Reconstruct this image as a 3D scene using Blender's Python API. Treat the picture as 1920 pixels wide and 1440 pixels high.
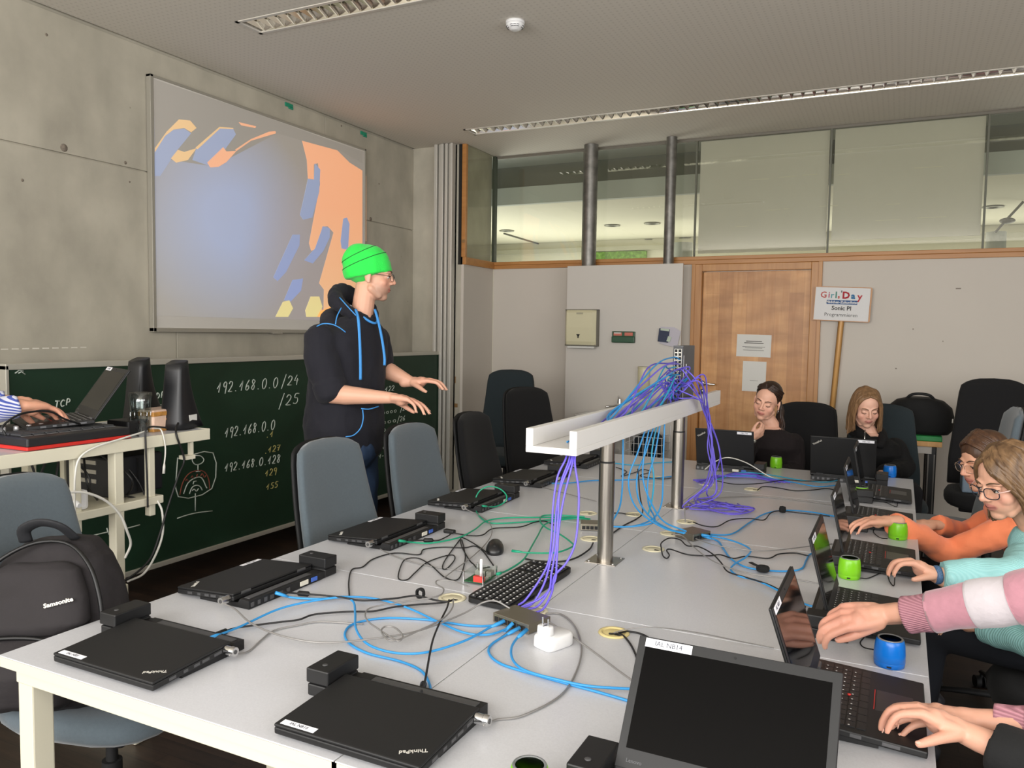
import bpy, bmesh, math, random
from mathutils import Vector as V, Matrix as MX, noise as mnoise
random.seed(7)
for o in list(bpy.data.objects): bpy.data.objects.remove(o)
SC = bpy.context.scene
COL = SC.collection
PI = math.pi
rad = math.radians

# ------------------------------------------------------------------ camera
CAMZ = 1.50
yaw, pitch, roll, FPX = rad(-26.134), rad(-3.756), rad(0.8837), 1482.9
_f = V((math.sin(yaw)*math.cos(pitch), math.cos(yaw)*math.cos(pitch), math.sin(pitch)))
_r0 = V((math.cos(yaw), -math.sin(yaw), 0)); _u0 = _r0.cross(_f)
_r = _r0*math.cos(roll) + _u0*math.sin(roll)
_u = -_r0*math.sin(roll) + _u0*math.cos(roll)
CAMP = V((0, 0, CAMZ))
cd = bpy.data.cameras.new('camera'); cam = bpy.data.objects.new('camera', cd); COL.objects.link(cam)
cd.sensor_width = 36; cd.lens = 36*FPX/1920; cd.clip_start = 0.05; cd.clip_end = 100
m = MX.Identity(4)
for i in range(3):
    m[i][0] = _r[i]; m[i][1] = _u[i]; m[i][2] = -_f[i]; m[i][3] = CAMP[i]
cam.matrix_world = m
SC.camera = cam

# ------------------------------------------------------------------ world, daylight, exposure
SC.view_settings.view_transform = 'Standard'; SC.view_settings.look = 'None'
SC.view_settings.exposure = 0.0; SC.view_settings.gamma = 1.0; SC.view_settings.use_curve_mapping = False
wd = bpy.data.worlds.new('overcast_sky'); SC.world = wd; wd.use_nodes = True
wd.node_tree.nodes['Background'].inputs[0].default_value = (0.80, 0.88, 1.0, 1)
wd.node_tree.nodes['Background'].inputs[1].default_value = 1.0
def area(name, loc, target, sx, sy, power, col=(1, 1, 1)):
    l = bpy.data.lights.new(name, 'AREA'); l.shape = 'RECTANGLE'; l.size = sx; l.size_y = sy; l.energy = power; l.color = col
    o = bpy.data.objects.new(name, l); COL.objects.link(o); o.location = loc
    o.rotation_euler = (V(target)-V(loc)).to_track_quat('-Z', 'Y').to_euler()
    return o
# overcast daylight through the window band behind the photographer and the one on the right-hand side
area('window_daylight', (-0.8, -2.15, 2.0), (-0.8, 4, 2.2), 6.2, 2.1, 330, (1.0, 0.965, 0.92))
area('side_window_daylight', (2.95, 0.6, 1.9), (-3, 1.5, 0.9), 4.4, 1.9, 95, (1.0, 0.97, 0.93))
# daylight of the hall behind the glazed wall, then an added fill
area('hall_daylight', (-1.5, 10.7, 1.6), (-1.5, 8.2, 3.0), 8, 1.2, 92, (1.0, 0.97, 0.88))

area('hall_soffit_fill', (-5.6, 9.0, 1.2), (-2.5, 7.6, 3.2), 2.0, 1.2, 60, (1.0, 0.98, 0.92))  # added fill lamp that brightens the upper hall soffit, no window stands here

# ------------------------------------------------------------------ pixel helpers: rays met with real surfaces of the place
TZ = 0.74
def ray(px, py): return _f + _r*((px-960)/FPX) - _u*((py-720)/FPX)
def T(px, py, z=TZ):
    d = ray(px, py); return CAMP + d*((z-CAMZ)/d.z)
def WX(px, py, x):
    d = ray(px, py); return CAMP + d*(x/d.x)
def WY(px, py, y):
    d = ray(px, py); return CAMP + d*(y/d.y)
def Q(px, py, dep): return CAMP + ray(px, py)*dep

# ------------------------------------------------------------------ materials
def lin(c): return c/12.92 if c <= 0.04045 else ((c+0.055)/1.055)**2.4
def hx(s):
    s = s.lstrip('#'); return tuple(lin(int(s[i:i+2], 16)/255) for i in (0, 2, 4)) + (1,)
MATS = {}
def mat(name, col, rough=0.5, metal=0.0, spec=0.5, var=None, bump=None, attr=False, trans=0, coat=0, emit=0, stretch=None, sheen=0):
    """col: hex.  var=(scale, amount): mottling.  bump=(scale, strength)."""
    if name in MATS: return MATS[name]
    mt = bpy.data.materials.new(name); mt.use_nodes = True; nt = mt.node_tree
    b = nt.nodes['Principled BSDF']; c = hx(col)
    b.inputs['Base Color'].default_value = c
    b.inputs['Roughness'].default_value = rough; b.inputs['Metallic'].default_value = metal
    b.inputs['Specular IOR Level'].default_value = spec
    if coat: b.inputs['Coat Weight'].default_value = coat
    if sheen: b.inputs['Sheen Weight'].default_value = sheen
    if emit:
        b.inputs['Emission Color'].default_value = c; b.inputs['Emission Strength'].default_value = emit
    L = nt.links.new
    tc = None
    def coords():
        nonlocal tc
        if tc is None:
            t = nt.nodes.new('ShaderNodeTexCoord'); tc = t.outputs['Object']
            if stretch:
                mp = nt.nodes.new('ShaderNodeMapping'); mp.inputs['Scale'].default_value = stretch
                L(tc, mp.inputs[0]); tc = mp.outputs[0]
        return tc
    src = None
    if attr:
        a = nt.nodes.new('ShaderNodeAttribute'); a.attribute_name = 'tint'; src = a.outputs['Color']
    if var:
        n = nt.nodes.new('ShaderNodeTexNoise'); n.inputs['Scale'].default_value = var[0]; n.inputs['Detail'].default_value = 6
        L(coords(), n.inputs['Vector'])
        mr = nt.nodes.new('ShaderNodeMapRange'); mr.inputs[1].default_value = 0.25; mr.inputs[2].default_value = 0.75
        mr.inputs[3].default_value = 1-var[1]; mr.inputs[4].default_value = 1+var[1]
        L(n.outputs[0], mr.inputs[0])
        mx = nt.nodes.new('ShaderNodeVectorMath'); mx.operation = 'SCALE'
        if src: L(src, mx.inputs[0])
        else: mx.inputs[0].default_value = c[:3]
        L(mr.outputs[0], mx.inputs['Scale']); src = mx.outputs[0]
    if src: L(src, b.inputs['Base Color'])
    if bump:
        n = nt.nodes.new('ShaderNodeTexNoise'); n.inputs['Scale'].default_value = bump[0]; n.inputs['Detail'].default_value = 4
        L(coords(), n.inputs['Vector'])
        bp = nt.nodes.new('ShaderNodeBump'); bp.inputs['Strength'].default_value = bump[1]; bp.inputs['Distance'].default_value = 0.01
        L(n.outputs[0], bp.inputs['Height']); L(bp.outputs[0], b.inputs['Normal'])
    MATS[name] = mt; return mt
def glass_mat(name, tint, refl=0.12, rough=0.0):
    mt = bpy.data.materials.new(name); mt.use_nodes = True; nt = mt.node_tree
    for n in list(nt.nodes): nt.nodes.remove(n)
    o = nt.nodes.new('ShaderNodeOutputMaterial'); t = nt.nodes.new('ShaderNodeBsdfTransparent'); g = nt.nodes.new('ShaderNodeBsdfGlossy')
    mx = nt.nodes.new('ShaderNodeMixShader')
    mx.inputs[0].default_value = refl
    t.inputs[0].default_value = hx(tint); g.inputs[1].default_value = rough; g.inputs[0].default_value = (1, 1, 1, 1)
    nt.links.new(t.outputs[0], mx.inputs[1]); nt.links.new(g.outputs[0], mx.inputs[2]); nt.links.new(mx.outputs[0], o.inputs[0])
    MATS[name] = mt; return mt

# ------------------------------------------------------------------ mesh builder
def frame(z, hint=V((0, 0, 1))):
    z = V(z).normalized()
    if abs(z.dot(hint)) > 0.98: hint = V((1, 0, 0))
    x = hint.cross(z).normalized(); y = z.cross(x); return x, y, z
def mtx(o, x, y, z):
    m = MX.Identity(4)
    for i in range(3): m[i][0] = x[i]; m[i][1] = y[i]; m[i][2] = z[i]; m[i][3] = o[i]
    return m
def TR(x=0, y=0, z=0): return MX.Translation((x, y, z))
def RX(a): return MX.Rotation(a, 4, 'X')
def RY(a): return MX.Rotation(a, 4, 'Y')
def RZ(a): return MX.Rotation(a, 4, 'Z')
def cat_rom(p, n=6):
    """smooth dense path through points"""
    p = [V(q) for q in p]
    if len(p) < 3: return p
    out = []
    for i in range(len(p)-1):
        a = p[i-1] if i else p[0]*2-p[1]; b = p[i]; c = p[i+1]; d = p[i+2] if i+2 < len(p) else p[-1]*2-p[-2]
        for k in range(n):
            t = k/n
            out.append(0.5*((2*b)+(c-a)*t+(2*a-5*b+4*c-d)*t*t+(3*b-a-3*c+d)*t**3))
    out.append(p[-1]); return out
_boxcache = {}
def boxgeo(size, bev, seg):
    k = (tuple(round(s, 5) for s in size), bev, seg)
    if k in _boxcache: return _boxcache[k]
    bm = bmesh.new(); bmesh.ops.create_cube(bm, size=1.0)
    for v in bm.verts: v.co = V((v.co.x*size[0], v.co.y*size[1], v.co.z*size[2]))
    if bev: bmesh.ops.bevel(bm, geom=list(bm.edges), offset=min(bev, 0.49*min(size)), segments=seg, profile=0.5, affect='EDGES')
    bm.verts.index_update(); bm.verts.ensure_lookup_table()
    r = ([v.co.copy() for v in bm.verts], [[v.index for v in f.verts] for f in bm.faces]); bm.free()
    _boxcache[k] = r; return r
BAKE = bpy.data.scenes.new('bake')
def baked(o):
    BAKE.collection.objects.link(o); vl = BAKE.view_layers[0]; vl.update()
    me = bpy.data.meshes.new_from_object(o.evaluated_get(vl.depsgraph)); BAKE.collection.objects.unlink(o); return me
class MB:
    def __init__(s): s.v = []; s.f = []; s.sm = []; s.mi = []
    def add(s, vs, fs, smooth=False, mi=0, M=None):
        o = len(s.v)
        s.v += [(M @ V(q)) if M is not None else V(q) for q in vs]
        s.f += [[i+o for i in f] for f in fs]; s.sm += [smooth]*len(fs); s.mi += [mi]*len(fs); return s
    def box(s, c, size, bev=0, M=None, mi=0, seg=2, smooth=False):
        vs, fs = boxgeo(size, bev, seg); m = TR(*c)
        if M is not None: m = M @ m
        return s.add(vs, fs, smooth, mi, m)
    def bx(s, x0, x1, y0, y1, z0, z1, bev=0, M=None, mi=0):
        return s.box(((x0+x1)/2, (y0+y1)/2, (z0+z1)/2), (abs(x1-x0), abs(y1-y0), abs(z1-z0)), bev, M, mi)
    def lathe(s, prof, M=None, n=24, mi=0, smooth=True, caps=True):
        vs = []; fs = []
        for r, z in prof:
            for k in range(n):
                a = 2*PI*k/n; vs.append((r*math.cos(a), r*math.sin(a), z))
        for i in range(len(prof)-1):
            for k in range(n): fs.append([i*n+k, i*n+(k+1) % n, (i+1)*n+(k+1) % n, (i+1)*n+k])
        if caps:
            fs.append(list(range(n))[::-1]); fs.append([(len(prof)-1)*n+k for k in range(n)])
        return s.add(vs, fs, smooth, mi, M)
    def cyl(s, p0, p1, r0, r1=None, n=16, mi=0, M=None, smooth=True):
        p0, p1 = V(p0), V(p1); r1 = r0 if r1 is None else r1
        x, y, z = frame(p1-p0); m = mtx(p0, x, y, z)
        if M is not None: m = M @ m
        L = (p1-p0).length
        vs = []; 
        for r, zz in ((r0, 0), (r1, L)):
            for k in range(n): vs.append((r*math.cos(2*PI*k/n), r*math.sin(2*PI*k/n), zz))
        s.add(vs, [[k, (k+1) % n, n+(k+1) % n, n+k] for k in range(n)], smooth, mi, m)
        s.add(vs[:n], [list(range(n))[::-1]], False, mi, m); return s.add(vs[n:], [list(range(n))], False, mi, m)
    def tube(s, pts, r, n=8, mi=0, M=None, round_ends=False, flat=1.0, hint=V((0, 0, 1))):
        pts = [V(p) for p in pts]
        rs = list(r) if isinstance(r, (list, tuple)) else [r]*len(pts)
        if round_ends:
            a = (pts[0]-pts[1]).normalized(); b = (pts[-1]-pts[-2]).normalized()
            pre = [(pts[0]+a*rs[0]*math.sin(t), rs[0]*max(math.cos(t), .02)) for t in (PI/2, PI/3, PI/6)]
            post = [(pts[-1]+b*rs[-1]*math.sin(t), rs[-1]*max(math.cos(t), .02)) for t in (PI/6, PI/3, PI/2)]
            pts = [p for p, _ in pre]+pts+[p for p, _ in post]; rs = [q for _, q in pre]+rs+[q for _, q in post]
        tans = []
        for i in range(len(pts)):
            t = pts[min(i+1, len(pts)-1)]-pts[max(i-1, 0)]
            tans.append(t.normalized() if t.length > 1e-9 else (tans[-1] if tans else V((0, 0, 1))))
        x, y, z = frame(tans[0], hint); vs = []; fs = []
        for i, p in enumerate(pts):
            if i:
                q = tans[i-1].rotation_difference(tans[i]); x = q @ x; y = q @ y
            for k in range(n):
                a = 2*PI*k/n; vs.append(p + x*(rs[i]*math.cos(a)) + y*(rs[i]*flat*math.sin(a)))
        for i in range(len(pts)-1):
            for k in range(n): fs.append([i*n+k, i*n+(k+1) % n, (i+1)*n+(k+1) % n, (i+1)*n+k])
        fs.append(list(range(n))[::-1]); fs.append([(len(pts)-1)*n+k for k in range(n)])
        return s.add(vs, fs, True, mi, M)
    def limb(s, pr, n=12, M=None, sub=3):
        """rounded, tapering limb through [(point, radius), ...]"""
        ps = cat_rom([V(p) for p, _ in pr], sub) if len(pr) > 2 else [V(pr[0][0]).lerp(V(pr[1][0]), t/sub) for t in range(sub+1)]
        rs = []
        for i in range(len(pr)-1):
            for k in range(sub): rs.append(pr[i][1]+(pr[i+1][1]-pr[i][1])*k/sub)
        rs.append(pr[-1][1])
        return s.tube(ps, rs, n, 0, M, round_ends=True)
    def ell(s, c, r, M=None, R=None, n=16, m=10, mi=0):
        vs = [(0, 0, -1)]; fs = []
        for i in range(1, m):
            t = PI*i/m-PI/2
            for k in range(n): vs.append((math.cos(t)*math.cos(2*PI*k/n), math.cos(t)*math.sin(2*PI*k/n), math.sin(t)))
        vs.append((0, 0, 1)); top = len(vs)-1
        for k in range(n):
            fs.append([0, 1+(k+1) % n, 1+k]); fs.append([top, top-n+k, top-n+(k+1) % n])
        for i in range(m-2):
            for k in range(n): fs.append([1+i*n+k, 1+i*n+(k+1) % n, 1+(i+1)*n+(k+1) % n, 1+(i+1)*n+k])
        mm = TR(*c)
        if R is not None: mm = mm @ R
        mm = mm @ MX.Diagonal((r[0], r[1], r[2], 1))
        if M is not None: mm = M @ mm
        return s.add(vs, fs, True, mi, mm)
    def prism(s, poly, z0, z1, M=None, mi=0, smooth=False):
        n = len(poly); vs = [(p[0], p[1], z0) for p in poly]+[(p[0], p[1], z1) for p in poly]
        fs = [list(range(n))[::-1], list(range(n, 2*n))]+[[k, (k+1) % n, n+(k+1) % n, n+k] for k in range(n)]
        return s.add(vs, fs, smooth, mi, M)
    def loft(s, rings, mi=0, M=None, cap=True, smooth=True, closed=True):
        n = len(rings[0]); vs = [p for r in rings for p in r]; fs = []
        kk = n if closed else n-1
        for i in range(len(rings)-1):
            for k in range(kk): fs.append([i*n+k, i*n+(k+1) % n, (i+1)*n+(k+1) % n, (i+1)*n+k])
        if cap: fs.append(list(range(n))[::-1]); fs.append([(len(rings)-1)*n+k for k in range(n)])
        return s.add(vs, fs, smooth, mi, M)
    def text(s, body, size, M, depth=0.0004, align='CENTER', mi=0, bold=0.0, shear=0):
        cu = bpy.data.curves.new('lettering', 'FONT'); cu.body = body; cu.size = size; cu.align_x = align; cu.align_y = 'CENTER'
        cu.extrude = depth; cu.resolution_u = 2; cu.offset = bold; cu.shear = shear
        o = bpy.data.objects.new('lettering', cu); me = baked(o)
        s.add([v.co.copy() for v in me.vertices], [list(p.vertices) for p in me.polygons], False, mi, M)
        bpy.data.objects.remove(o); bpy.data.curves.remove(cu); bpy.data.meshes.remove(me); return s
    def mesh(s, name):
        me = bpy.data.meshes.new(name); me.from_pydata([tuple(v) for v in s.v], [], s.f)
        me.polygons.foreach_set('use_smooth', s.sm); me.polygons.foreach_set('material_index', s.mi); me.update(); return me
    def build(s, name, mats, parent=None, M=None):
        me = s.mesh(name)
        for q in (mats if isinstance(mats, (list, tuple)) else [mats]): me.materials.append(q)
        bm = bmesh.new(); bm.from_mesh(me); bmesh.ops.recalc_face_normals(bm, faces=bm.faces); bm.to_mesh(me); bm.free()
        o = bpy.data.objects.new(name, me); COL.objects.link(o)
        if parent: o.parent = parent
        if M is not None: o.matrix_local = M
        return o
    def skin(s, name, material, parent=None, voxel=0.004, smooth=3, tint=None, warp=None):
        """one continuous surface grown round all the added volumes"""
        me = s.mesh('tmp'); o = bpy.data.objects.new('tmp', me)
        r = o.modifiers.new('r', 'REMESH'); r.mode = 'VOXEL'; r.voxel_size = voxel; r.use_smooth_shade = True
        if smooth:
            k = o.modifiers.new('s', 'SMOOTH'); k.factor = 0.5; k.iterations = smooth
        me2 = baked(o)
        bpy.data.objects.remove(o); bpy.data.meshes.remove(me)
        me2.name = name; me2.materials.clear(); me2.materials.append(material)
        me2.polygons.foreach_set('use_smooth', [True]*len(me2.polygons))
        if warp:
            new = [warp(v.co.copy(), n) for v, n in zip(me2.vertices, [v.normal.copy() for v in me2.vertices])]
            me2.vertices.foreach_set('co', [c for q in new for c in q])
            me2.update()
        if tint:
            ca = me2.color_attributes.new('tint', 'FLOAT_COLOR', 'POINT')
            for i, v in enumerate(me2.vertices): ca.data[i].color = tint(v.co)
        o = bpy.data.objects.new(name, me2); COL.objects.link(o)
        if parent: o.parent = parent
        return o
def tag(o, label, cat, group=None, kind=None):
    o['label'] = label; o['category'] = cat
    if group: o['group'] = group
    if kind: o['kind'] = kind
    return o
def thing(name, label, cat, loc=(0, 0, 0), rz=0, group=None):
    o = bpy.data.objects.new(name, None); COL.objects.link(o); o.empty_display_size = 0.1
    o.location = loc; o.rotation_euler = (0, 0, rz); return tag(o, label, cat, group)
def structure(o): o['kind'] = 'structure'; return o
def dup(root, loc, rz, label, group=None):
    r = root.copy(); COL.objects.link(r); r.location = loc; r.rotation_euler = (0, 0, rz); r['label'] = label
    if group: r['group'] = group
    for ch in list(root.children):
        c = ch.copy(); COL.objects.link(c); c.parent = r; c.matrix_local = ch.matrix_local.copy()
        for g in list(ch.children):
            d = g.copy(); COL.objects.link(d); d.parent = c; d.matrix_local = g.matrix_local.copy()
    return r

# ================================================================== THE ROOM
XL, YB, CZ = -4.16, 6.90, 3.19        # concrete wall, glazed wall, ceiling
XR, YF = 3.10, -2.30
YP, XP = 6.32, -3.605                 # concrete pier in the corner
def tree_mat(name, rough=0.5):
    mt = bpy.data.materials.new(name); mt.use_nodes = True; MATS[name] = mt
    nt = mt.node_tree; b = nt.nodes['Principled BSDF']; b.inputs['Roughness'].default_value = rough
    tc = nt.nodes.new('ShaderNodeTexCoord'); return mt, nt, b, tc.outputs['Object']
def nd(nt, typ, **kw):
    n = nt.nodes.new(typ)
    for k, v in kw.items():
        if k.startswith('i_'): n.inputs[k[2:].replace('_', ' ')].default_value = v
        else: setattr(n, k, v)
    return n
def ramp(nt, fac, stops):
    r = nt.nodes.new('ShaderNodeValToRGB'); e = r.color_ramp.elements
    while len(e) < len(stops): e.new(0.5)
    for q, (p, c) in zip(e, stops): q.position = p; q.color = hx(c)
    nt.links.new(fac, r.inputs[0]); return r.outputs[0]
def mapping(nt, vec, scale=(1, 1, 1), rot=(0, 0, 0), loc=(0, 0, 0)):
    m = nt.nodes.new('ShaderNodeMapping'); m.inputs['Scale'].default_value = scale; m.inputs['Rotation'].default_value = rot; m.inputs['Location'].default_value = loc
    nt.links.new(vec, m.inputs[0]); return m.outputs[0]
def mix(nt, a, b, fac, mode='MIX'):
    m = nt.nodes.new('ShaderNodeMix'); m.data_type = 'RGBA'; m.blend_type = mode
    if isinstance(fac, float): m.inputs[0].default_value = fac
    else: nt.links.new(fac, m.inputs[0])
    for s, i in ((a, 6), (b, 7)):
        if isinstance(s, str): m.inputs[i].default_value = hx(s)
        else: nt.links.new(s, m.inputs[i])
    return m.outputs[2]
# cast concrete: cloudy grey, blotches, small pores
mt, nt, b, oc = tree_mat('concrete', 0.75)
n1 = nd(nt, 'ShaderNodeTexNoise', i_Scale=0.9, i_Detail=8.0, i_Roughness=0.62); nt.links.new(oc, n1.inputs['Vector'])
n2 = nd(nt, 'ShaderNodeTexNoise', i_Scale=5.0, i_Detail=8.0); nt.links.new(mapping(nt, oc, (1, 1, .6)), n2.inputs['Vector'])
vo = nd(nt, 'ShaderNodeTexVoronoi', i_Scale=3.3); nt.links.new(oc, vo.inputs['Vector'])
c1 = ramp(nt, n1.outputs[0], [(.30, '#ada798'), (.5, '#bcb6a6'), (.72, '#c9c3b3')])
c2 = ramp(nt, n2.outputs[0], [(.3, '#e6e6e6'), (.7, '#ffffff')])
c3 = ramp(nt, vo.outputs['Distance'], [(.018, '#a8a296'), (.03, '#ffffff')])
cc = mix(nt, c1, c2, 1.0, 'MULTIPLY'); nt.links.new(mix(nt, cc, c3, 1.0, 'MULTIPLY'), b.inputs['Base Color'])
bp = nd(nt, 'ShaderNodeBump', i_Strength=0.15, i_Distance=0.01); nt.links.new(n2.outputs[0], bp.inputs['Height']); nt.links.new(bp.outputs[0], b.inputs['Normal'])
CONC = mt
# perforated ceiling board
mt, nt, b, oc = tree_mat('perforated_board', 0.8)
w1 = nd(nt, 'ShaderNodeTexWave', i_Scale=9.0); w2 = nd(nt, 'ShaderNodeTexWave', i_Scale=9.0); w2.bands_direction = 'Y'
nt.links.new(oc, w1.inputs['Vector']); nt.links.new(oc, w2.inputs['Vector'])
mu = nd(nt, 'ShaderNodeMath', operation='MULTIPLY'); nt.links.new(w1.outputs['Fac'], mu.inputs[0]); nt.links.new(w2.outputs['Fac'], mu.inputs[1])
nt.links.new(ramp(nt, mu.outputs[0], [(.55, '#d9d3c8'), (.85, '#ccc6bb')]), b.inputs['Base Color'])
CEIL = mt
# dark strip parquet
mt, nt, b, oc = tree_mat('dark_parquet', 0.45)
br = nd(nt, 'ShaderNodeTexBrick', i_Scale=1.0, i_Mortar_Size=0.0015, i_Brick_Width=0.5, i_Row_Height=0.07)
br.inputs['Color1'].default_value = hx('#3a2a20'); br.inputs['Color2'].default_value = hx('#291d17'); br.inputs['Mortar'].default_value = hx('#120d0a')
nt.links.new(oc, br.inputs['Vector'])
n1 = nd(nt, 'ShaderNodeTexNoise', i_Scale=6.0, i_Detail=6.0); nt.links.new(mapping(nt, oc, (1, 12, 1)), n1.inputs['Vector'])
nt.links.new(mix(nt, br.outputs['Color'], ramp(nt, n1.outputs[0], [(.3, '#b8b8b8'), (.7, '#ffffff')]), 1.0, 'MULTIPLY'), b.inputs['Base Color'])
PARQ = mt
# wood: strips of maple veneer / plain beech / pine
def wood(name, c1, c2, strip=0.0, axis='Z', rough=0.4):
    mt, nt, b, oc = tree_mat(name, rough)
    sc = {'Z': (14, 14, 1.2), 'X': (1.2, 14, 14), 'Y': (14, 1.2, 14)}[axis]
    n1 = nd(nt, 'ShaderNodeTexNoise', i_Scale=2.2, i_Detail=8.0, i_Distortion=0.6); nt.links.new(mapping(nt, oc, sc), n1.inputs['Vector'])
    col = ramp(nt, n1.outputs[0], [(.25, c1), (.75, c2)])
    if strip:
        br = nd(nt, 'ShaderNodeTexBrick', i_Scale=1.0, i_Mortar_Size=0.0004, i_Brick_Width=0.93, i_Row_Height=strip); br.offset = 0.37
        br.inputs['Color1'].default_value = hx('#ffffff'); br.inputs['Color2'].default_value = hx('#dccfbe'); br.inputs['Mortar'].default_value = hx('#a89478')
        sx = nd(nt, 'ShaderNodeSeparateXYZ'); cx = nd(nt, 'ShaderNodeCombineXYZ'); nt.links.new(oc, sx.inputs[0])
        nt.links.new(sx.outputs['Z'], cx.inputs['X']); nt.links.new(sx.outputs['X'], cx.inputs['Y'])   # veneer leaves stand upright
        nt.links.new(cx.outputs[0], br.inputs['Vector'])
        col = mix(nt, col, br.outputs['Color'], 1.0, 'MULTIPLY')
        n3 = nd(nt, 'ShaderNodeTexNoise', i_Scale=3.0, i_Detail=3.0); nt.links.new(mapping(nt, oc, (1, 1, 3)), n3.inputs['Vector'])
        col = mix(nt, col, ramp(nt, n3.outputs[0], [(.35, '#e0d8cc'), (.65, '#ffffff')]), 1.0, 'MULTIPLY')
    nt.links.new(col, b.inputs['Base Color']); return mt
WOOD_TRIM = wood('oak_trim', '#a56f38', '#b98348', axis='X')
WOOD_POST = wood('oak_post', '#a97440', '#bc884e', axis='Z')
WOOD_DOOR = wood('maple_veneer', '#c98f50', '#dca96f', strip=0.115)
WOOD_PINE = wood('pine', '#c79252', '#d9ab6c')
WHITE = mat('white_wall_paint', '#c9c2b8', 0.8, var=(1.3, 0.02))
WHITE_PANEL = mat('white_panel', '#c8c3bb', 0.45)
CREAM = mat('cream_steel', '#d6d1bc', 0.4)
ALU = mat('aluminium', '#b4b1a8', 0.35, metal=0.6)
STEEL = mat('brushed_steel', '#a9a39a', 0.28, metal=1.0, bump=(60, 0.05), stretch=(1, 1, .02))
CHROME = mat('chrome', '#d8d8d8', 0.12, metal=1.0)
GALV = mat('galvanised_steel', '#7f7d78', 0.42, metal=0.75, var=(14, 0.35))
BLACK = mat('black_plastic', '#0e0e0f', 0.5, var=(40, 0.06))
BLACKM = mat('black_matte', '#0e0e0f', 0.7)
DARKMET = mat('dark_grey_metal', '#4b4b4c', 0.45, metal=0.2)
WHITE_PL = mat('white_plastic', '#e3e3e3', 0.35)
GLASS = glass_mat('green_tinted_glass', '#f5f6f1', 0.05)
GLASS_CLEAR = glass_mat('clear_glass', '#f4f7f6', 0.06)

b_ = MB().bx(XL-.2, XR+.2, YF-.2, YB+4.4, -.12, 0); fl = structure(b_.build('floor', PARQ))
# ceiling with two troughs cut out for the light strips (built of panels round them)
TR1 = (-2.00, -0.55); TR2 = (-2.06, 2.6)      # x ranges, set below with their y ranges
b_ = MB()
def ceil_with_holes(holes):
    ys = sorted(set([YF-.2, YB+.04]+[h[2] for h in holes]+[h[3] for h in holes]))
    for y0, y1 in zip(ys, ys[1:]):
        cuts = sorted([(h[0], h[1]) for h in holes if h[2] <= y0+1e-6 and h[3] >= y1-1e-6])
        x = XL+.012
        for a, c in cuts:
            b_.bx(x, a, y0, y1, CZ, CZ+.10); x = c
        b_.bx(x, XR+.2, y0, y1, CZ, CZ+.10)
    b_.bx(XL-.2, XR+.2, YF-.2, YB+.04, CZ+.2, CZ+.25)
_a = T(455, 47, CZ); _b = T(878, 246, CZ); _c = T(1920, 128, CZ)
S1 = (_a.x+.01, _a.x+1.75, _a.y-.045, _a.y+.13); S2 = (_b.x, _b.x+5.2 if _b.x+5.2 < XR else XR-.1, _b.y-.055, _b.y+.12)
ceil_with_holes([S1, S2]); structure(b_.build('ceiling', CEIL))

# concrete wall: cast panels with open joints, board holes
b_ = MB(); ZJ = 2.437
for z0, z1, brk in ((0, ZJ-.004, (YF, .35, 3.6, 6.95)), (ZJ+.004, CZ-.014, (YF, 1.6, 5.055, 6.95))):
    for y0, y1 in zip(brk, brk[1:]): b_.bx(XL-.15, XL, y0+.002, y1-.002, z0, z1, .003)
b_.bx(XL-.2, XL-.012, YF-.2, YB+.2, 0, CZ+.2)
wl = structure(b_.build('wall_left', CONC))
h_ = MB()
for px, py, r in ((120, 277, .022), (235, 305, .010), (695, 411, .018), (640, 236, .008), (87, 65, .008), (42, 338, .008), (243, 341, .006)):
    p = WX(px, py, XL); h_.lathe([(r, 0), (r*.9, .0015), (r*.3, .003)], TR(p.x, p.y, p.z) @ RY(PI/2), 10)
o = h_.build('patched_hole', mat('patch_mortar', '#7c7266', 0.9, var=(90, .4)), wl)
for px, dz in ((541, 0), (681, 0)):
    p = WX(px, 189 if px == 541 else 233, XL); q = MB()
    q.box((p.x+.004, p.y, CZ-.035), (.008, .085, .03), .006).box((p.x+.004, p.y+.02, CZ-.05), (.008, .05, .02), .006)
    q.build('green_tape', mat('teal_tape', '#1f8f6e', 0.6), wl)['label'] = 'scrap of teal tape under the ceiling'
# pier at the corner and white return wall behind it

XG0 = WY(925, 500, YB).x
b_ = MB().bx(XL-.1, XG0-.03, YP, YB, 0, CZ); structure(b_.build('wall_pier', CONC))
q = MB()
for px, py, w, h, in ((852, 712, .03, .06), (855, 760, .035, .035), (869, 452, .03, .03)):
    p = WY(px, py, YP); q.box((p.x, YP-.003, p.z), (w, .006, h), .002)
o = q.build('socket_plate', mat('ochre_plate', '#8d6b3f', 0.6)); o.parent = bpy.data.objects['wall_pier']; o.matrix_parent_inverse = o.parent.matrix_world.inverted()
# glazed wall: white parapet with sill, door, glass above
XG0 = WY(925, 500, YB).x
zs = WY(925, 492, YB).z; zsb = WY(925, 505, YB).z        # sill top, sill bottom
DX0, DX1 = WY(1296, 600, YB).x, WY(1543, 500, YB).x
b_ = MB()
b_.bx(XG0-.029, XG0, YP, YB, 0, zsb)                     # return wall
b_.bx(XP, DX0, YB, YB+.14, 0, zsb); b_.bx(DX1, XR+.2, YB, YB+.14, 0, zsb)
structure(b_.build('wall_back', WHITE))
b_ = MB().bx(XG0+.004, XR, YB-.014, YB+.15, zsb, zsb+(zs-zsb)*.55, .003).bx(XG0+.004, XR, YB-.02, YB+.15, zsb+(zs-zsb)*.55, zs, .003)
b_.bx(XG0-.016, XG0+.02, YP+.0, YB, zsb, zs, .003).bx(XG0-.03, XG0+.012, YP, YP+.035, zs, CZ, .003)
structure(b_.build('trim_1', WOOD_TRIM))
DARKSL = mat('dark_slot', '#1a1814', 0.8)
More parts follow.
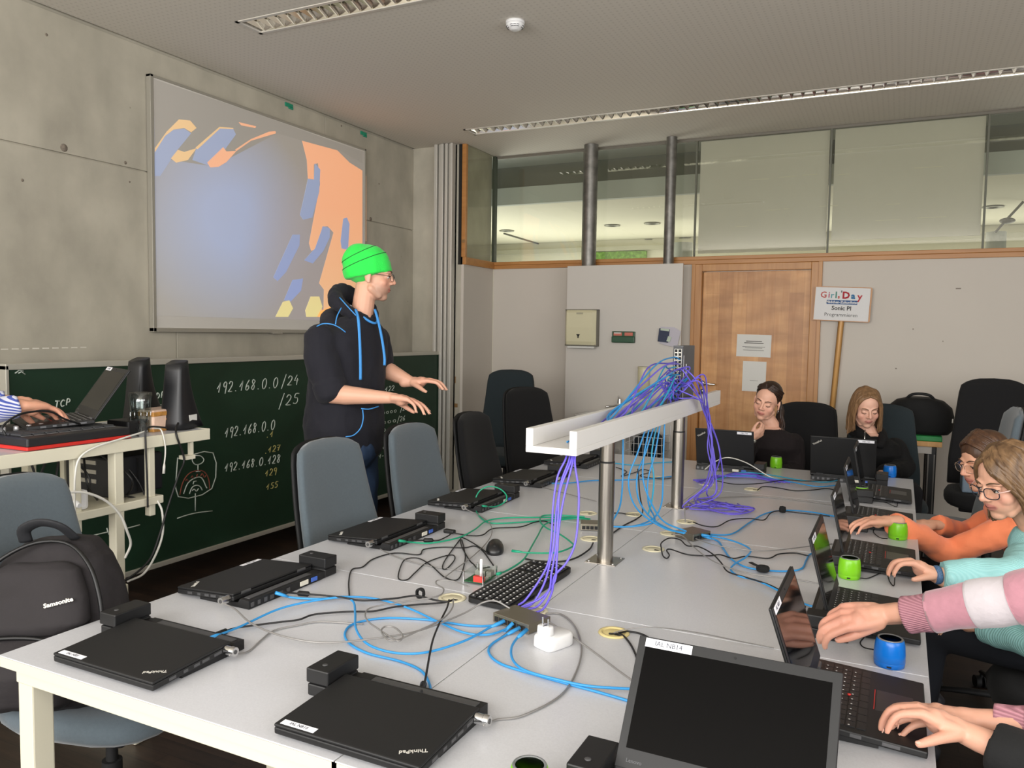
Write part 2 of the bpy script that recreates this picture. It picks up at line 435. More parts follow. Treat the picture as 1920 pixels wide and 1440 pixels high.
b_ = MB().bx(XG0-.06, XG0-.03, YP-.004, YP+.02, zsb, CZ); structure(b_.build('trim_2', DARKSL))
xs = [XG0+.01] + [WY(x, 350, YB).x for x in (1093, 1304, 1556, 1850)] + [XR]
for i, (a, c) in enumerate(zip(xs, xs[1:])):
    w = MB().bx(a+.004, c-.004, YB+.03, YB+.042, zs-.01, CZ)
    o = structure(w.build('window_%d' % (i+1), GLASS)); o['label'] = 'clear interior glass pane above the white wall'
    e = MB().bx(c-.010, c+.004, YB+.024, YB+.05, zs, CZ); e.build('glass_joint', mat('joint_seal', '#5e5f50', 0.5), o)
    if i in (2, 3):
        # beige blind boards set close behind the third and fourth pane
        e = MB().bx(a+.02, c-.02, YB+.075, YB+.095, zs+(.035 if i == 2 else .11), CZ-.02)
        e.build('blind_board', mat('beige_board', '#c6c2b8', 0.55, var=(2, .03)), o)
        e = MB()
        rr = random.Random(i)
        for zz, l0, l1 in ((.62, .02, .98), (.36, .25, .98), (.24, .3, .9)):
            x = a+.03+(c-a-.06)*l0
            while x < a+(c-a)*l1:
                L = rr.uniform(.04, .22)
                if rr.random() < .6: e.bx(x, x+L, YB+.0715, YB+.075, zs+zz*(CZ-zs)+(x-a)*.02, zs+zz*(CZ-zs)+.004+(x-a)*.02)
                x += L+rr.uniform(.02, .12)
        e.build('board_scratch', mat('scratch_white', '#d8d5c0', 0.6), o)
o = structure(MB().bx(XG0-.002, XG0+.008, YP+.04, YB, zs-.01, CZ).build('window_6', GLASS))
e = MB().bx(XG0-.012, XG0+.018, YB-.02, YB+.03, zs, CZ); e.build('corner_joint', mat('corner_seal', '#3d4437', 0.5), o)
b_ = MB().bx(XG0, XR, YB+.02, YB+.05, CZ-.022, CZ, .002); structure(b_.build('trim_3', mat('ceiling_track', '#6f6a5e', 0.5)))
# door
zdt = WY(1420, 507, YB).z; JW = .085
d = thing('door_1', 'maple door in an oak frame on the glazed wall', 'door', (DX0, YB, 0)); d['kind'] = 'structure'; W = DX1-DX0
f = MB().bx(0, JW, -.02, .15, 0, zsb-.001, .004).bx(W-JW, W, -.02, .15, 0, zsb-.001, .004).bx(JW, W-JW, -.02, .15, zdt, zsb-.001, .004)
f.bx(0, .03, -.03, -.02, 0, zsb, .002).bx(W-.03, W, -.03, -.02, 0, zsb, .002)
f.build('door_frame', WOOD_POST, d)
MB().bx(JW+.003, W-JW-.003, .03, .075, .006, zdt-.004, .003).build('door_panel', WOOD_DOOR, d)
hp = WY(1316, 719, YB) - d.location; hp.y = .03
h = MB().cyl((hp.x, .03, hp.z), (hp.x, .015, hp.z), .026, n=20).cyl((hp.x, .02, hp.z), (hp.x, -.03, hp.z), .009)
h.limb([((hp.x, -.028, hp.z), .010), ((hp.x+.05, -.032, hp.z), .0095), ((hp.x+.115, -.03, hp.z-.002), .0085)]); h.build('door_handle', CHROME, d)
h = MB().cyl((hp.x, .03, hp.z-.072), (hp.x, .018, hp.z-.072), .023, n=20).cyl((hp.x, .02, hp.z-.072), (hp.x, .006, hp.z-.072), .009); h.build('door_lock', CHROME, d)
# right wall with window band, front wall with window band (behind and beside the photographer)
b_ = MB().bx(XR, XR+.15, YF, YB, 0, .9).bx(XR, XR+.15, YF, YB, 2.9, CZ+.1).bx(XR, XR+.15, 3.0, YB, .9, 2.9); structure(b_.build('wall_right', WHITE))
b_ = MB().bx(XL, XR, YF-.15, YF, 0, .9).bx(XL, XR, YF-.15, YF, 3.05, CZ+.1); structure(b_.build('wall_front', WHITE))
FR = mat('window_frame_grey', '#8b8c8a', 0.5)
b_ = MB()
for i in range(7):
    x = XL+.03+(XR-XL-.06)*i/6; b_.bx(x-.03, x+.03, YF-.1, YF-.03, .9, 3.05)
b_.bx(XL, XR, YF-.1, YF-.03, .9, .96).bx(XL, XR, YF-.1, YF-.03, 2.99, 3.05); structure(b_.build('window_7', FR))
b_ = MB()
for i in range(6):
    y = YF+.03+(3.0-YF-.06)*i/5; b_.bx(XR+.03, XR+.1, y-.03, y+.03, .9, 2.9)
structure(b_.build('window_8', FR))
# the hall behind the glass
HC = mat('hall_ceiling', '#d9d6c2', 0.8); HB = mat('hall_beam', '#b4b9b2', 0.8)
b_ = MB().bx(XL-2, XR+2, YB+.85, YB+4.5, 2.86, 2.95); structure(b_.build('ceiling_hall', HC))
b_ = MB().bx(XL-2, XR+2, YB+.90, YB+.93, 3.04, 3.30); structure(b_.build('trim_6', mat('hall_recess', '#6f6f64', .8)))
b_ = MB().bx(XL-2, XR+2, YB+.78, YB+.86, 2.86, 3.04).bx(XL-2, XR+2, YB+.04, YB+.86, 3.27, 3.33); structure(b_.build('trim_4', HB))
b_ = MB().bx(XL-2, XR+2, YB+4.2, YB+4.35, 0, 2.86).bx(XL-2.1, XL-2, YB, YB+4.4, 0, 3.3).bx(XR+2, XR+2.1, YB, YB+4.4, 0, 3.3)
structure(b_.build('wall_hall', mat('hall_wall', '#dedbc8', 0.8)))
b_ = MB().bx(XL-2, XR+2, YB+4.12, YB+4.2, 2.70, 2.76); structure(b_.build('trim_5', mat('hall_cornice', '#b9b7a4', .7)))
p0, p1 = WY(1113, 480, YB+4.19), WY(1213, 480, YB+4.19)
b_ = MB().bx(p0.x, p1.x, YB+4.15, YB+4.2, 2.45, 2.69); b_.build('hall_window', mat('foliage_outside', '#6c8f45', .8, var=(22, .8), emit=.15)).parent = bpy.data.objects['wall_hall']
k = 0
for px, py in ((950, 432), (888, 456), (988, 460), (1041, 458), (1148, 422), (1223, 418), (1219, 449), (1286, 446), (1862, 387)):
    p = T(px, py, 2.86)
    o = MB().lathe([(.10, -.004), (.10, -.012), (.07, -.016), (.065, -.004)], TR(p.x, p.y, 2.86), 18).build('ceiling_downlight', mat('downlight_rim', '#8b8b80', .4, metal=.4))
    tag(o, 'round recessed downlight in the hall ceiling seen through the glass', 'ceiling light', 'hall downlights')
for px0, px1, py, lab in ((1264, 1298, 456, 'pale round column in the hall behind the steel post'), (1847, 1886, 436, 'pale round column in the hall at the right edge')):
    a, c = WY(px0, 470, YB+2.6), WY(px1, 470, YB+2.6); r = (c.x-a.x)/2
    o = MB().cyl(((a.x+c.x)/2, YB+2.6, 0), ((a.x+c.x)/2, YB+2.6, WY(px0, py, YB+2.6).z), r, n=28).build('hall_column', mat('hall_column_grey', '#a8aca6', .6)); tag(o, lab, 'column')
a = T(945, 438, 2.85); c = T(1032, 464, 2.85)
o = MB().tube([a, c, c+V((.02, 0, -.06))], .012).ell(c+V((.02, 0, -.07)), (.04, .04, .035)).build('track_spotlight', mat('spot_grey', '#6d6d66', .5)); tag(o, 'thin rod with small spotlight under the hall ceiling', 'lamp')
a, c, e = WY(1919, 378, YB+2.3), WY(1889, 410, YB+2.3), WY(1866, 436, YB+2.3)
o = MB().tube([a, c, e], .012).ell(c+V((0, 0, -.02)), (.07, .07, .03)).build('cable_lamp', mat('spot_grey', '#6d6d66', .5)); tag(o, 'small round lamp on a thin rod seen through right pane', 'lamp')
# two galvanised posts in front of the glass, behind the white washing panel
for x0, x1, lab in ((1093, 1120, 'left of the two galvanised steel posts before the glass'), (1246, 1267, 'right of the two galvanised steel posts before the glass')):
    a, c = WY(x0, 380, YB-.10), WY(x1, 380, YB-.10); r = (c.x-a.x)/2*.93
    o = MB().cyl(((a.x+c.x)/2, YB-.10, 0), ((a.x+c.x)/2, YB-.10, CZ), r, n=28).build('steel_post', GALV); tag(o, lab, 'post')
# wall rails beside the blackboard
xr0 = -3.80
for x0, x1, dy, lab, nm in ((812, 829, 0.0, 'left pale aluminium rail beside the blackboard', 'blackboard_rail'), (832, 846, 0.03, 'right pale aluminium rail against the concrete pier', 'blackboard_rail')):
    y = YP-.09; a, c = WY(x0, 500, y), WY(x1, 500, y); w = c.x-a.x
    o = MB().bx(a.x, a.x+w*.32, y, YP-.003, .03, CZ-.002, .004).bx(a.x+w*.40, a.x+w*.62, y+.02, YP-.003, .03, CZ-.002, .003).bx(a.x+w*.7, c.x, y, YP-.003, .03, CZ-.002, .004).bx(a.x, c.x, YP-.03, YP-.003, .03, CZ-.002)
    tag(o.build(nm, mat('pale_aluminium', '#c4c1b8', .4, metal=.25)), lab, 'rail', 'blackboard rails')

# ------------------------------------------------------------------ ceiling light strips with mirror louvres
LOUV = mat('mirror_louvre', '#f0ece2', 0.09, metal=1.0); RIM = mat('light_rim', '#cfcac0', .4)
def light_strip(S, lab, pitch):
    x0, x1, y0, y1 = S; xm, ym = (x0+x1)/2, (y0+y1)/2
    t = thing('ceiling_light', lab, 'ceiling light', (xm, ym, CZ)); hw, hd = (x1-x0)/2, (y1-y0)/2
    f = MB()
    for a, c in ((-hd-.012, -hd+.010), (hd-.010, hd+.012)): f.bx(-hw-.012, hw+.012, a, c, -.004, .004)
    for a, c in ((-hw-.012, -hw+.010), (hw-.010, hw+.012)): f.bx(a, c, -hd-.012, hd+.012, -.004, .004)
    f.build('rim', RIM, t)
    h = MB().bx(-hw+.002, hw-.002, -hd+.002, hd-.002, .092, .097); h.build('housing', mat('housing_dark', '#3a3733', .5), t)
    for s in (-1, 1):       # curved side reflectors
        prof = [(hd-.010, 0), (hd-.018, .03), (hd-.035, .06), (hd-.06, .085)]
        r = MB(); vs = []
        for yy, zz in prof: vs += [(-hw+.012, s*yy, zz), (hw-.012, s*yy, zz)]
        r.add(vs, [[2*i, 2*i+1, 2*i+3, 2*i+2] for i in range(3)], True); r.build('side_reflector', LOUV, t)
    n = int((x1-x0)/pitch); L = MB()
    for i in range(n):
        x = -hw+pitch*(i+.5)
        pts = [(x-.018, .002), (x+.018, .002), (x+.004, .055), (x-.004, .055)]
        M = MX(((1, 0, 0, 0), (0, 0, -1, 0), (0, 1, 0, 0), (0, 0, 0, 1)))
        # triangular cross blade
        a = [(x-.022, -.0, .052), (x+.022, -.0, .052), (x, 0, .002)]
        vs = [(p[0], -hd+.016, p[2]) for p in a]+[(p[0], hd-.016, p[2]) for p in a]
        L.add(vs, [[0, 1, 2], [5, 4, 3], [0, 2, 5, 3], [1, 4, 5, 2], [0, 3, 4, 1]])
    L.build('louvre', LOUV, t)
    tb = MB().cyl((-hw+.03, 0, .078), (hw-.03, 0, .078), .008, n=12); tb.build('fluorescent_tube', mat('tube_glass', '#dcdcd6', .3), t)
light_strip(S1, 'short louvred ceiling light strip nearest the camera, above the projection board', .075)
light_strip(S2, 'long louvred ceiling light strip running parallel to the glazed wall', .075)
p = T(966, 40, CZ)
t = thing('smoke_detector', 'round white smoke detector on the perforated ceiling', 'smoke detector', (p.x, p.y, CZ))
MB().lathe([(.052, 0), (.052, -.012), (.05, -.014)], None, 32).build('base', WHITE_PL, t)
MB().lathe([(.049, -.012), (.050, -.024), (.044, -.036), (.030, -.041), (.026, -.047), (.012, -.050)], None, 32).build('cover', WHITE_PL, t)
q = MB()
for k in range(16):
    if k % 4 == 3: continue
    a = 2*PI*k/16
    for rr, zz in ((.047, -.030), (.0405, -.0375)): q.box((0, 0, 0), (.003, .014, .0022), 0, RZ(a) @ TR(rr, 0, zz))
q.build('vent_slot', BLACKM, t)

# ================================================================== BOARDS ON THE CONCRETE WALL
# projection board with the projected picture
XB = XL+.035
a, c = WX(288, 380, XB), WX(683, 450, XB); y0, y1 = a.y, c.y; z0, z1 = WX(290, 618, XB).z, WX(288, 144, XB).z
t = thing('projection_board', 'large white board on the concrete wall showing a projected orange and blue pattern', 'projection board', (XB, (y0+y1)/2, z0))
O = t.location.copy()
def loc(p): return p-O
q = MB().bx(-.03, 0, y0-O.y, y1-O.y, 0, z1-z0, .003); q.build('panel', mat('board_white', '#d6d2cb', .5), t)
q = MB()
for ya, yb, za, zb in ((y0-.018, y0+.004, -.012, z1-z0+.012), (y1-.004, y1+.012, -.012, z1-z0+.012), (y0-.018, y1+.012, -.014, .012), (y0-.018, y1+.012, z1-z0-.004, z1-z0+.012)):
    q.bx(-.03, .008, ya-O.y, yb-O.y, za, zb, .002)
q.build('frame', mat('board_frame', '#a9a59a', .4, metal=.4), t)
# the projected picture: light from the beamer on the board
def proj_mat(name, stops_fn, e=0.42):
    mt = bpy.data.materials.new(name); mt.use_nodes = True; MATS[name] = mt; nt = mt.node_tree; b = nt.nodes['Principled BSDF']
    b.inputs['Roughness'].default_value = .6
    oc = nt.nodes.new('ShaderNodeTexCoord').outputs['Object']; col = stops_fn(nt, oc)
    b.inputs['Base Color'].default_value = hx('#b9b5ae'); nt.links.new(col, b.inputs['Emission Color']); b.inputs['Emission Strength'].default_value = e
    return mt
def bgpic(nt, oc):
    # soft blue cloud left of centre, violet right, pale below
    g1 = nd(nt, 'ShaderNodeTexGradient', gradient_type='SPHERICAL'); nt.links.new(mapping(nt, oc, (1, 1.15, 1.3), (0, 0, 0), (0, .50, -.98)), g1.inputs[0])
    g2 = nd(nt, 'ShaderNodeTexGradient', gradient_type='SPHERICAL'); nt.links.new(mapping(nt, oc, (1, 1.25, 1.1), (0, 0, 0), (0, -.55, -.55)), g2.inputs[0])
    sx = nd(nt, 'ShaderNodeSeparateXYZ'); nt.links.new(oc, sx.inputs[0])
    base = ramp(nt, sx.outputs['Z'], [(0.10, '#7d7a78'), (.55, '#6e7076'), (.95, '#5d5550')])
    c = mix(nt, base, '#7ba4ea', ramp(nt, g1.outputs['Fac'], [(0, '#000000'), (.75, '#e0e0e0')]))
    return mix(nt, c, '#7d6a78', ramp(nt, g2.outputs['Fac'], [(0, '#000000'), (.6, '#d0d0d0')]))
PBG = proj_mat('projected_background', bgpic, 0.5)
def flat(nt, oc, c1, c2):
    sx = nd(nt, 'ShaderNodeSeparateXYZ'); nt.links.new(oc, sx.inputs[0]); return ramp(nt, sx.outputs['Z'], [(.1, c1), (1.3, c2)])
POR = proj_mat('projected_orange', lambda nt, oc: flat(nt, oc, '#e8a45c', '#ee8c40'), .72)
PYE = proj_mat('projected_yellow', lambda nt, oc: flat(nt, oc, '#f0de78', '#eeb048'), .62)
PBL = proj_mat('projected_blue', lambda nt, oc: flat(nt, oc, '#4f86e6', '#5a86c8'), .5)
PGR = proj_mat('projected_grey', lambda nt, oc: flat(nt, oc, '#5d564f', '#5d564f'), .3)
BGO = '#'
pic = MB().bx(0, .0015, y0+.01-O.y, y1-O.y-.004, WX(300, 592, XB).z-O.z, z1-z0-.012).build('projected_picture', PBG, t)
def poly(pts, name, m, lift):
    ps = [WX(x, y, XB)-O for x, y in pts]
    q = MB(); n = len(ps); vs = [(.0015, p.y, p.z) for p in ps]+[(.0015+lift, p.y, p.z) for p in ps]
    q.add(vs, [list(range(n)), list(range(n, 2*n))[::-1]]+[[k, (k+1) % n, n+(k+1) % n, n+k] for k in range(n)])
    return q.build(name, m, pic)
# grey field above the waves
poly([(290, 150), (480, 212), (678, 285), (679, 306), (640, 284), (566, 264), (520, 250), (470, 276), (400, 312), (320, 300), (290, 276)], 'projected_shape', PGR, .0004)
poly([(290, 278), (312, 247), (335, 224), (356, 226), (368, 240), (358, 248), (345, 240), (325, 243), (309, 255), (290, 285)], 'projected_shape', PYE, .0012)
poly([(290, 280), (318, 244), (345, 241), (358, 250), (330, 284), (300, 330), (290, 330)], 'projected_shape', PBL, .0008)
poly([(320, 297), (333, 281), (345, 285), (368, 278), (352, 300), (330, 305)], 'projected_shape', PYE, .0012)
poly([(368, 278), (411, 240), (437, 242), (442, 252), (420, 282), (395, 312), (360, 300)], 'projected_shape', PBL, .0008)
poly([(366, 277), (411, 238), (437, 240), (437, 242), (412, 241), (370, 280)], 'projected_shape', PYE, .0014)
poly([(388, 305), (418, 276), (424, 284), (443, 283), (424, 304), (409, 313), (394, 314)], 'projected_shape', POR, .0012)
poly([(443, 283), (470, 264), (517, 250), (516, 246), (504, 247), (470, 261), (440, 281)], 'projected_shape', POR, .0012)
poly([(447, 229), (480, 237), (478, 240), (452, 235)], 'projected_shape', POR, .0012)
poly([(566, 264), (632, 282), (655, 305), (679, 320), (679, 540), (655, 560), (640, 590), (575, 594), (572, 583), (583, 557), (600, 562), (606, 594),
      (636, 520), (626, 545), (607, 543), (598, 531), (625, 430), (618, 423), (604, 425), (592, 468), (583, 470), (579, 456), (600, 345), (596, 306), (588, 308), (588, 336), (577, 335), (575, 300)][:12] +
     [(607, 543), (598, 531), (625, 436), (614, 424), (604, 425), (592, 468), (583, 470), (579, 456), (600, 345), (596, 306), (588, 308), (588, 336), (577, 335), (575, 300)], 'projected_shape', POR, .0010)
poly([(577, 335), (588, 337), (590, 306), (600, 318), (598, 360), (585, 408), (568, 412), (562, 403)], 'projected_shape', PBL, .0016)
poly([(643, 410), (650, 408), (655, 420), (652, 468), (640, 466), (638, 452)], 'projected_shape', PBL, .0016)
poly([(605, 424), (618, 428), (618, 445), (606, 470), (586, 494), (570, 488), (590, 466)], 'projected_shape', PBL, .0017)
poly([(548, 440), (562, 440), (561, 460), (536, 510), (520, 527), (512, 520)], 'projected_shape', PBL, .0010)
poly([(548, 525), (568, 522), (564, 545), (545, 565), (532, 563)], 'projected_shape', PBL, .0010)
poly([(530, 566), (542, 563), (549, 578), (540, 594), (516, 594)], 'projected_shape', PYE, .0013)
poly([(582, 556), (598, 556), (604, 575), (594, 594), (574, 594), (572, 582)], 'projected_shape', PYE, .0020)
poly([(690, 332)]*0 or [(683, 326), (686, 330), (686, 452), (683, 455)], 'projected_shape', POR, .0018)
q = MB().bx(-.03, .012, (y1+y0)/2-O.y-.05, (y1+y0)/2-O.y+.05, -.02, -.012); q.build('bracket', ALU, t)

a, e = WX(0, 655, XL), WX(166, 651, XL); q = MB()
for i in range(9):
    f0, f1 = i/9+.01, (i+.75)/9; q.box(((XL+.0006), a.y+(e.y-a.y)*(f0+f1)/2, a.z+(e.z-a.z)*(f0+f1)/2), (.0012, (e.y-a.y)*(f1-f0), .006))
q.build('chalk_mark', mat('chalk_line', '#dcd8cc', .9), wl)
wb = bpy.data.objects['wall_back']
for px, py, w in ((1797, 541, .035), (1680, 691, .012), (1712, 617, .008), (1768, 640, .006)):
    p = WY(px, py, YB); MB().box((p.x, YB-.0006, p.z), (w, .0012, .010), .0005).build('nail_mark', mat('wall_scuff', '#8a8177', .9), wb)
# blackboard -------------------------------------------------------------
XK = -3.82
a = WX(7.5, 686, XK); e = WX(827, 659, XK); lo = WX(553, 982, XK); hi = WX(480, 671, XK)
y0, y1, z0, z1 = a.y, e.y, lo.z, hi.z
t = thing('blackboard', 'long green blackboard with chalk sums below the projection board', 'blackboard', (XK, (y0+y1)/2, z0)); O = t.location.copy()
mt, nt, b, oc = tree_mat('green_board', 0.5)
n1 = nd(nt, 'ShaderNodeTexNoise', i_Scale=1.4, i_Detail=6.0, i_Distortion=0.8); nt.links.new(mapping(nt, oc, (1, 1, 1.6)), n1.inputs['Vector'])
nt.links.new(ramp(nt, n1.outputs[0], [(.35, '#14301f'), (.6, '#1b3a28'), (.85, '#2a4a38')]), b.inputs['Base Color'])
H = z1-z0; yy0, yy1 = y0-O.y, y1-O.y
MB().bx(-.03, 0, yy0+.012, yy1-.012, .012, H-.012).build('writing_surface', mt, t)
FRM = mat('board_edge_aluminium', '#c3c0b4', .4, metal=.35)
q = MB().bx(-.05, .012, yy0, yy1, H-.022, H+.008, .003).bx(-.05, .012, yy0, yy0+.016, 0, H, .003).bx(-.05, .012, yy1-.016, yy1, 0, H, .003).bx(-.05, .014, yy0, yy1, -.008, .02, .003)
q.build('frame', FRM, t)
q = MB()
for f in (.2, .8): q.bx(XL-XK, -.05, yy0+(yy1-yy0)*f-.03, yy0+(yy1-yy0)*f+.03, .1, H-.1, .004)
q.build('wall_carrier', ALU, t)
# chalk strokes: polylines in pixels taken to the board plane
GL = {'0': [[(.5, 1), (.15, .8), (.05, .4), (.3, 0), (.7, .1), (.9, .5), (.75, .9), (.45, 1)]],
 '1': [[(.05, .35), (.55, 1), (.45, 0)]], '2': [[(.1, .75), (.35, 1), (.75, .9), (.75, .6), (.3, .15), (.1, 0), (.85, .02)]],
 '3': [[(.15, .95), (.8, .95), (.4, .6), (.8, .4), (.6, .05), (.1, .05)]], '4': [[(.5, 1), (.1, .4), (.9, .45)], [(.65, .65), (.6, -.1)]],
 '5': [[(.9, 1), (.35, .97), (.25, .6), (.7, .55), (.75, .2), (.45, 0), (.1, .05)]], '6': [[(.7, 1), (.25, .5), (.2, .1), (.5, 0), (.8, .25), (.6, .45), (.25, .3)]],
 '7': [[(.1, .9), (.85, 1), (.45, 0)], [(.25, .5), (.8, .55)]], '8': [[(.8, .85), (.4, 1), (.25, .75), (.75, .35), (.55, 0), (.2, .2), (.6, .6), (.85, .85)]],
 '9': [[(.8, .8), (.5, 1), (.15, .8), (.3, .5), (.7, .6), (.8, .9), (.65, -.15)]], '/': [[(.8, 1.3), (.2, -.3)]], '.': [[(.4, .05), (.5, .0)]],
 'T': [[(0, 1), (1, 1)], [(.5, 1), (.45, 0)]], 'C': [[(.9, .85), (.5, 1), (.1, .5), (.4, 0), (.9, .15)]], 'P': [[(.2, 0), (.25, 1), (.8, .9), (.75, .55), (.25, .5)]],
 'U': [[(.1, 1), (.1, .2), (.5, 0), (.85, .2), (.9, 1)]], 'D': [[(.2, 0), (.25, 1), (.8, .75), (.75, .25), (.2, 0)]], 'I': [[(.5, 1), (.5, 0)]], 'o': [[(.5, .6), (.15, .4), (.3, .05), (.75, .15), (.75, .5), (.5, .6)]],
 'n': [[(.1, .6), (.15, 0)], [(.15, .4), (.6, .6), (.75, 0)]], '-': [[(.1, .4), (.8, .45)]], ' ': []}
CH = {'w': mat('chalk_white', '#c9d2c8', .9), 'y': mat('chalk_yellow', '#b3a968', .9), 'r': mat('chalk_red', '#8a4a3a', .9)}
def strokes(lines, col='w', r=.0035, name='chalk_writing'):
    q = MB()
    for ln in lines:
        ps = [WX(x, y, XK)-O for x, y in ln]
        ps = [V((.001, p.y, p.z)) for p in ps]
        if len(ps) > 3: ps = cat_rom(ps, 3)
        q.tube(ps, r, 5, flat=1)
    return q.build(name, CH[col], t)
def chalk(txt, x0, y0, x1, y1, h, col='w', r=.0035, w=None):
    """text from pixel (x0,y0) baseline start to (x1,y1) baseline end"""
    n = len(txt); L = []
    for i, ch in enumerate(txt):
        f = i/n; bx, by = x0+(x1-x0)*f, y0+(y1-y0)*f; cw = (x1-x0)/n*.82
        for st in GL[ch]: L.append([(bx+u*cw+v*h*.12, by-v*h) for u, v in st])
    return strokes(L, col, r)
chalk('192.168.0.0', 406, 736, 522, 726, 19); chalk('/24', 526, 724, 562, 718, 17); chalk('/25', 521, 762, 562, 754, 19)
chalk('192.168.0.0', 421, 820, 516, 804, 18); chalk('.1', 498, 820, 514, 818, 11, 'y'); chalk('.127', 495, 850, 526, 843, 11, 'y')
chalk('192.168.0.128', 421, 884, 526, 866, 15); chalk('129', 497, 893, 520, 887, 12, 'y'); chalk('155', 499, 918, 522, 912, 11, 'y')
chalk('TCP', 102, 764, 133, 758, 12); chalk('UDP', 282, 750, 310, 744, 11); strokes([[(289, 760), (306, 759)], [(183, 762), (190, 763), (190, 748), (190, 768)], [(311, 742), (311, 772)]])
strokes([[(28, 700), (36, 694), (44, 696)], [(34, 700), (40, 697), (47, 702)]], 'w', .003, 'chalk_smudge')
chalk('122', 722, 734, 740, 731, 9, 'w', .003); chalk('/25', 750, 771, 764, 767, 9, 'w', .003)
for i, (s, e2, y) in enumerate((('0000', '/25', 777), ('000', '/26', 795), ('000', '/27', 809), ('0000', '', 822), ('11000', '', 844), ('11--00', '', 860))):
    x = 735 if i == 4 else 719 if i != 5 else 705
    chalk(s.replace('0', 'o'), 716 if i < 4 else 706, y, 745 if i < 4 else 734, y-5, 8, 'w', .0028)
    if e2 and i: chalk(e2, 744, y-4, 760, y-8, 9, 'w', .003)
strokes([[(333, 860), (399, 849), (397, 916), (334, 931), (333, 858)], [(365, 854), (360, 862), (366, 871), (377, 869), (382, 862), (376, 855), (366, 854)], [(371, 871), (371, 884)], [(367, 884), (375, 884)],
         [(366, 925), (366, 958)], [(332, 972), (350, 966), (372, 961), (398, 958)], [(344, 926), (352, 906), (366, 896), (378, 896), (386, 912), (388, 915)], [(355, 926), (360, 914), (368, 910), (375, 912), (379, 919)], [(362, 908), (363, 903), (368, 902)], [(360, 920), (364, 917), (368, 921), (372, 916)]])
strokes([[(337, 928), (342, 906), (352, 890), (366, 883), (382, 884), (391, 898), (393, 917)], [(348, 902), (350, 898), (353, 903)], [(358, 896), (360, 892), (363, 898)], [(368, 895), (370, 889)], [(376, 893), (379, 888), (383, 895), (386, 891)]], 'r')
strokes([[(276, 858), (283, 840), (290, 838)], [(276, 858), (300, 862), (298, 868)], [(170, 1005), (200, 998), (240, 990), (262, 984)], [(200, 990), (204, 1002)]])

# ================================================================== TABLES
EDGE = mat('table_edge_cream', '#cdc8b6', .4)
mt, nt, b, oc = tree_mat('table_laminate', 0.28)
n1 = nd(nt, 'ShaderNodeTexNoise', i_Scale=260.0, i_Detail=2.0); nt.links.new(oc, n1.inputs['Vector'])
nt.links.new(ramp(nt, n1.outputs[0], [(.3, '#c3c4c8'), (.7, '#cacbcf')]), b.inputs['Base Color']); LAM = mt
TX0, TXM, TX1 = T(328, 1115).x-.012, T(1132, 1050).x, T(1727, 1073).x
TY = [T(300, 1334.0).y, T(1530, 1231).y, 0, T(1450, 930).y, T(1560, 889).y]
TY[0] = T(320, 1331).y; TY[2] = (TY[1]+TY[3])/2; TY[4] = max(TY[4], TY[3]+.86)
def table(x0, x1, y0, y1, lab, legs):
    t = thing('conference_table', lab, 'table', ((x0+x1)/2, (y0+y1)/2, 0), 0, 'tables pushed together into one block')
    w, d = (x1-x0)/2-.0015, (y1-y0)/2-.0015
    MB().bx(-w, w, -d, d, TZ-.003, TZ, .001).bx(-w+.001, w-.001, -d+.001, d-.001, TZ-.024, TZ-.003).build('table_top', LAM, t)
    q = MB()
    for a in ((-w-.0, w, -d, -d+.004), (-w, w, d-.004, d), (-w, -w+.004, -d, d), (w-.004, w, -d, d)): q.bx(a[0], a[1], a[2], a[3], TZ-.026, TZ-.0032)
    q.build('edge_band', EDGE, t)
    q = MB()
    for a in ((-w+.03, w-.03, -d+.02, -d+.045), (-w+.03, w-.03, d-.045, d-.02), (-w+.03, -w+.055, -d+.03, d-.03), (w-.055, w-.03, -d+.03, d-.03)): q.bx(a[0], a[1], a[2], a[3], TZ-.065, TZ-.026, .002)
    q.build('underframe', CREAM, t)
    for sx, sy in ((-1, -1), (1, -1), (-1, 1), (1, 1)):
        x, y = sx*(w-.055), sy*(d-.05)
        MB().bx(x-.026, x+.026, y-.026, y+.026, .012, TZ-.027, .004).cyl((x, y, 0), (x, y, .013), .02).build('leg', CREAM, t)
names = ['nearest the camera', 'second from the camera', 'third from the camera', 'farthest from the camera']
for i in range(4):
    table(TX0, TXM, TY[i], TY[i+1], 'white table in the left row of the block, %s' % names[i], True)
    table(TXM, TX1, TY[i], TY[i+1], 'white table in the right row of the block, %s' % names[i], True)
GROM = mat('grommet_cream', '#ddd6b8', .45); GHOLE = mat('grommet_hole', '#2b2924', .8)
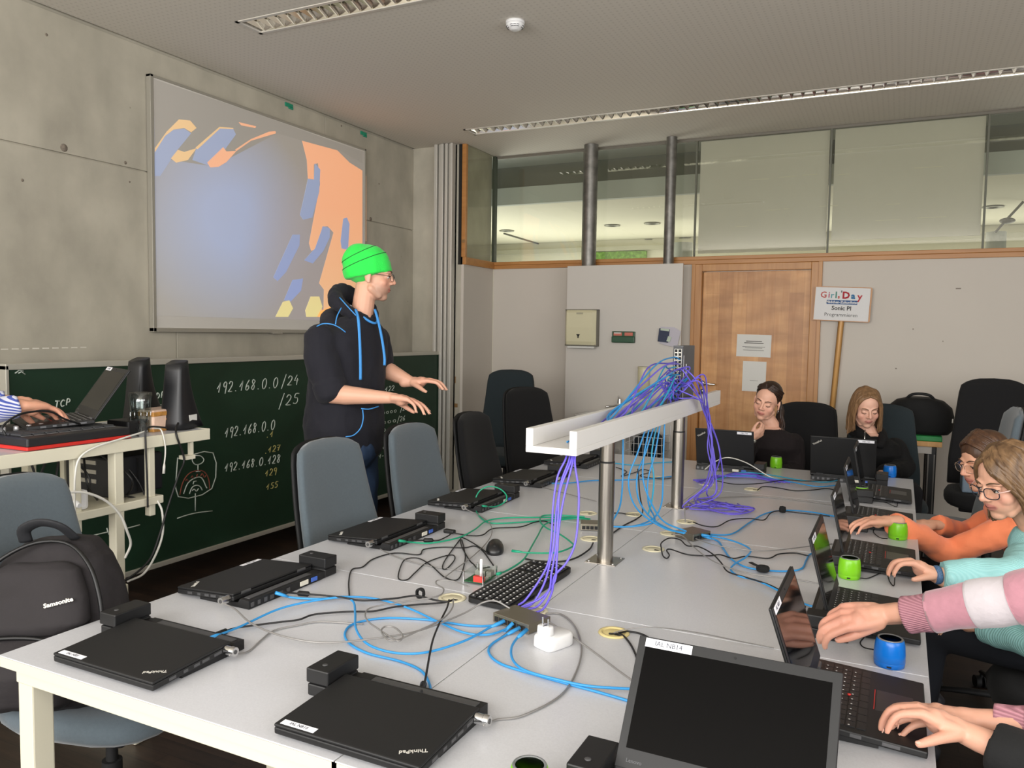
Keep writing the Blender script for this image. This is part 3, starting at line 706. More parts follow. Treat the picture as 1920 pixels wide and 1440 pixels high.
for px, py, yel, lab in ((1151, 1187, 1, 'yellowed cream cable grommet, open, left of the near open laptop'), (1225, 1030, 0, 'cream cable grommet right of the front steel post'),
        (1257, 1001, 0, 'cream cable grommet left of the small metal switch'), (1287, 979, 0, 'cream cable grommet in front of the rear steel post'), (1190, 965, 0, 'cream cable grommet between the two steel posts, under the blue loops'),
        (1102, 963, 0, 'cream cable grommet behind the front steel post, beside the green cables'), (1108, 1011, 0, 'cream cable grommet touching the left of the front steel post'), (848, 1122, 0, 'cream cable grommet at the left end of the loose keyboard'),
        (1000, 1146, 0, 'cream cable grommet hidden behind the eight port switch'), (1410, 918, 0, 'cream cable grommet near the violet cable bundle'), (1325, 908, 0, 'cream cable grommet under the violet cables by the rear steel post'), (1232, 896, 0, 'cream cable grommet left of the rear steel post')):
    p = T(px, py); t = thing('cable_grommet', lab, 'cable grommet', (p.x, p.y, TZ), 0, 'cable grommets')
    G = mat('grommet_yellow', '#dccb8e', .45) if yel else GROM
    MB().lathe([(.040, .0005), (.039, .003), (.033, .004), (.030, .0035), (.0295, .0012)], None, 28).build('ring', G, t)
    q = MB().lathe([(.0295, .0006), (.029, .0018), (.001, .0022)], None, 28) if not yel else MB().lathe([(.0295, .0003), (.028, .0012), (.001, .0014)], None, 28)
    q.build('lid', G, t)
    MB().box((.015, -.012, .0022), (.016, .010, .0015), .0007).build('cable_slot', GHOLE, t)

# cable tray on two steel posts
p1, p2 = T(1133, 1051), T(1270, 950); p1.x = p2.x = (p1.x+p2.x)/2
TRX = p1.x
zb = 1.155; zt = zb+.105
tx0 = WY(982, 840, 0).x; 
ya = 0
# near end of the tray: bottom left corner (983,848), bottom right corner (1082,855)
def solve_y(px, py, z): return T(px, py, z)
nl, nr = solve_y(983, 848, zb), solve_y(1083, 855, zb); yend = (nl.y+nr.y)/2; tw = nr.x-nl.x
fr = WX(1350, 768, nr.x); yfar = fr.y
t = thing('cable_tray', 'long white cable tray raised on two brushed steel posts', 'cable tray', (TRX, (yend+yfar)/2, TZ))
O = t.location.copy(); xl, xr = nl.x-O.x, nr.x-O.x; ya, yb2 = yend-O.y, yfar-O.y; zb_ = zb-TZ; zt_ = WX(983, 803, nl.x).z-TZ; th = .019
TRAY = mat('tray_white', '#dcdad6', .35)
MB().bx(xl, xr, ya, yb2, zb_, zb_+th, .0015).build('tray_floor', TRAY, t)
MB().bx(xl, xl+th*1.2, ya, yb2, zb_+th, zt_, .0015).build('tray_side', TRAY, t)
MB().bx(xr-th*1.2, xr, ya, yb2, zb_+th, zt_, .0015).build('tray_side', TRAY, t)
for p in (p1, p2):
    y = p.y-O.y
    q = MB().cyl((0, y, .002), (0, y, (zb_)*.80), .0265, n=32).cyl((0, y, zb_*.80+.006), (0, y, zb_-.004), .0245, n=32); po = q.build('post', STEEL, t)
    MB().cyl((0, y, zb_*.80), (0, y, zb_*.80+.006), .0255, n=32).build('joint_ring', BLACKM, po)
    MB().box((0, y, .0015), (.105, .105, .003), .001, RZ(0)).build('base_plate', STEEL, po)
    q = MB()
    for sx in (-1, 1):
        for sy in (-1, 1): q.lathe([(.005, .003), (.004, .006), (.001, .0068)], TR(sx*.042, y+sy*.042, 0), 10)
    q.build('screw', CHROME, po)
    MB().box((0, y, zb_-.002), (.09, .09, .004), .001).build('top_plate', STEEL, po)
ZT = zb+th                       # inside floor of the tray, world z
TRAY_X0, TRAY_X1, TRAY_Y0, TRAY_Y1 = nl.x, nr.x, yend, yfar

# ================================================================== OFFICE CHAIRS
def srect(w, d, n=20, e=3.2):
    out = []
    for k in range(n):
        a = 2*PI*k/n; c, s = math.cos(a), math.sin(a)
        out.append((math.copysign(abs(c)**(2/e), c)*w, math.copysign(abs(s)**(2/e), s)*d))
    return out
CHW = {}
def make_chair(label, fabric, group='high-backed office chairs', shell=None):
    """local frame: sitter looks along +y"""
    t = thing('office_chair', label, 'chair', (0, 0, 0), 0, group)
    # seat cushion
    rings = []
    for z, k in ((.425, .80), (.43, .93), (.45, 1.0), (.475, 1.0), (.492, .95), (.498, .80)):
        rings.append([(x, y+.02-(.012 if z > .46 else 0), z+(-.012*(y/.24)**3 if y > 0 else 0)) for x, y in srect(.245*k, .245*k)])
    MB().loft(rings).build('seat', fabric, t)
    MB().bx(-.16, .16, -.16, .17, .395, .427, .01).build('seat_pan', BLACKM, t)
    # back: upright, tapering towards the top, gently curved
    def back(th0, th1, name, m, wk, off):
        rings = []
        for i in range(15):
            f = i/14; z = .49+.57*f
            w = (.232-.050*max(0, f-.25)/.75)*wk
            if f > .86: w *= (1-((f-.86)/.14)**2*.13)
            yc = -.235+.045*math.sin(f*PI*.9)*-1+.0-.10*f*f+off
            th = th0+(th1-th0)*f
            if f > .9: th *= 1-((f-.9)/.1)**2*.65
            if f < .1: th *= .6+4*f
            ring = []
            for x, y in srect(w, th, 24, 4):
                bend = .035*(x/.23)**2
                zz = z-(.05*(abs(x)/.2)**3 if f > .93 else 0)
                ring.append((x, yc+y+bend, zz))
            rings.append(ring)
        return MB().loft(rings).build(name, m, t)
    back(.030, .024, 'backrest', fabric, 1.0, 0)
    back(.014, .011, 'backrest_shell', BLACKM, 1.015, -.034)
    q = MB().tube(cat_rom([(0, -.12, .41), (0, -.24, .42), (0, -.305, .50), (0, -.325, .62)], 5), .022, 10, flat=.6); q.build('back_support', BLACKM, t)
    MB().cyl((0, 0, .10), (0, 0, .26), .027).cyl((0, 0, .26), (0, 0, .40), .016).build('gas_column', BLACKM, t)
    MB().lathe([(.03, .07), (.045, .075), (.045, .11), (.03, .125)], None, 20).build('hub', BLACKM, t)
    for k in range(5):
        a = 2*PI*k/5+.3; d = V((math.cos(a), math.sin(a), 0))
        lg = MB().tube([d*.03+V((0, 0, .10)), d*.17+V((0, 0, .092)), d*.30+V((0, 0, .075))], [.022, .018, .013], 8, flat=.7).build('leg', BLACKM, t)
        c = d*.30; s = V((-d.y, d.x, 0))
        MB().cyl(c+s*.006+V((0, 0, .028)), c+s*.026+V((0, 0, .028)), .028).cyl(c-s*.006+V((0, 0, .028)), c-s*.026+V((0, 0, .028)), .028).cyl(c+V((0, 0, .03)), c+V((0, 0, .075)), .007).build('castor', BLACKM, lg)
    return t
F_GREY = mat('blue_grey_fabric', '#556067', .95, var=(120, .06), bump=(500, .15), sheen=.3)
F_BLACK = mat('black_fabric', '#0d0d0f', .95, var=(120, .08), bump=(500, .15), sheen=.05)
F_TEAL = mat('dark_teal_fabric', '#222c30', .95, var=(120, .06), bump=(500, .15), sheen=.06)
def put(c, x, y, deg):
    c.location = (x, y, 0); c.rotation_euler = (0, 0, rad(deg)); return c

# chairs in place
c = make_chair('blue-grey office chair with the black backpack leaning on it, front left', F_GREY); put(c, -1.98, 1.47, -78)
CH_GREY = c
def more(src, x, y, deg, label, sz=1.0):
    r = dup(src, (x, y, 0), rad(deg), label); r.scale = (1, 1, sz); return r
more(CH_GREY, -1.73, 2.52, -90, 'blue-grey office chair directly in front of the standing man')
more(CH_GREY, -1.74, 3.14, -90, 'blue-grey office chair right of the standing man, by the blackboard end')
c = make_chair('black office chair on the left long side of the table, nearest the black laptops', F_BLACK); put(c, -1.76, 3.80, -86)
CH_BLACK = c
p = Q(990, 770, 5.3); more(CH_BLACK, p.x+.29, p.y-.12, -112, 'black office chair at the far left corner of the table', 1.07)
c = make_chair('dark teal office chair standing in the corner against the white wall', F_TEAL); put(c, -2.80, 5.60, -160); c.scale = (1, 1, 1.12)
CH_TEAL = c
more(CH_BLACK, -.60, 5.30, 172, 'black office chair under the girl with the dark ponytail', 1.0)
more(CH_TEAL, -.06, 5.48, 186, 'dark teal office chair under the girl with the blond hair', 1.0)
more(CH_BLACK, .52, 5.55, 176, 'big black office chair empty against the back wall at the right', 1.18)
more(CH_GREY, .19, 4.62, 92, 'blue-grey office chair seen edge-on behind the girl in orange', 1.10)
more(CH_GREY, .46, 3.60, 90, 'blue-grey office chair under the girl in the orange sweater', .92)
more(CH_BLACK, .56, 2.93, 90, 'black office chair under the girl in the mint sweater', .86)
more(CH_BLACK, .70, 2.02, 90, 'black office chair under the person in the pink sweater', .86)
more(CH_BLACK, .76, 1.28, 92, 'black office chair under the person with the black sleeve', .86)

# ================================================================== THINGS ON THE BACK WALL
# washing place: white panel, basin, tap, dispensers
PY = YB-.22
a, e = WY(1060, 700, PY), WY(1281, 493, PY); ztop = WY(1060, 499, PY).z
o = MB().bx(a.x, e.x, PY, PY+.02, .03, ztop, .002).bx(a.x+.05, a.x+.08, PY+.02, YB-.001, .1, ztop-.05).bx(e.x-.08, e.x-.05, PY+.02, YB-.001, .1, ztop-.05).build('washing_panel', WHITE_PANEL)
tag(o, 'tall white panel behind the wash basin, in front of the steel posts', 'panel')
def onp(px, py): return WY(px, py, PY)
a, e = onp(1067, 582), onp(1122, 647); w, h = e.x-a.x, a.z-e.z
t = thing('paper_towel_dispenser', 'cream metal paper towel dispenser on the white panel', 'towel dispenser', ((a.x+e.x)/2, PY, e.z))
CRM = mat('dispenser_cream', '#cfc9a8', .35)
q = MB(); rings = []
for z, dy in ((0, .09), (.03, .10), (h*.5, .105), (h*.93, .10), (h, .085)):
    rings.append([(-w/2, 0, z), (-w/2, -dy*.75, z), (-w/2+.02, -dy, z), (w/2-.035, -dy, z), (w/2, -dy*.7, z), (w/2, 0, z)])
q.loft(rings, smooth=False).build('cover', CRM, t)
q = MB().bx(-w/2-.006, w/2+.006, -.075, 0, -.012, .003, .002).bx(-w/2-.005, -w/2, -.07, 0, 0, h+.006).bx(w/2, w/2+.006, -.066, 0, 0, h+.006).bx(-w/2-.005, w/2+.006, -.08, 0, h, h+.008, .002); q.build('edge_frame', mat('dispenser_edge', '#6f6b5e', .4), t)
MB().prism([(-.018, .014), (.018, .014), (.005, -.004), (.005, -.02), (-.005, -.02), (-.005, -.004)], 0, .002, TR(-.01, -.107, .08) @ RX(PI/2)).build('keyhole_mark', BLACKM, t)
MB().bx(-.03, .03, -.108, -.103, h*.88, h*.93).build('maker_plate', mat('plate_grey', '#a9a48c', .4), t)
MB().bx(-w/2+.015, w/2-.02, -.06, -.02, -.03, -.012).build('paper_towel', mat('paper_white', '#d9d8d2', .8), t)
a, e = onp(1149, 621), onp(1191, 643); w, h = e.x-a.x, a.z-e.z
t = thing('plaster_dispenser', 'small green plaster dispenser on the white panel', 'plaster dispenser', ((a.x+e.x)/2, PY, e.z))
MB().bx(-w/2, w/2, -.035, 0, 0, h*.55, .006).bx(-w/2, w/2, -.02, 0, 0, h, .004).build('case', mat('dispenser_green', '#1d4a30', .35), t)
q = MB(); 
for i, x in enumerate((-.42, .06)): q.bx(w*x, w*(x+.36), -.024, -.02, h*.62, h*.9)
q.build('plaster_pack', mat('plaster_pink', '#c9705f', .6), t)
MB().bx(-w*.4, -w*.1, -.026, -.022, h*.8, h*.9).build('plaster_label', mat('paper_white', '#d9d8d2', .8), t)
a, e = onp(1233, 612), onp(1268, 646); w, h = e.x-a.x, a.z-e.z
t = thing('leaflet_holder', 'wall holder with fanned leaflets at the right of the white panel', 'leaflets', ((a.x+e.x)/2, PY, e.z))
for i in range(4):
    MB().box((.012*i, -.004-.004*i, h*.5-.004*i), (w*.75, .002, h*.95), 0, RY(rad(2+3*i))).build('leaflet', mat('leaflet_pale', '#bdb9c2', .7), t)
MB().box((-.03, -.022, h*.48), (w*.55, .002, h*.75), 0, RY(rad(6))).build('leaflet', mat('leaflet_dark', '#26304a', .6), t)
MB().box((-.025, -.0245, h*.8), (w*.45, .002, h*.12), 0, RY(rad(6))).box((.01, -.0245, h*.33), (w*.18, .002, h*.3), 0, RY(rad(18))).build('leaflet_picture', mat('leaflet_print', '#b9c6b4', .6), t)
a, e = onp(1198, 687), onp(1218, 745); w, h = e.x-a.x, a.z-e.z
t = thing('cup_dispenser', 'cream upright half-round dispenser above the tap', 'dispenser', ((a.x+e.x)/2, PY, e.z))
MB().lathe([(w*.5, 0), (w*.5, h-.006), (w*.47, h)], MX.Diagonal((1, .8, 1, 1)) @ TR(0, -.03, 0), 24).build('tube', CRM, t)
MB().lathe([(w*.52, h*.96), (w*.52, h)], MX.Diagonal((1, .8, 1, 1)) @ TR(0, -.03, 0), 24).build('rim', CRM, t)
MB().bx(-.012, .012, -.07, -.055, .02, .05, .002).build('lever', BLACK, t)
a, e = onp(1077, 768), onp(1260, 768)
t = thing('wash_basin', 'white wash basin on the white panel behind the cable tray', 'wash basin', ((a.x+e.x)/2-.03, PY, a.z-.17)); w = .55; PORC = mat('porcelain', '#d6d5d2', .12)
q = MB()
outer = [[(x, y-.22, 0) for x, y in srect(w/2*k, .22*k)] for k in (1,)]
rings = [[(x, y-.225, z) for x, y in srect(w/2*k, .225*k, 28, 5)] for z, k in ((.0, .62), (.05, .85), (.12, .98), (.16, 1.0), (.17, .985), (.168, .86), (.13, .80), (.06, .6), (.045, .2))]
q.loft(rings).build('basin', PORC, t)
MB().lathe([(.02, .047), (.018, .050), (.003, .051)], TR(0, -.225, 0), 16).build('drain', CHROME, t)
MB().cyl((0, -.2, 0), (0, -.2, -.15), .02).cyl((0, -.2, -.15), (0, 0, -.17), .018).build('drain_pipe', CHROME, t)
p = onp(1165, 760)
t = thing('tap', 'chrome lever tap above the wash basin', 'tap', (p.x, PY, p.z))
MB().cyl((0, 0, 0), (0, -.03, 0), .03).cyl((0, -.03, 0), (0, -.075, 0), .022).limb([((0, -.06, 0), .014), ((-.04, -.11, -.002), .012), ((-.085, -.15, -.006), .011)]).build('spout', CHROME, t)
MB().cyl((0, -.05, .015), (0, -.05, .06), .022, .018).limb([((0, -.05, .062), .012), ((0, -.09, .085), .007)]).build('lever', CHROME, t)
# wire shelf with dark bag under the basin, right end
p = WY(1215, 842, PY-.12)
t = thing('wire_basket', 'white wire basket with a dark crumpled bag in front of the white panel', 'basket', (p.x, PY-.15, p.z-.10))
q = MB()
for i in range(9): q.tube([(-.16+.04*i, -.12, .22), (-.16+.04*i, -.12, 0), (-.16+.04*i, .12, 0), (-.16+.04*i, .12, .22)], .003, 5)
for z in (0.02, .09, .16, .22): q.tube([(-.16, -.12, z), (.16, -.12, z), (.16, .12, z), (-.16, .12, z), (-.16, -.12, z)], .003, 5)
for sx in (-1, 1): q.tube([(sx*.16, .12, .0), (sx*.16, .145, .0), (sx*.16, .145, .3)], .005, 6)
q.build('wire_frame', WHITE_PL, t)
o = MB().ell((p.x, PY-.15, p.z+.01), (.14, .10, .13)).ell((p.x+.05, PY-.16, p.z+.07), (.10, .09, .09)).skin('cloth_bag', mat('bag_navy', '#1c2730', .9, bump=(20, .5)), None, .012, 2); tag(o, 'dark bag lying in the white wire basket', 'bag')

# notices on the door, sign on a stick
DY = YB+.03
def notice(px0, py0, px1, py1, lab, n, rot=0):
    a, e = WY(px0, py0, DY-.002), WY(px1, py1, DY-.002); w, h = e.x-a.x, a.z-e.z
    t = thing('paper_notice', lab, 'notice', ((a.x+e.x)/2, DY, (a.z+e.z)/2), 0, 'notices on the door')
    MB().box((0, -.0012, 0), (w, .0012, h), 0, RY(rad(rot))).build('sheet', mat('paper_white', '#d9d8d2', .8), t)
    q = MB()
    for x, z, ww, hh in n: q.box((x*w, -.0022, z*h), (ww*w, .0006, hh*h), 0, RY(rad(rot)))
    q.build('printed_lines', mat('print_grey', '#5a5753', .8), t); return t, w, h
t, w, h = notice(1382, 627, 1445, 670, 'landscape paper notice taped to the upper middle of the door', [(0, .20, .46, .035), (0, .12, .56, .035), (0, -.05, .66, .018), (0, -.1, .5, .018), (0, -.2, .60, .018)], 1)
notice(1393, 677, 1435, 735, 'portrait paper notice taped to the door under the landscape one', [(0, -.14, .35, .008)], .5)
SY = YB-.05
bc = WY(1574, 600, SY); bt = WY(1555, 840, SY)
t = thing('placard', 'placard on a wooden stick leaning beside the door', 'sign', (bt.x, SY, 0))
O = t.location.copy(); SIGN = mat('sign_white', '#dad9d8', .6)
a, e, g = WY(1530, 538, SY), WY(1633, 541, SY), WY(1527, 599, SY)
cx, cz = (WY(1527, 599, SY)+WY(1633, 541, SY))*.5-O, 0
ctr = (WY(1527, 599, SY)+WY(1633, 541, SY)+WY(1530, 538, SY)+WY(1626, 603, SY))*.25-O
w, h = (WY(1633, 541, SY)-WY(1530, 538, SY)).length, (WY(1530, 538, SY)-WY(1527, 599, SY)).length
e1 = (WY(1633, 541, SY)-WY(1530, 538, SY)).normalized(); e2 = V((0, -1, 0)); e3 = e1.cross(-e2).normalized()
if e3.z < 0: e3 = -e3
MS = mtx(ctr, e1, e3, V((0, -1, 0)))           # local x right, y up, z towards the viewer
st = WY(1577, 603, SY)-O; sb = WY(1553, 838, SY)-O; dr = (sb-st).normalized(); L = (st.z)/-dr.z
foot = st+dr*L
MB().tube([st-dr*.2+V((0, .02, 0)), st+V((0, .012, 0)), foot+V((0, .0, .0))], .0225, 4, flat=.55, hint=V((0, 1, 0))).build('stick', WOOD_PINE, t)
MB().box((0, 0, 0), (w, h, .006), .001, MS).build('board', SIGN, t)
q = MB()
for x0, x1, yy0, yy1 in ((-w/2-.006, w/2+.006, h/2, h/2+.006), (-w/2-.006, w/2+.006, -h/2-.006, -h/2), (-w/2-.006, -w/2, -h/2, h/2), (w/2, w/2+.012, -h/2, h/2)): q.bx(x0, x1, yy0, yy1, -.01, .005, 0, MS)
q.build('board_edge', WOOD_POST, t)
FRONT = MS @ TR(0, 0, .0034)
def sgn(txt, x, y, s, col, bold=0.0): MB().text(txt, s*h, FRONT @ TR(x*w, y*h, 0), .0003, bold=bold).build('lettering', mat('ink_'+col.strip('#'), col, .7), t)
sgn('G', -.345, .26, .26, '#b5453f', .001); sgn('i', -.245, .265, .26, '#b04a6a', .001); sgn('r', -.185, .255, .25, '#6aa0a8', .0015); sgn('l', -.115, .265, .27, '#4f8a7a', .002); sgn('s', -.065, .215, .15, '#c0483c', .0015); sgn("'", -.02, .31, .24, '#55504c', .001)
sgn('D', .065, .26, .29, '#a8202c', .003); sgn('a', .195, .25, .25, '#2d6f9c', .003); sgn('y', .315, .235, .28, '#b5303a', .002)
MB().box((.0, .055*h, 0), (.56*w, .125*h, .0006), 0, FRONT).build('printed_band', mat('ink_blue', '#1d4f86', .7), t)
MB().text('Mädchen-Zukunftstag', .105*h, FRONT @ TR(0, .055*h, .0005), .0003, bold=.001).build('lettering', SIGN, t)
sgn('Sonic PI', 0, -.13, .175, '#3b3a3a', .0012); sgn('Programmieren', 0, -.33, .15, '#4d4b4a', 0)

# little side table with a bag, right of the blond girl
BY = 6.25
a, e = WY(1700, 838, BY), WY(1763, 838, BY)
t = thing('side_table', 'narrow side table with beech edge and ribbed black legs against the back wall', 'table', ((a.x+e.x)/2-.12, BY+.02, 0)); zt2 = WY(1740, 828, BY-.25).z; w = e.x-(t.location.x)
MB().bx(-w, w, -.27, .27, zt2-.035, zt2, .003).build('table_top', WOOD_PINE, t)
MB().bx(-w+.02, w-.06, -.25, .25, zt2-.085, zt2-.035).build('apron', mat('apron_grey', '#b9b4ad', .5), t)
for sx in (-1, 1):
    for sy in (-1, 1):
        q = MB().bx(sx*(w-.06)-.03, sx*(w-.06)+.03, sy*.21-.03, sy*.21+.03, 0, zt2-.035, .006)
        lg = q.build('leg', BLACK, t); q = MB()
        for k in (-.6, .6): q.bx(sx*(w-.06)+k*.03-.004, sx*(w-.06)+k*.03+.004, sy*.21-.0315, sy*.21+.0315, .01, zt2-.09)
        q.build('rib', mat('rib_grey', '#6f6b66', .4, metal=.4), lg)
TLX = t.location.x
o = MB().bx(TLX-w+.02, TLX+w-.0, BY-.24, BY+.2, zt2, zt2+.035, .006).build('folder', mat('folder_green', '#1f8a45', .5)); tag(o, 'green folder on the side table under the black bag', 'folder')
p = WY(1735, 798, BY-.05)
t = thing('shoulder_bag', 'black bag on the green folder, beside the blond girl', 'bag', (p.x-.04, BY-.03, zt2+.036))
q = MB(); rings = []
for z, k in ((0, .86), (.03, .98), (.12, 1.0), (.18, .93), (.225, .70), (.245, .35)):
    rings.append([(x, y, z) for x, y in srect(.215*k, .15*(.75+.25*k), 24, 3)])
q.loft(rings).build('bag_body', mat('bag_black', '#070708', .85, bump=(14, .5)), t)
MB().tube(cat_rom([(-.10, -.05, .22), (-.05, -.08, .27), (.05, -.08, .27), (.10, -.05, .22)], 5), .01, 8).build('strap', BLACKM, t)
MB().box((.20, -.08, .10), (.012, .02, .03), .003).build('buckle', ALU, t)
# blue box on the black chair seat at the right
p = T(1800, 868, .64)
t = thing('storage_box', 'blue-grey plastic box with blue lid on the black chair by the back wall', 'box', (.46, 5.47, .60))
MB().bx(-.10, .16, -.10, .10, -.012, .12, .008).build('box_body', mat('box_blue_grey', '#6f8090', .5), t)
MB().bx(-.115, .175, -.115, .115, .12, .15, .01).build('lid', mat('lid_blue', '#3a4e8a', .4), t)

# ================================================================== MEDIA CART AT THE BLACKBOARD
CX, CZT = -2.50, 1.09
t = thing('media_cart', 'cream steel standing cart with lower shelf in front of the blackboard', 'cart', (CX, 1.85, 0))
y1 = WX(392, 806, CX).y-1.85; y0 = -.62
MB().bx(-.55, 0, y0, y1, CZT-.004, CZT, .001).build('worktop', LAM, t)
q = MB().bx(-.004, .006, y0, y1, CZT-.042, CZT+.002, .002).bx(-.55, 0, y1-.006, y1+.004, CZT-.042, CZT+.002, .002).bx(-.55, 0, y0-.004, y0+.006, CZT-.042, CZT+.002, .002).bx(-.556, -.546, y0, y1, CZT-.042, CZT+.002, .002); q.bx(-.54, 0, y0, y1, CZT-.03, CZT-.005); q.build('worktop_edge', CREAM, t)
def cartx(px, py, x=CX-.02): return WX(px, py, x).y-1.85
yB = cartx(219, 900); yA = cartx(143, 900); yC = cartx(283, 900)
zsf = WX(200, 955, CX-.02).z
MB().bx(-.045, -.005, yB-.018, yB+.018, .52, CZT-.04, .003).bx(-.052, .002, yB-.024, yB+.024, .06, .56, .003).build('leg', CREAM, t)
MB().bx(-.545, -.505, yB-.018, yB+.018, .52, CZT-.04, .003).bx(-.552, -.498, yB-.024, yB+.024, .06, .56, .003).build('leg', CREAM, t)
MB().bx(-.50, .10, yB-.035, yB+.035, .0, .06, .005).build('foot', CREAM, t)
MB().bx(-.62, -.30, yB-.035, yB+.035, .0, .06, .005).build('foot', CREAM, t)
for y in (yA, yC):
    MB().bx(-.04, -.012, y-.013, y+.013, zsf-.06, CZT-.04, .003).build('shelf_hanger', CREAM, t)
    MB().bx(-.535, -.507, y-.013, y+.013, zsf-.06, CZT-.04, .003).build('shelf_hanger', CREAM, t)
MB().bx(-.54, 0, yA-.28, yC+.04, zsf-.016, zsf+.014, .003).build('shelf', CREAM, t)
MB().bx(-.02, -.005, y1-.09, y1-.075, CZT-.10, CZT-.04).bx(-.035, .005, y1-.12, y1-.075, CZT-.11, CZT-.095).build('cable_hook', CREAM, t)
yl = WX(4, 760, CX-.05).y
# things on the cart: world helper
def CT(px, py, z=CZT): return T(px, py, z)
p = CT(85, 826)
t = thing('pad_controller', 'black pad controller with red edge at the front of the cart', 'controller', (CX-.115, p.y, CZT)); L = .19
MB().bx(-.10, .10, -L, L, .012, .042, .005).build('case', mat('controller_black', '#1c1c1e', .45), t)
MB().bx(-.103, .103, -L-.003, L+.003, .002, .014, .003).build('base_edge', mat('controller_red', '#c02a22', .4), t)
q = MB()
for i in range(8):
    for j in range(2): q.bx(-.085+.062*j, -.03+.062*j, -L+.02+i*.044, -L+.058+i*.044, .042, .049, .003)
q.build('pads', mat('pad_grey', '#37383a', .6), t)
for i in range(8): MB().lathe([(.009, .041), (.008, .062), (.006, .064)], TR(-.092, -L+.04+i*.044, 0), 12).build('knob', mat('knob_silver', '#b9b9b9', .3, metal=.6), t)
q = MB()
for i in range(8): q.bx(.035, .039, -L+.02+i*.044, -L+.058+i*.044, .0425, .0435)
q.build('printed_line', MATS['knob_silver'], t)
def tumbler(px, py):
    p = CT(px, py)
    t = thing('water_glass', 'faceted glass tumbler half full of water on the cart', 'glass', (CX-.13, p.y, CZT))
    n = 20; H = .155; prof = [(.031, .002), (.033, .006), (.0345, .05), (.037, .085), (.0385, .09), (.041, .12), (.043, H), (.0415, H), (.0395, .12), (.037, .09), (.0352, .085), (.031, .012), (.001, .010)]
    q = MB().lathe(prof, None, 40, caps=False); q.lathe([(.001, .002), (.031, .002)], None, 40, caps=False)
    for k in range(10):
        a = 2*PI*k/10; q.limb([((.0345*math.cos(a), .0345*math.sin(a), .008), .0035), ((.0375*math.cos(a), .0375*math.sin(a), .08), .0045)], 8)
    gm = glass_mat('tumbler_glass', '#eef2f1', .10); q.build('glass', gm, t)
    wm = glass_mat('water', '#e6ecec', .05)
    MB().lathe([(.0305, .0125), (.0345, .085), (.036, .0895), (.001, .0895)], None, 36).build('water', wm, t)
tumbler(247, 809)
p = CT(292, 806)
t = thing('biscuit_packet', 'pink and brown biscuit packet between the tumbler and the speaker', 'packet', (CX-.15, p.y+.02, CZT), rad(8))
MB().bx(-.05, .05, -.085, .085, 0, .085, .006).build('packet_body', mat('packet_pink', '#d9b9a4', .5, var=(20, .2)), t)
q = MB().bx(-.052, .052, -.087, .087, .06, .078, .003).bx(-.052, .052, -.087, .087, .0, .012, .003).bx(.0505, .0525, -.02, .05, .02, .05); q.build('packet_print', mat('packet_brown', '#b5813f', .5, var=(60, .3)), t)
def speaker(x, px, py, lab, rz):
    p = WX(px, py, x); t = thing('computer_speaker', lab, 'speaker', (x, p.y, CZT), rz, 'desktop speakers on the cart')
    # tapering wedge, leaning back
    def rr(z, w, y0, y1): return [(-w, y0, z), (-w*.8, y1, z), (w*.8, y1, z), (w, y0, z)]
    SPK = mat('speaker_black', '#17181b', .42)
    rings = []
    for f in [i/10 for i in range(11)]:
        w = .050-.012*f+.008*(1-f)**3; d0 = -.070+.030*f; d1 = .100-.082*f-.018*math.sin(f*PI)
        rings.append([(x2, (d0+d1)/2+y2, .006+.262*f+(y2*.35*f)) for x2, y2 in srect(w, (d1-d0)/2, 20, 5)])
    MB().loft(rings).build('housing', SPK, t)
    MB().lathe([(.05, 0), (.05, .008)], MX.Diagonal((1.1, 1.3, 1, 1)), 24).build('foot', BLACKM, t)
    for zz, yk in ((.16, .022), (.10, .042)): MB().cyl((0, yk-.01, zz), (0, yk+.016, zz), .010).build('knob', BLACKM, t)
    MB().box((.0525, .015, .045), (.003, .05, .026), 0).build('label_sticker', mat('paper_white', '#d9d8d2', .8), t)
speaker(CX-.10, 336, 803, 'black wedge speaker at the right corner of the cart, with white sticker', rad(14))
speaker(CX-.42, 266, 775, 'black wedge speaker standing behind the tumbler', rad(10))
p = CT(215, 806)
t = thing('audio_interface', 'small flat black box left of the tumbler on the cart', 'box', (CX-.17, p.y, CZT)); 
MB().bx(-.06, .06, -.07, .06, 0, .05, .006).build('case', BLACK, t)
q = MB()
for i in range(3): q.cyl((.06, -.03+.03*i, .02), (.064, -.03+.03*i, .02), .006)
q.build('socket', BLACKM, t)
# under the shelf line: computer tower, power box, tangle
yw = WX(232, 900, CX-.18).y
t = thing('computer_tower', 'black computer tower on the lower shelf of the cart', 'computer', (CX-.16, yw-.0, zsf+.014)); HT = CZT-.05-zsf-.045
MB().bx(-.20, .06, -.115, .115, 0, HT, .008).build('case', mat('tower_black', '#1a1b1e', .5), t)
MB().bx(.06, .064, -.005, .000, .01, HT-.01).build('panel_joint', BLACKM, t)
q = MB()
for i in range(6): q.bx(-.17, -.02, -.118, -.1145, .05+i*.035, .065+i*.035)
q.build('rear_slot', ALU, t)
p = WX(100, 945, CX-.06)
t = thing('power_box', 'white power supply box on the left of the lower shelf', 'power supply', (CX-.07, p.y+.02, zsf+.014))
MB().bx(-.05, .05, -.085, .085, 0, .07, .012).build('case', WHITE_PL, t)
MB().cyl((.05, .03, .03), (.075, .03, .025), .014, .008).build('cable_gland', WHITE_PL, t)

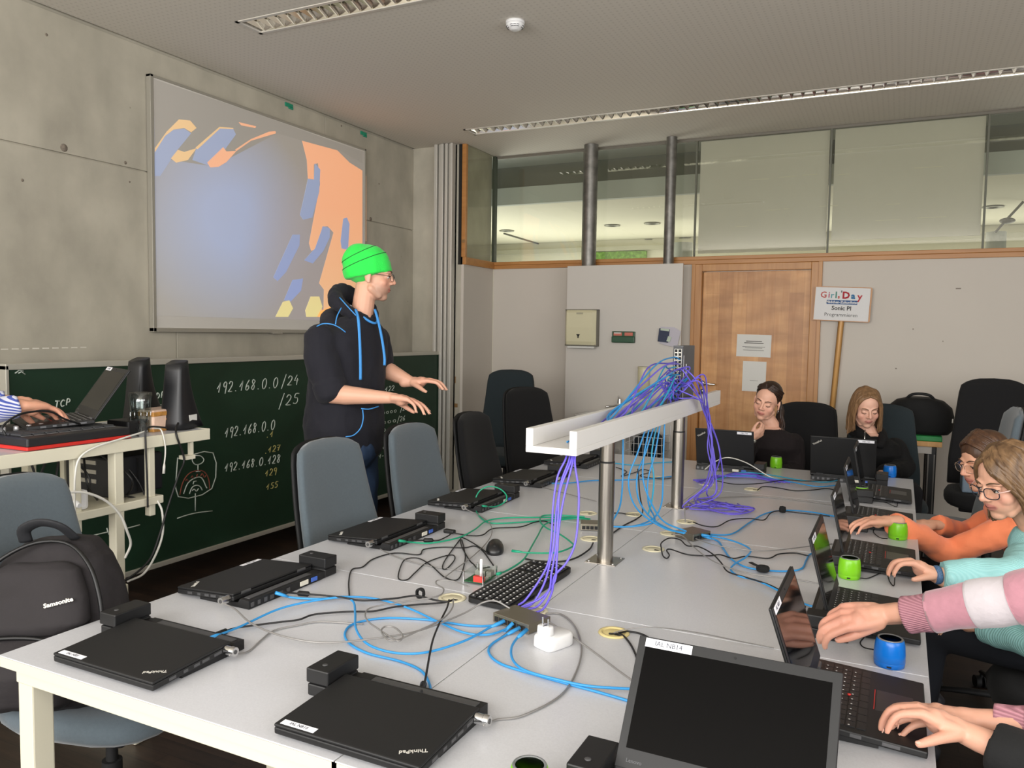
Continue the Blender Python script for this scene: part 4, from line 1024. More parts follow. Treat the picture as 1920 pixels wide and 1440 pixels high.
# ------------------------------------------------------------------ backpack on the front left chair
t = thing('backpack', 'large black backpack standing on the blue-grey chair at the front left', 'backpack', (-1.985, 1.297, .497), rad(-62))
t.rotation_euler = (rad(-6), rad(-4), rad(24)); t.scale = (.96, .94, .86)
BP = mat('backpack_grey', '#1f1b1d', .85, var=(9, .12), bump=(26, .25)); BP2 = mat('backpack_black', '#15161a', .75, bump=(26, .2)); BPZ = mat('zip_black', '#0c0c0d', .5)
def bpring(z, w, d, cy, cx=0, e=3): return [(cx+x, cy+y, z) for x, y in srect(w, d, 28, e)]
# local: x right as seen, y depth away, z up; front faces -y
rings = [bpring(0, .15, .09, .03), bpring(.02, .185, .125, .02), bpring(.12, .20, .135, .01), bpring(.24, .195, .12, .02), bpring(.36, .175, .105, .04), bpring(.44, .145, .085, .055), bpring(.49, .10, .06, .065), bpring(.505, .04, .03, .07)]
MB().loft(rings).skin('main_pack', BP, t, .008, 2, warp=lambda c, n: c+n*(mnoise.noise(c*9)*.010+mnoise.noise(c*24)*.004))
rings = [bpring(.03, .11, .04, -.10), bpring(.05, .145, .055, -.11), bpring(.14, .16, .065, -.12), bpring(.21, .145, .055, -.115), bpring(.235, .10, .03, -.10)]
MB().loft(rings).skin('front_pocket', BP, t, .007, 2, warp=lambda c, n: c+n*(mnoise.noise(c*12)*.008))
rings = [bpring(.245, .14, .035, -.095), bpring(.27, .165, .045, -.095), bpring(.35, .155, .04, -.075), bpring(.42, .12, .03, -.05), bpring(.44, .08, .02, -.04)]
MB().loft(rings).skin('upper_pocket', BP, t, .007, 2, warp=lambda c, n: c+n*(mnoise.noise(c*12)*.008))
q = MB().tube(cat_rom([(-.165, -.115, .02), (-.17, -.13, .12), (-.15, -.135, .20), (-.08, -.14, .238), (.05, -.14, .238), (.14, -.135, .20), (.165, -.12, .10)], 5), .006, 6)
q.tube(cat_rom([(-.19, -.06, .05), (-.20, -.08, .2), (-.18, -.08, .33), (-.13, -.055, .43), (-.04, -.02, .492), (.06, -.01, .492), (.14, -.04, .43), (.18, -.06, .33), (.195, -.07, .2)], 5), .006, 6)
q.build('zip', BPZ, t)
MB().tube(cat_rom([(-.06, .0, .50), (-.05, -.02, .54), (0, -.03, .56), (.05, -.02, .545), (.07, .02, .50)], 5), .018, 8, flat=.4).build('carry_handle', BP2, t)
MB().tube(cat_rom([(-.14, -.07, .46), (-.19, -.10, .40), (-.215, -.12, .28), (-.21, -.12, .12), (-.19, -.1, .0)], 5), .024, 8, flat=.35).build('shoulder_strap', BP2, t)
q = MB().box((-.213, -.143, .19), (.05, .016, .03), .005).box((-.213, -.15, .16), (.016, .01, .05), .003); q.build('buckle', BLACK, t)
MB().text('Samsonite', .0175, TR(.105, -.123, .335) @ RZ(.22) @ RX(PI/2-.30) @ RZ(.20), .0015, bold=.0006).build('lettering', mat('emblem_silver', '#c9c6bd', .4), t)

# ================================================================== NOTEBOOKS, DOCKS
NB = mat('notebook_black', '#111112', .55, bump=(900, .04)); KEY = mat('key_black', '#18181a', .5); SCR = mat('screen_glass', '#040405', .07, spec=.10)
BEZ = mat('bezel_grey', '#141517', .5); STK = mat('sticker_white', '#e9e9ee', .6); INK = mat('ink_dark', '#3c3f4a', .8); EMB = mat('emblem_silver', '#c9c6bd', .4)
PORT = mat('port_grey', '#5d5d5f', .4, metal=.6); VGA = mat('port_blue', '#3d62b8', .5); DVI = mat('port_white', '#d6d2c4', .5); REDD = mat('pointer_red', '#c22a22', .5)
NW, ND, TILT = .320, .214, .058
MT = TR(0, 0, .0055) @ RX(TILT)
def sticker(parent, M, txt):
    s = MB().box((0, 0, 0), (.078, .0145, .0006), 0, M).build('label_sticker', STK, parent)
    return s
def make_lid(M, parent, txt, opened):
    q = MB().bx(0, NW, -ND, 0, 0, .0065, .0028, M); lid = q.build('lid', NB, parent)
    # outer face: sticker front left, emblem front right
    ms = M @ TR(.050, -ND+.0125, .0068)
    MB().box((0, 0, 0), (.078, .0145, .0006), 0, ms).build('label_sticker', STK, lid)
    MB().text(txt, .0105, ms @ TR(0, 0, .0004), .0002).build('lettering', INK, lid)
    MB().text('ThinkPad', .0135, M @ TR(NW-.034, -ND+.035, .0067) @ RZ(PI+rad(32)), .0003, bold=.0002).build('emblem', EMB, lid)
    if opened:
        MB().bx(.001, NW-.001, -ND+.001, -.004, -.0018, 0, .0008, M).build('bezel', BEZ, lid)
        MB().bx(.014, NW-.014, -ND+.018, -.034, -.0024, -.0017, 0, M).build('display', SCR, lid)
        ms = M @ TR(.052, -ND+.0105, -.0021) @ RY(PI) @ RZ(PI)
        MB().box((0, 0, 0), (.078, .0145, .0006), 0, ms).build('label_sticker', STK, lid)
        MB().text(txt, .0115, ms @ TR(0, 0, .0004), .0002).build('lettering', INK, lid)
        MB().text('Lenovo', .0085, M @ TR(.030, -.016, -.0019) @ RY(PI) @ RZ(PI), .0002).build('emblem', mat('emblem_dim', '#55565a', .4), lid)
        MB().cyl((NW/2, -ND+.009, -.0026), (NW/2, -ND+.009, -.001), .0022, n=10, M=M).build('webcam', BLACKM, lid)
    return lid
def make_dock(lab, loc, rz, group='docking stations'):
    t = thing('docking_station', lab, 'docking station', loc, rz, group)
    pr = [(.080, .001), (.262, .001), (.262, .024), (.230, .026), (.222, .0145), (.080, .0072)]
    P = MX(((0, 0, 1, 0), (1, 0, 0, 0), (0, 1, 0, 0), (0, 0, 0, 1)))   # prism (y,z) extruded along x
    MB().prism(pr, .010, .312, P).build('base', BLACK, t)
    q = MB().bx(-.058, -.004, .160, .262, .001, .026, .003).bx(-.060, -.003, .158, .262, .029, .060, .003).bx(-.054, -.006, .165, .258, .024, .032); q.bx(-.006, .012, .19, .26, .001, .022); q.build('power_tower', BLACK, t)
    MB().lathe([(.006, .060), (.0055, .0612), (.002, .0615)], TR(-.032, .185, 0), 16).build('power_button', DARKMET, t)
    q = MB()
    for x, w in ((.30, .012), (.275, .01), (.25, .012), (.225, .014), (.19, .016), (.16, .014)): q.bx(x-w/2, x+w/2, .2615, .2635, .006, .018)
    q.build('rear_port', PORT, t)
    MB().bx(.075, .110, .2615, .265, .006, .020, .002).build('rear_port', DVI, t); MB().bx(.035, .062, .2615, .265, .006, .019, .002).build('rear_port', VGA, t)
    MB().bx(.05, .30, .233, .252, .0245, .027, .001).build('docking_rail', DARKMET, t)
    return t
def make_notebook(lab, loc, rz, txt, phi=None, group='notebooks'):
    t = thing('notebook', lab, 'laptop', loc, rz, group)
    b = MB().bx(0, NW, 0, ND, 0, .0138, .003, MT).build('keyboard_body', NB, t)
    for y, w in ((.05, .018), (.085, .012), (.115, .016), (.14, .02), (.175, .022)): MB().bx(NW-.0008, NW+.0006, y-w/2, y+w/2, .004, .0105, 0, MT).build('side_port', PORT, t)
    for y, w in ((.06, .03), (.12, .02), (.17, .035)): MB().bx(-.0006, .0008, y-w/2, y+w/2, .004, .0105, 0, MT).build('side_port', PORT, t)
    MB().cyl((.03, ND-.004, .0145), (.065, ND-.004, .0145), .006, n=12, M=MT).build('hinge', DARKMET, t); MB().cyl((NW-.065, ND-.004, .0145), (NW-.03, ND-.004, .0145), .006, n=12, M=MT).build('hinge', DARKMET, t)
    if phi is None:
        make_lid(MT @ TR(0, ND, .0142), t, txt, False)
    else:
        make_lid(MT @ TR(0, ND-.004, .0155) @ RX(-rad(phi)), t, txt, True)
        q = MB(); rows = [(.206, 15, .009), (.188, 14, .0165), (.169, 14, .0165), (.150, 13, .0165), (.131, 12, .0165), (.112, 9, .0165)]
        for y, n, h in rows:
            w = (NW-.036)/n
            for i in range(n): q.bx(.018+i*w+.0012, .018+(i+1)*w-.0012, y-h/2, y+h/2, .0138, .0155, 0, MT)
        q.build('keys', KEY, t)
        q = MB(); rr = random.Random(3)
        for y, n, h in rows[:5]:
            w = (NW-.036)/n
            for i in range(n): q.box((.018+i*w+.006, y+h*.18, .01565), (.0028, .0032, .0002), 0, MT)
        q.build('key_legends', mat('legend_white', '#d8d8d8', .6), t)
        MB().lathe([(.0034, .0138), (.0040, .0168), (.002, .0175)], MT @ TR(.160, .1405, 0), 12).build('pointing_stick', REDD, t)
        MB().bx(.122, .222, .022, .090, .0136, .0142, .0004, MT).build('touchpad', mat('touchpad_black', '#1f2021', .35), t)
        q = MB().bx(.124, .220, .0925, .094, .0138, .0145, 0, MT); q.build('button_stripe', REDD, t)
    return t
def lock(lab, nb):
    m = MX.Translation(nb.location) @ RZ(nb.rotation_euler.z) @ MT
    t = thing('notebook_lock', lab, 'lock', m @ V((NW, .198, .007)), nb.rotation_euler.z, 'cable locks on the closed notebooks')
    MB().cyl((.001, 0, 0), (.018, 0, 0), .0105, n=20).cyl((.019, 0, 0), (.030, 0, 0), .0115, .0105, n=20).build('lock_barrel', CHROME, t)
    MB().cyl((.030, 0, 0), (.0308, 0, 0), .005, n=14).build('keyhole', DARKMET, t)
    return t, m @ V((NW+.024, .0, .0)) + (m.to_3x3() @ V((0, .198-.012, .004)))
LOCKS = {}
for key, lab, x, y, rz, txt in (('a', 'closed black notebook lying front centre, label NB15 on the lid', -1.019, 1.092, 0, 'IAL NB15'),
     ('b', 'closed black notebook at the front left table corner', -1.679, 1.105, 0, 'IAL NB5'),
     ('c', 'closed black notebook on the left edge, first behind the corner one', -1.812, 1.880, -90, 'IAL NB6'),
     ('d', 'closed black notebook on the left edge before the first grey chair', -1.812, 2.536, -90, 'IAL NB7'),
     ('e', 'closed black notebook with green cable loop over it, third on left edge', -1.812, 3.200, -90, 'IAL NB8'),
     ('f', 'closed black notebook before the black chair, fourth on the left edge', -1.812, 3.808, -90, 'IAL NB9'),
     ('g', 'closed black notebook behind the cable tray end, farthest on the left edge', -1.812, 4.440, -90, 'IAL NB1')):
    nb = make_notebook(lab, (x, y, TZ), rad(rz), txt); make_dock(lab.replace('closed black notebook', 'dock of the notebook'), (x, y, TZ), rad(rz))
    LOCKS[key] = lock(lab.replace('closed black notebook', 'cable lock of the notebook'), nb)[1]
for lab, x, y, rz, txt, phi in (('open black notebook facing the camera, label NB14 on the bezel', -.402, 1.005, 0, 'IAL NB14', 129),
     ('open black notebook under the hand with the black sleeve, front right', .074, 1.565, 90, 'IAL NB13', 112),
     ('open black notebook under the arm with the pink sleeve', .074, 2.150, 90, 'IAL NB12', 108),
     ('open black notebook of the girl in the mint sweater', .074, 2.765, 90, 'IAL NB11', 106),
     ('open black notebook of the girl in the orange sweater', .074, 3.400, 90, 'IAL NB10', 106),
     ('open black notebook unused, farthest on the right edge', .074, 4.000, 90, 'IAL NB2', 104)):
    nb = make_notebook(lab, (x, y, TZ), rad(rz), txt, phi)
    if phi == 129: nb.scale = (1.065, 1.065, 1.05)
    make_dock(lab.replace('open black notebook', 'dock of the open notebook'), (x, y, TZ), rad(rz))
for px, lab in ((1358, 'open black notebook seen from behind, before the girl with the dark ponytail'), (1580, 'open black notebook seen from behind, before the blond girl')):
    yb = TY[4]-.045; x = WY(px, 860, yb-.24).x+NW/2
    make_notebook(lab, (x, yb, TZ), PI, 'IAL NB3', 110); make_dock(lab.replace('open black notebook seen from behind', 'docking station with white ports'), (x, yb, TZ), PI)

# ------------------------------------------------------------------ little round loudspeakers
LIME = mat('lime_plastic', '#7cc81a', .3); BLUE = mat('blue_plastic', '#0a72d2', .28)
def tub(px, py, m, lab, z=TZ):
    p = T(px, py, z); t = thing('portable_speaker', lab, 'loudspeaker', (p.x, p.y, TZ), 0, 'small portable loudspeakers')
    MB().lathe([(.030, .0), (.0325, .002), (.0338, .012), (.0338, .0125), (.0333, .013), (.0338, .0135), (.034, .03), (.032, .052), (.0295, .062), (.028, .064)], None, 36).build('housing', m, t)
    MB().lathe([(.0285, .0635), (.0275, .0655), (.024, .0655), (.0235, .064)], None, 36).build('rim', mat('rim_grey', '#8f9394', .3, metal=.5), t)
    MB().lathe([(.0238, .0638), (.018, .0622), (.001, .0618)], None, 32).build('speaker_mesh', mat('speaker_mesh_black', '#101214', .6), t)
    MB().box((.0, -.034, .007), (.010, .002, .004), .001).build('charging_port', BLACKM, t)
tub(993, 1434, LIME, 'lime green loudspeaker at the bottom edge, front centre', TZ+.064)
tub(1667, 1247, BLUE, 'blue loudspeaker beside the pink sleeve, front right'); tub(1592, 1083, LIME, 'lime green loudspeaker before the girl in the mint sweater')
tub(1683, 1010, LIME, 'lime green loudspeaker under the orange sleeve'); tub(1614, 938, LIME, 'lime green loudspeaker behind the notebook screens, near the far right corner')
tub(1455, 877, LIME, 'lime green loudspeaker before the girl with the dark ponytail'); tub(1668, 894, BLUE, 'blue loudspeaker before the blond girl')

# ------------------------------------------------------------------ loose keyboard, mouse, single board computer, switches, adapter
bl, br_, tr, tl = T(858, 1130), T(972, 1149), T(1074, 1075), T(1000, 1056)
ux = ((tr-br_).normalized()+(tl-bl).normalized()).normalized(); ux.z = 0; c = (bl+br_+tr+tl)/4; rzk = math.atan2(ux.y, ux.x)
t = thing('keyboard', 'loose black keyboard on the table between the switch and the front post', 'keyboard', (c.x, c.y, TZ), rzk)
kw, kd = .215, .075
MB().prism([(x, y) for x, y in srect(kw, kd, 28, 9)], .003, .016, RX(.03)).build('body', BLACK, t)
q = MB()
for j in range(6):
    for i in range(20):
        if i in (14, 18) and j > 2: continue
        q.bx(-kw+.012+i*.0202, -kw+.012+i*.0202+.0165, -kd+.012+j*.0215, -kd+.012+j*.0215+.017, .016, .020, .001, RX(.03))
q.build('keys', KEY, t)
q = MB()
for j in range(6):
    for i in range(20):
        if i in (14, 18) and j > 2: continue
        q.box((-kw+.018+i*.0202, -kd+.023+j*.0215, .0202), (.005, .005, .0004), 0, RX(.03))
q.build('key_legends', mat('legend_white', '#d8d8d8', .6), t)
p = T(928, 1034)
t = thing('computer_mouse', 'black computer mouse near the green cables', 'mouse', (p.x, p.y, TZ), rad(-155))
q = MB(); rings = []
for z, k in ((0, .9), (.006, 1.0), (.016, .97), (.026, .80), (.033, .52), (.036, .15)):
    rings.append([(x*(1+.06*(y/.058)), y-.006*(z/.03), z) for x, y in srect(.031*k, .058*(.35+.65*k), 24, 2.5)])
q.loft(rings).build('shell', mat('mouse_black', '#19191a', .35), t)
MB().cyl((-.004, .034, .0255), (.004, .034, .0255), .008, n=16).build('scroll_wheel', BLACKM, t)
p = T(900, 1088)
t = thing('single_board_computer', 'small circuit board computer in a clear case with white stub aerial', 'computer', (p.x, p.y, TZ), rzk+rad(4))
PCB = mat('circuit_green', '#1f5a35', .5, var=(120, .35))
MB().bx(-.046, .046, -.032, .032, .006, .0085).build('circuit_board', PCB, t)
q = MB().bx(.018, .044, -.028, -.012, .0085, .024).bx(.018, .044, -.008, .008, .0085, .024).bx(.022, .046, .012, .028, .0085, .022).bx(-.02, .0, -.03, -.02, .0085, .015); q.build('socket', ALU, t)
MB().bx(-.012, .004, -.006, .010, .0085, .012).build('chip', BLACKM, t)
q = MB().bx(-.050, .050, -.036, .036, .001, .004).bx(-.050, .050, -.036, .036, .031, .034); q.build('clear_plate', GLASS_CLEAR, t)
q = MB()
for sx in (-1, 1):
    for sy in (-1, 1): q.cyl((sx*.047, sy*.033, 0), (sx*.047, sy*.033, .038), .0028, n=10)
q.build('spacer', CHROME, t)
MB().bx(-.047, -.03, -.03, .0, .009, .026).build('lamp_board', mat('board_red', '#c4362e', .5, emit=.15), t)
MB().lathe([(.0045, .02), (.0045, .075), (.003, .078)], TR(-.034, -.02, 0), 12).build('aerial', WHITE_PL, t)
def switchbox(px, py, rz, w, d, lab, m, ports=True):
    p = T(px, py, TZ+.014); t = thing('network_switch', lab, 'network switch', (p.x, p.y, TZ), rz, 'little metal network switches')
    MB().bx(-w/2, w/2, -d/2, d/2, .002, .027, .001).build('case', m, t)
    q = MB()
    n = int(w/.0165)
    for i in range(n): q.bx(-w/2+.006+i*.0158, -w/2+.019+i*.0158, -d/2-.0008, -d/2+.001, .006, .019)
    q.build('socket', BLACKM, t)
    q = MB(); 
    for i in range(n-1): q.bx(-w/2+.010+i*.0158, -w/2+.012+i*.0158, -d/2-.001, -d/2, .021, .0225)
    q.build('status_lights', mat('status_green', '#6f8f5a', .5), t)
    return t
BRASS = mat('switch_metal', '#8d8678', .35, metal=.85)
SWA = switchbox(978, 1161, rad(-17), .125, .085, 'metal network switch with blue plugs in front, beside the white adapter', BRASS)
SWB = switchbox(1299, 1001, rad(64), .10, .085, 'metal network switch right of the two posts, with blue cables on both sides', BRASS)
SWC = switchbox(1113, 985, rad(20), .10, .07, 'metal network switch half hidden behind the front post', BRASS)
p = T(1032, 1212); t = thing('plug_adapter', 'white plug-in power adapter lying with its two pins up', 'power adapter', (p.x, p.y, TZ), rad(-22))
rings = [[(x, y+.01, z) for x, y in srect(w, d, 24, 4.5)] for z, w, d in ((0, .030, .043), (.004, .033, .046), (.026, .032, .045), (.032, .028, .041))]
MB().loft(rings).build('housing', WHITE_PL, t)
rings = [[(x-.004, y-.014, z) for x, y in srect(w, d, 20, 3.5)] for z, w, d in ((.030, .020, .016), (.052, .0185, .0145), (.054, .017, .013))]
MB().loft(rings).build('plug_body', WHITE_PL, t)
for sx in (-1, 1): MB().cyl((-.004+sx*.0095, -.014, .053), (-.004+sx*.0095, -.014, .073), .0023, n=12).build('pin', CHROME, t)
MB().box((-.004, -.0155, .0545), (.004, .014, .0006), 0).build('print_mark', INK, t)
# big switch standing on end in the tray
SWX = TRX-.012; f1, f2 = WX(1270, 760, SWX), WX(1282, 700, SWX); SY0 = f1.y-.01; st_ = WX(1276, 648, SWX).z
t = thing('rack_switch', 'tall grey network switch standing on end in the cable tray', 'network switch', (SWX, SY0, ZT))
HS = st_-ZT
MB().bx(-.022, .022, 0, .21, 0, HS, .001).build('case', mat('switch_grey', '#57585b', .45, metal=.3), t)
MB().bx(-.0215, .0215, -.003, 0, .004, HS-.003).build('front_panel', mat('switch_front', '#3a3b3e', .5), t)
n_ = 24; q = MB(); q2 = MB()
for i in range(n_//2+1):
    z = HS-.022-i*.0165
    if z < .02: break
    for sx in (-1, 1): q.box((sx*.0085, -.0035, z), (.0115, .002, .0125)); q2.box((sx*.0085, -.0032, z), (.0145, .001, .0155))
q2.build('socket_frame', ALU, t); q.build('socket', BLACKM, t)
MB().box((.0222, .06, HS*.62), (.0008, .012, .05)).box((.0222, .012, HS*.45), (.0008, .005, .22)).build('case_label', STK, t)

# ================================================================== CABLES
C_BLUE = mat('cable_blue', '#2f8fce', .4); C_VIO = mat('cable_violet', '#6a5cd0', .4); C_GRN = mat('cable_green', '#12946f', .4)
C_BLK = mat('cable_black', '#151516', .5); C_GRY = mat('cable_grey', '#8c8a88', .35, metal=.3); C_WHT = mat('cable_white', '#d6d4cc', .4); C_CYN = mat('cable_cyan', '#2d9fc4', .4)
def tp(s, dz=0, r=.003):
    """pixel path lying on the table; 'x,y,h' lifts a point h mm above it"""
    out = []
    for w in s.split():
        v = [float(q) for q in w.split(',')]; z = TZ+r+.0005+dz+(v[2]/1000 if len(v) > 2 else 0)
        out.append(T(v[0], v[1], z))
    return out
def cable(lab, pts, m, r=.003, name='network_cable', group=None, ends=None, n=7):
    o = MB().tube(cat_rom(pts, n), r, 8, round_ends=True).build(name, m)
    tag(o, lab, 'cable', group)
    for i in (ends or []):            # moulded plugs
        a, c = (pts[0], pts[1]) if i == 0 else (pts[-1], pts[-2]); d = (c-a).normalized()
        MB().tube([a-d*.004, a+d*.022, a+d*.034], [r*2.0, r*1.9, r*1.15], 8, flat=.8).build('plug', m, o)
    return o
def ferrite(o, p, q, m=None):
    d = (q-p).normalized(); MB().tube([p-d*.018, p-d*.014, p+d*.014, p+d*.018], [.004, .0075, .0075, .004], 10).build('ferrite_bead', BLACK, o)
# blue cables on the near left
cable('blue cable from the first left-edge notebook to the front switch', tp('519,1112,18 545,1120 600,1123 640,1119 700,1122 760,1138 820,1165 870,1186 915,1190 952,1178 960,1170,10', .004), C_BLUE, ends=[0, 1])
cable('blue cable from the corner notebook looping low before the front switch', tp('398,1195,14 450,1175 520,1143 580,1128 640,1120 662,1128 666,1150 668,1180 690,1208 740,1224 800,1223 870,1202 920,1176 943,1165,10', .010), C_BLUE, ends=[0, 1])
cable('blue cable leaving the front centre notebook in a wide loop', tp('804,1303,10 806,1285 790,1258 750,1240 690,1225 655,1206 647,1186 665,1169 720,1159 800,1162 880,1173 930,1172 948,1163,10', .0), C_BLUE, ends=[1])
cable('blue cable from the front switch to behind the open NB14 notebook, nearer one', tp('972,1178,10 950,1190 922,1208 917,1225 940,1245 1000,1264 1060,1281 1130,1300 1215,1325', .0), C_BLUE, ends=[0])
cable('blue cable from the front switch to behind the open NB14 notebook, farther one', tp('986,1182,10 970,1196 959,1215 962,1238 985,1257 1040,1273 1110,1287 1215,1293', .007), C_BLUE, ends=[0])
# blue cables at the middle switch
sB = 'blue cable, middle switch, '
cable(sB+'curving up past the black tie to the far right notebooks', tp('1316,1000,10 1345,1003 1375,1000 1405,980 1435,963 1470,957 1520,960 1575,970', .002), C_BLUE, ends=[0])
cable(sB+'making a loop and ending behind the hand with pink sleeve', tp('1317,1003,10 1350,1008 1385,1018 1407,1031 1398,1045 1378,1057 1370,1068 1385,1080 1420,1089 1465,1110 1510,1133 1545,1140', .008), C_BLUE, ends=[0])
cable(sB+'dipping under the tie to the mint girl', tp('1318,1005,10 1345,1014 1356,1028 1370,1047 1395,1062 1430,1069 1475,1071 1503,1066 1512,1050 1522,1038 1565,1030', .001), C_BLUE, ends=[0])
def air(s):
    """pixel path hanging in the air: 'x,y,Y' meets the upright plane y=Y"""
    return [WY(*[float(q) for q in w.split(',')]) for w in s.split()]
HB_ = 'blue network cables hanging from the tray'
hang = ['1168,812,2.62 1168,850,2.62 1167,910,2.60 1162,950,2.62 1150,975,2.66', '1212,800,2.85 1195,850,2.83 1179,895,2.80 1184,935,2.76 1205,965,2.72 1245,990,2.68 1282,1000,2.62',
        '1226,800,2.90 1210,850,2.88 1195,890,2.84 1197,935,2.80 1220,970,2.75 1255,992,2.70 1284,999,2.66', '1238,795,2.95 1228,850,2.93 1215,900,2.90 1216,945,2.86 1228,975,2.78 1205,985,2.72 1160,988,2.70 1130,984,2.68',
        '1246,795,3.0 1244,850,2.98 1243,905,2.93 1240,945,2.88 1225,972,2.82 1190,986,2.74 1150,987,2.72 1128,985,2.70', '1232,795,2.97 1222,850,2.95 1226,900,2.92 1222,940,2.86 1215,965,2.80',
        '1218,800,2.88 1208,850,2.86 1206,900,2.84 1222,945,2.80 1245,978,2.74 1286,996,2.70']
HL = ['leftmost thin blue cable hanging straight down from the tray behind the front post', 'blue hanging cable making the widest loop into the middle switch', 'blue hanging cable with the second widest loop into the middle switch', 'blue hanging cable bending back left to the switch behind the front post',
      'rightmost blue hanging cable, bending back left behind the front post', 'short blue hanging cable ending among the loops before the rear post', 'blue hanging cable crossing the others towards the middle switch']
def floor_z(pts, r=.003):
    return [V((p.x, p.y, max(p.z, TZ+r+.001+.0015*(i % 3)))) for i, p in enumerate(pts)]
for s, lab in zip(hang, HL): cable(lab, floor_z(air(s)), C_CYN if 'short' in lab else C_BLUE, group=HB_)
HV = ['leftmost violet cable dropping from the near tray end to the front switch', 'second violet cable from the left dropping to the front switch', 'middle violet cable dropping to the front switch', 'fourth violet cable from the left, crossing over to the front switch', 'rightmost violet cable bowing out before reaching the front switch']
hv = ['1064,845,2.12 1060,862,2.10 1045,895,2.08 1037,950,2.06 1034,1010,2.04 1028,1055,2.01 1010,1090,1.98 985,1125,1.95 969,1146,1.93', '1070,845,2.12 1066,866,2.10 1052,905,2.08 1043,960,2.06 1038,1020,2.03 1030,1060,2.01 1020,1095,1.98 1000,1130,1.95 980,1149,1.92',
      '1074,845,2.12 1070,866,2.10 1050,920,2.07 1046,980,2.05 1042,1030,2.03 1034,1075,2.0 1030,1105,1.97 1010,1135,1.94 991,1150,1.92', '1076,845,2.12 1073,870,2.10 1058,930,2.07 1048,990,2.05 1044,1050,2.02 1040,1090,1.99 1016,1120,1.96 978,1147,1.93',
      '1080,845,2.12 1078,870,2.10 1085,920,2.08 1084,970,2.06 1078,1020,2.04 1062,1055,2.02 1040,1080,2.0 1035,1110,1.97 1020,1140,1.93 1003,1155,1.91']
for s, lab in zip(hv, HV): cable(lab, floor_z(air(s)), C_VIO, r=.0031, group='violet network cables hanging from the near tray end')
# fan of cables from the tall switch into the tray
rr = random.Random(11); k = 0
for i in range(22):
    z0 = ZT+HS-.06-i*.011; sx = -1 if i % 2 else 1
    a = V((SWX+sx*.0085, SY0-.006, max(z0, ZT+.05)))
    m_ = C_VIO if i % 3 else C_CYN if i % 2 else C_BLUE
    end = TRAY_Y0+.95+rr.uniform(-.45, .35) if i > 3 else TRAY_Y0+.35+.1*i
    pts = [a, a+V((rr.uniform(-.02, .01), -.06-rr.uniform(0, .05), rr.uniform(-.005, .012)))]
    mid = V((SWX+rr.uniform(-.05, .05), (SY0+end)/2+.15+rr.uniform(-.1, .1), ZT+.10+(a.z-ZT)*.45)); pts += [mid, V((SWX+rr.uniform(-.05, .04), end+.12, ZT+.03+rr.uniform(0, .03)))]
    pts += [V((SWX+rr.uniform(-.045, .045), end-.05, ZT+.006+.006*(i % 4)))]
    if i < 6: pts += [V((SWX+.02+.006*i-.02, TRAY_Y0+.28+.02*i, ZT+.005+.006*(i % 2))), V((SWX+.02+.01*(i-2), TRAY_Y0+.10, ZT+.005))]
    cable('cable fanning from the tall grey switch down into the white tray', pts, m_, r=.003, group='patch cables fanning from the tall switch')
for i in range(8):
    z0 = ZT+HS-.10-i*.017; a = V((SWX+.0085, SY0-.006, max(z0, ZT+.03))); u = rr.uniform; g = u(0, 1)
    pts = [a, a+V((.02+u(0, .03), -.06-u(0, .06), u(-.03, .02))), V((SWX+.075+u(0, .05), SY0-.05+u(-.03, .06), ZT+.06+u(-.02, .10))), V((SWX+.10+.02*g, SY0+.05+u(0, .10), ZT-.02+u(-.02, .02))), V((SWX+.11+u(-.01, .05), SY0+.08+u(-.02, .12), TZ+.24+u(-.05, .05))), V((SWX+.11+u(-.02, .09), SY0+.04+u(-.05, .14), TZ+.09+u(-.02, .03))),
           V((SWX+.06+u(-.04, .10), SY0-.02+u(-.06, .12), TZ+.012+.004*i)), V((SWX+.16+u(-.08, .12), SY0-.06+u(-.05, .12), TZ+.006+.003*i)), V((SWX+.24+u(-.08, .10), SY0+.03+u(-.05, .10), TZ+.008+.002*i)), V((SWX+.16+u(-.10, .10), SY0+.12+u(-.04, .08), TZ+.006))]
    cable('violet cable looping from the tall switch over the tray edge down to the rear post', pts, C_VIO, group='violet cables beside the rear post')
# violet bundle lying at the far end
for i in range(6):
    d = i*3
    cable('violet cable in the flat bundle lying behind the rear post', tp('%d,%d %d,%d %d,%d %d,%d %d,%d %d,%d' % (1300+d, 900+d/2, 1340, 897-d/3, 1375, 887+d/2, 1410, 888+d/2, 1445, 897+d/3, 1490-d*3, 905), .003+.005*(i % 3)), C_VIO, group='violet cables lying in a bundle')
cable('blue cable along the far tables behind the violet bundle, left part', tp('1010,905 1060,906 1110,901 1160,900 1215,898 1260,893', .0), C_BLUE)
cable('blue cable along the far tables towards the blond girl\'s dock', tp('1345,899 1390,886 1440,890 1500,900 1550,904 1580,897 1600,890', .006), C_CYN)
cable('lower blue cable along the far tables by the violet bundle', tp('1360,893 1420,893 1480,903 1530,912 1570,910', .012), C_BLUE)
cable('pale grey cable arched up before the dark haired girl\'s notebook', tp('1322,880,20 1340,866,70 1365,858,85 1400,868,70 1440,892,20 1462,900', 0), C_WHT, name='power_cable')
cable('blue cable behind the cable tray at the far left tables', tp('1150,868 1190,872 1225,868 1262,866', 0), C_CYN)
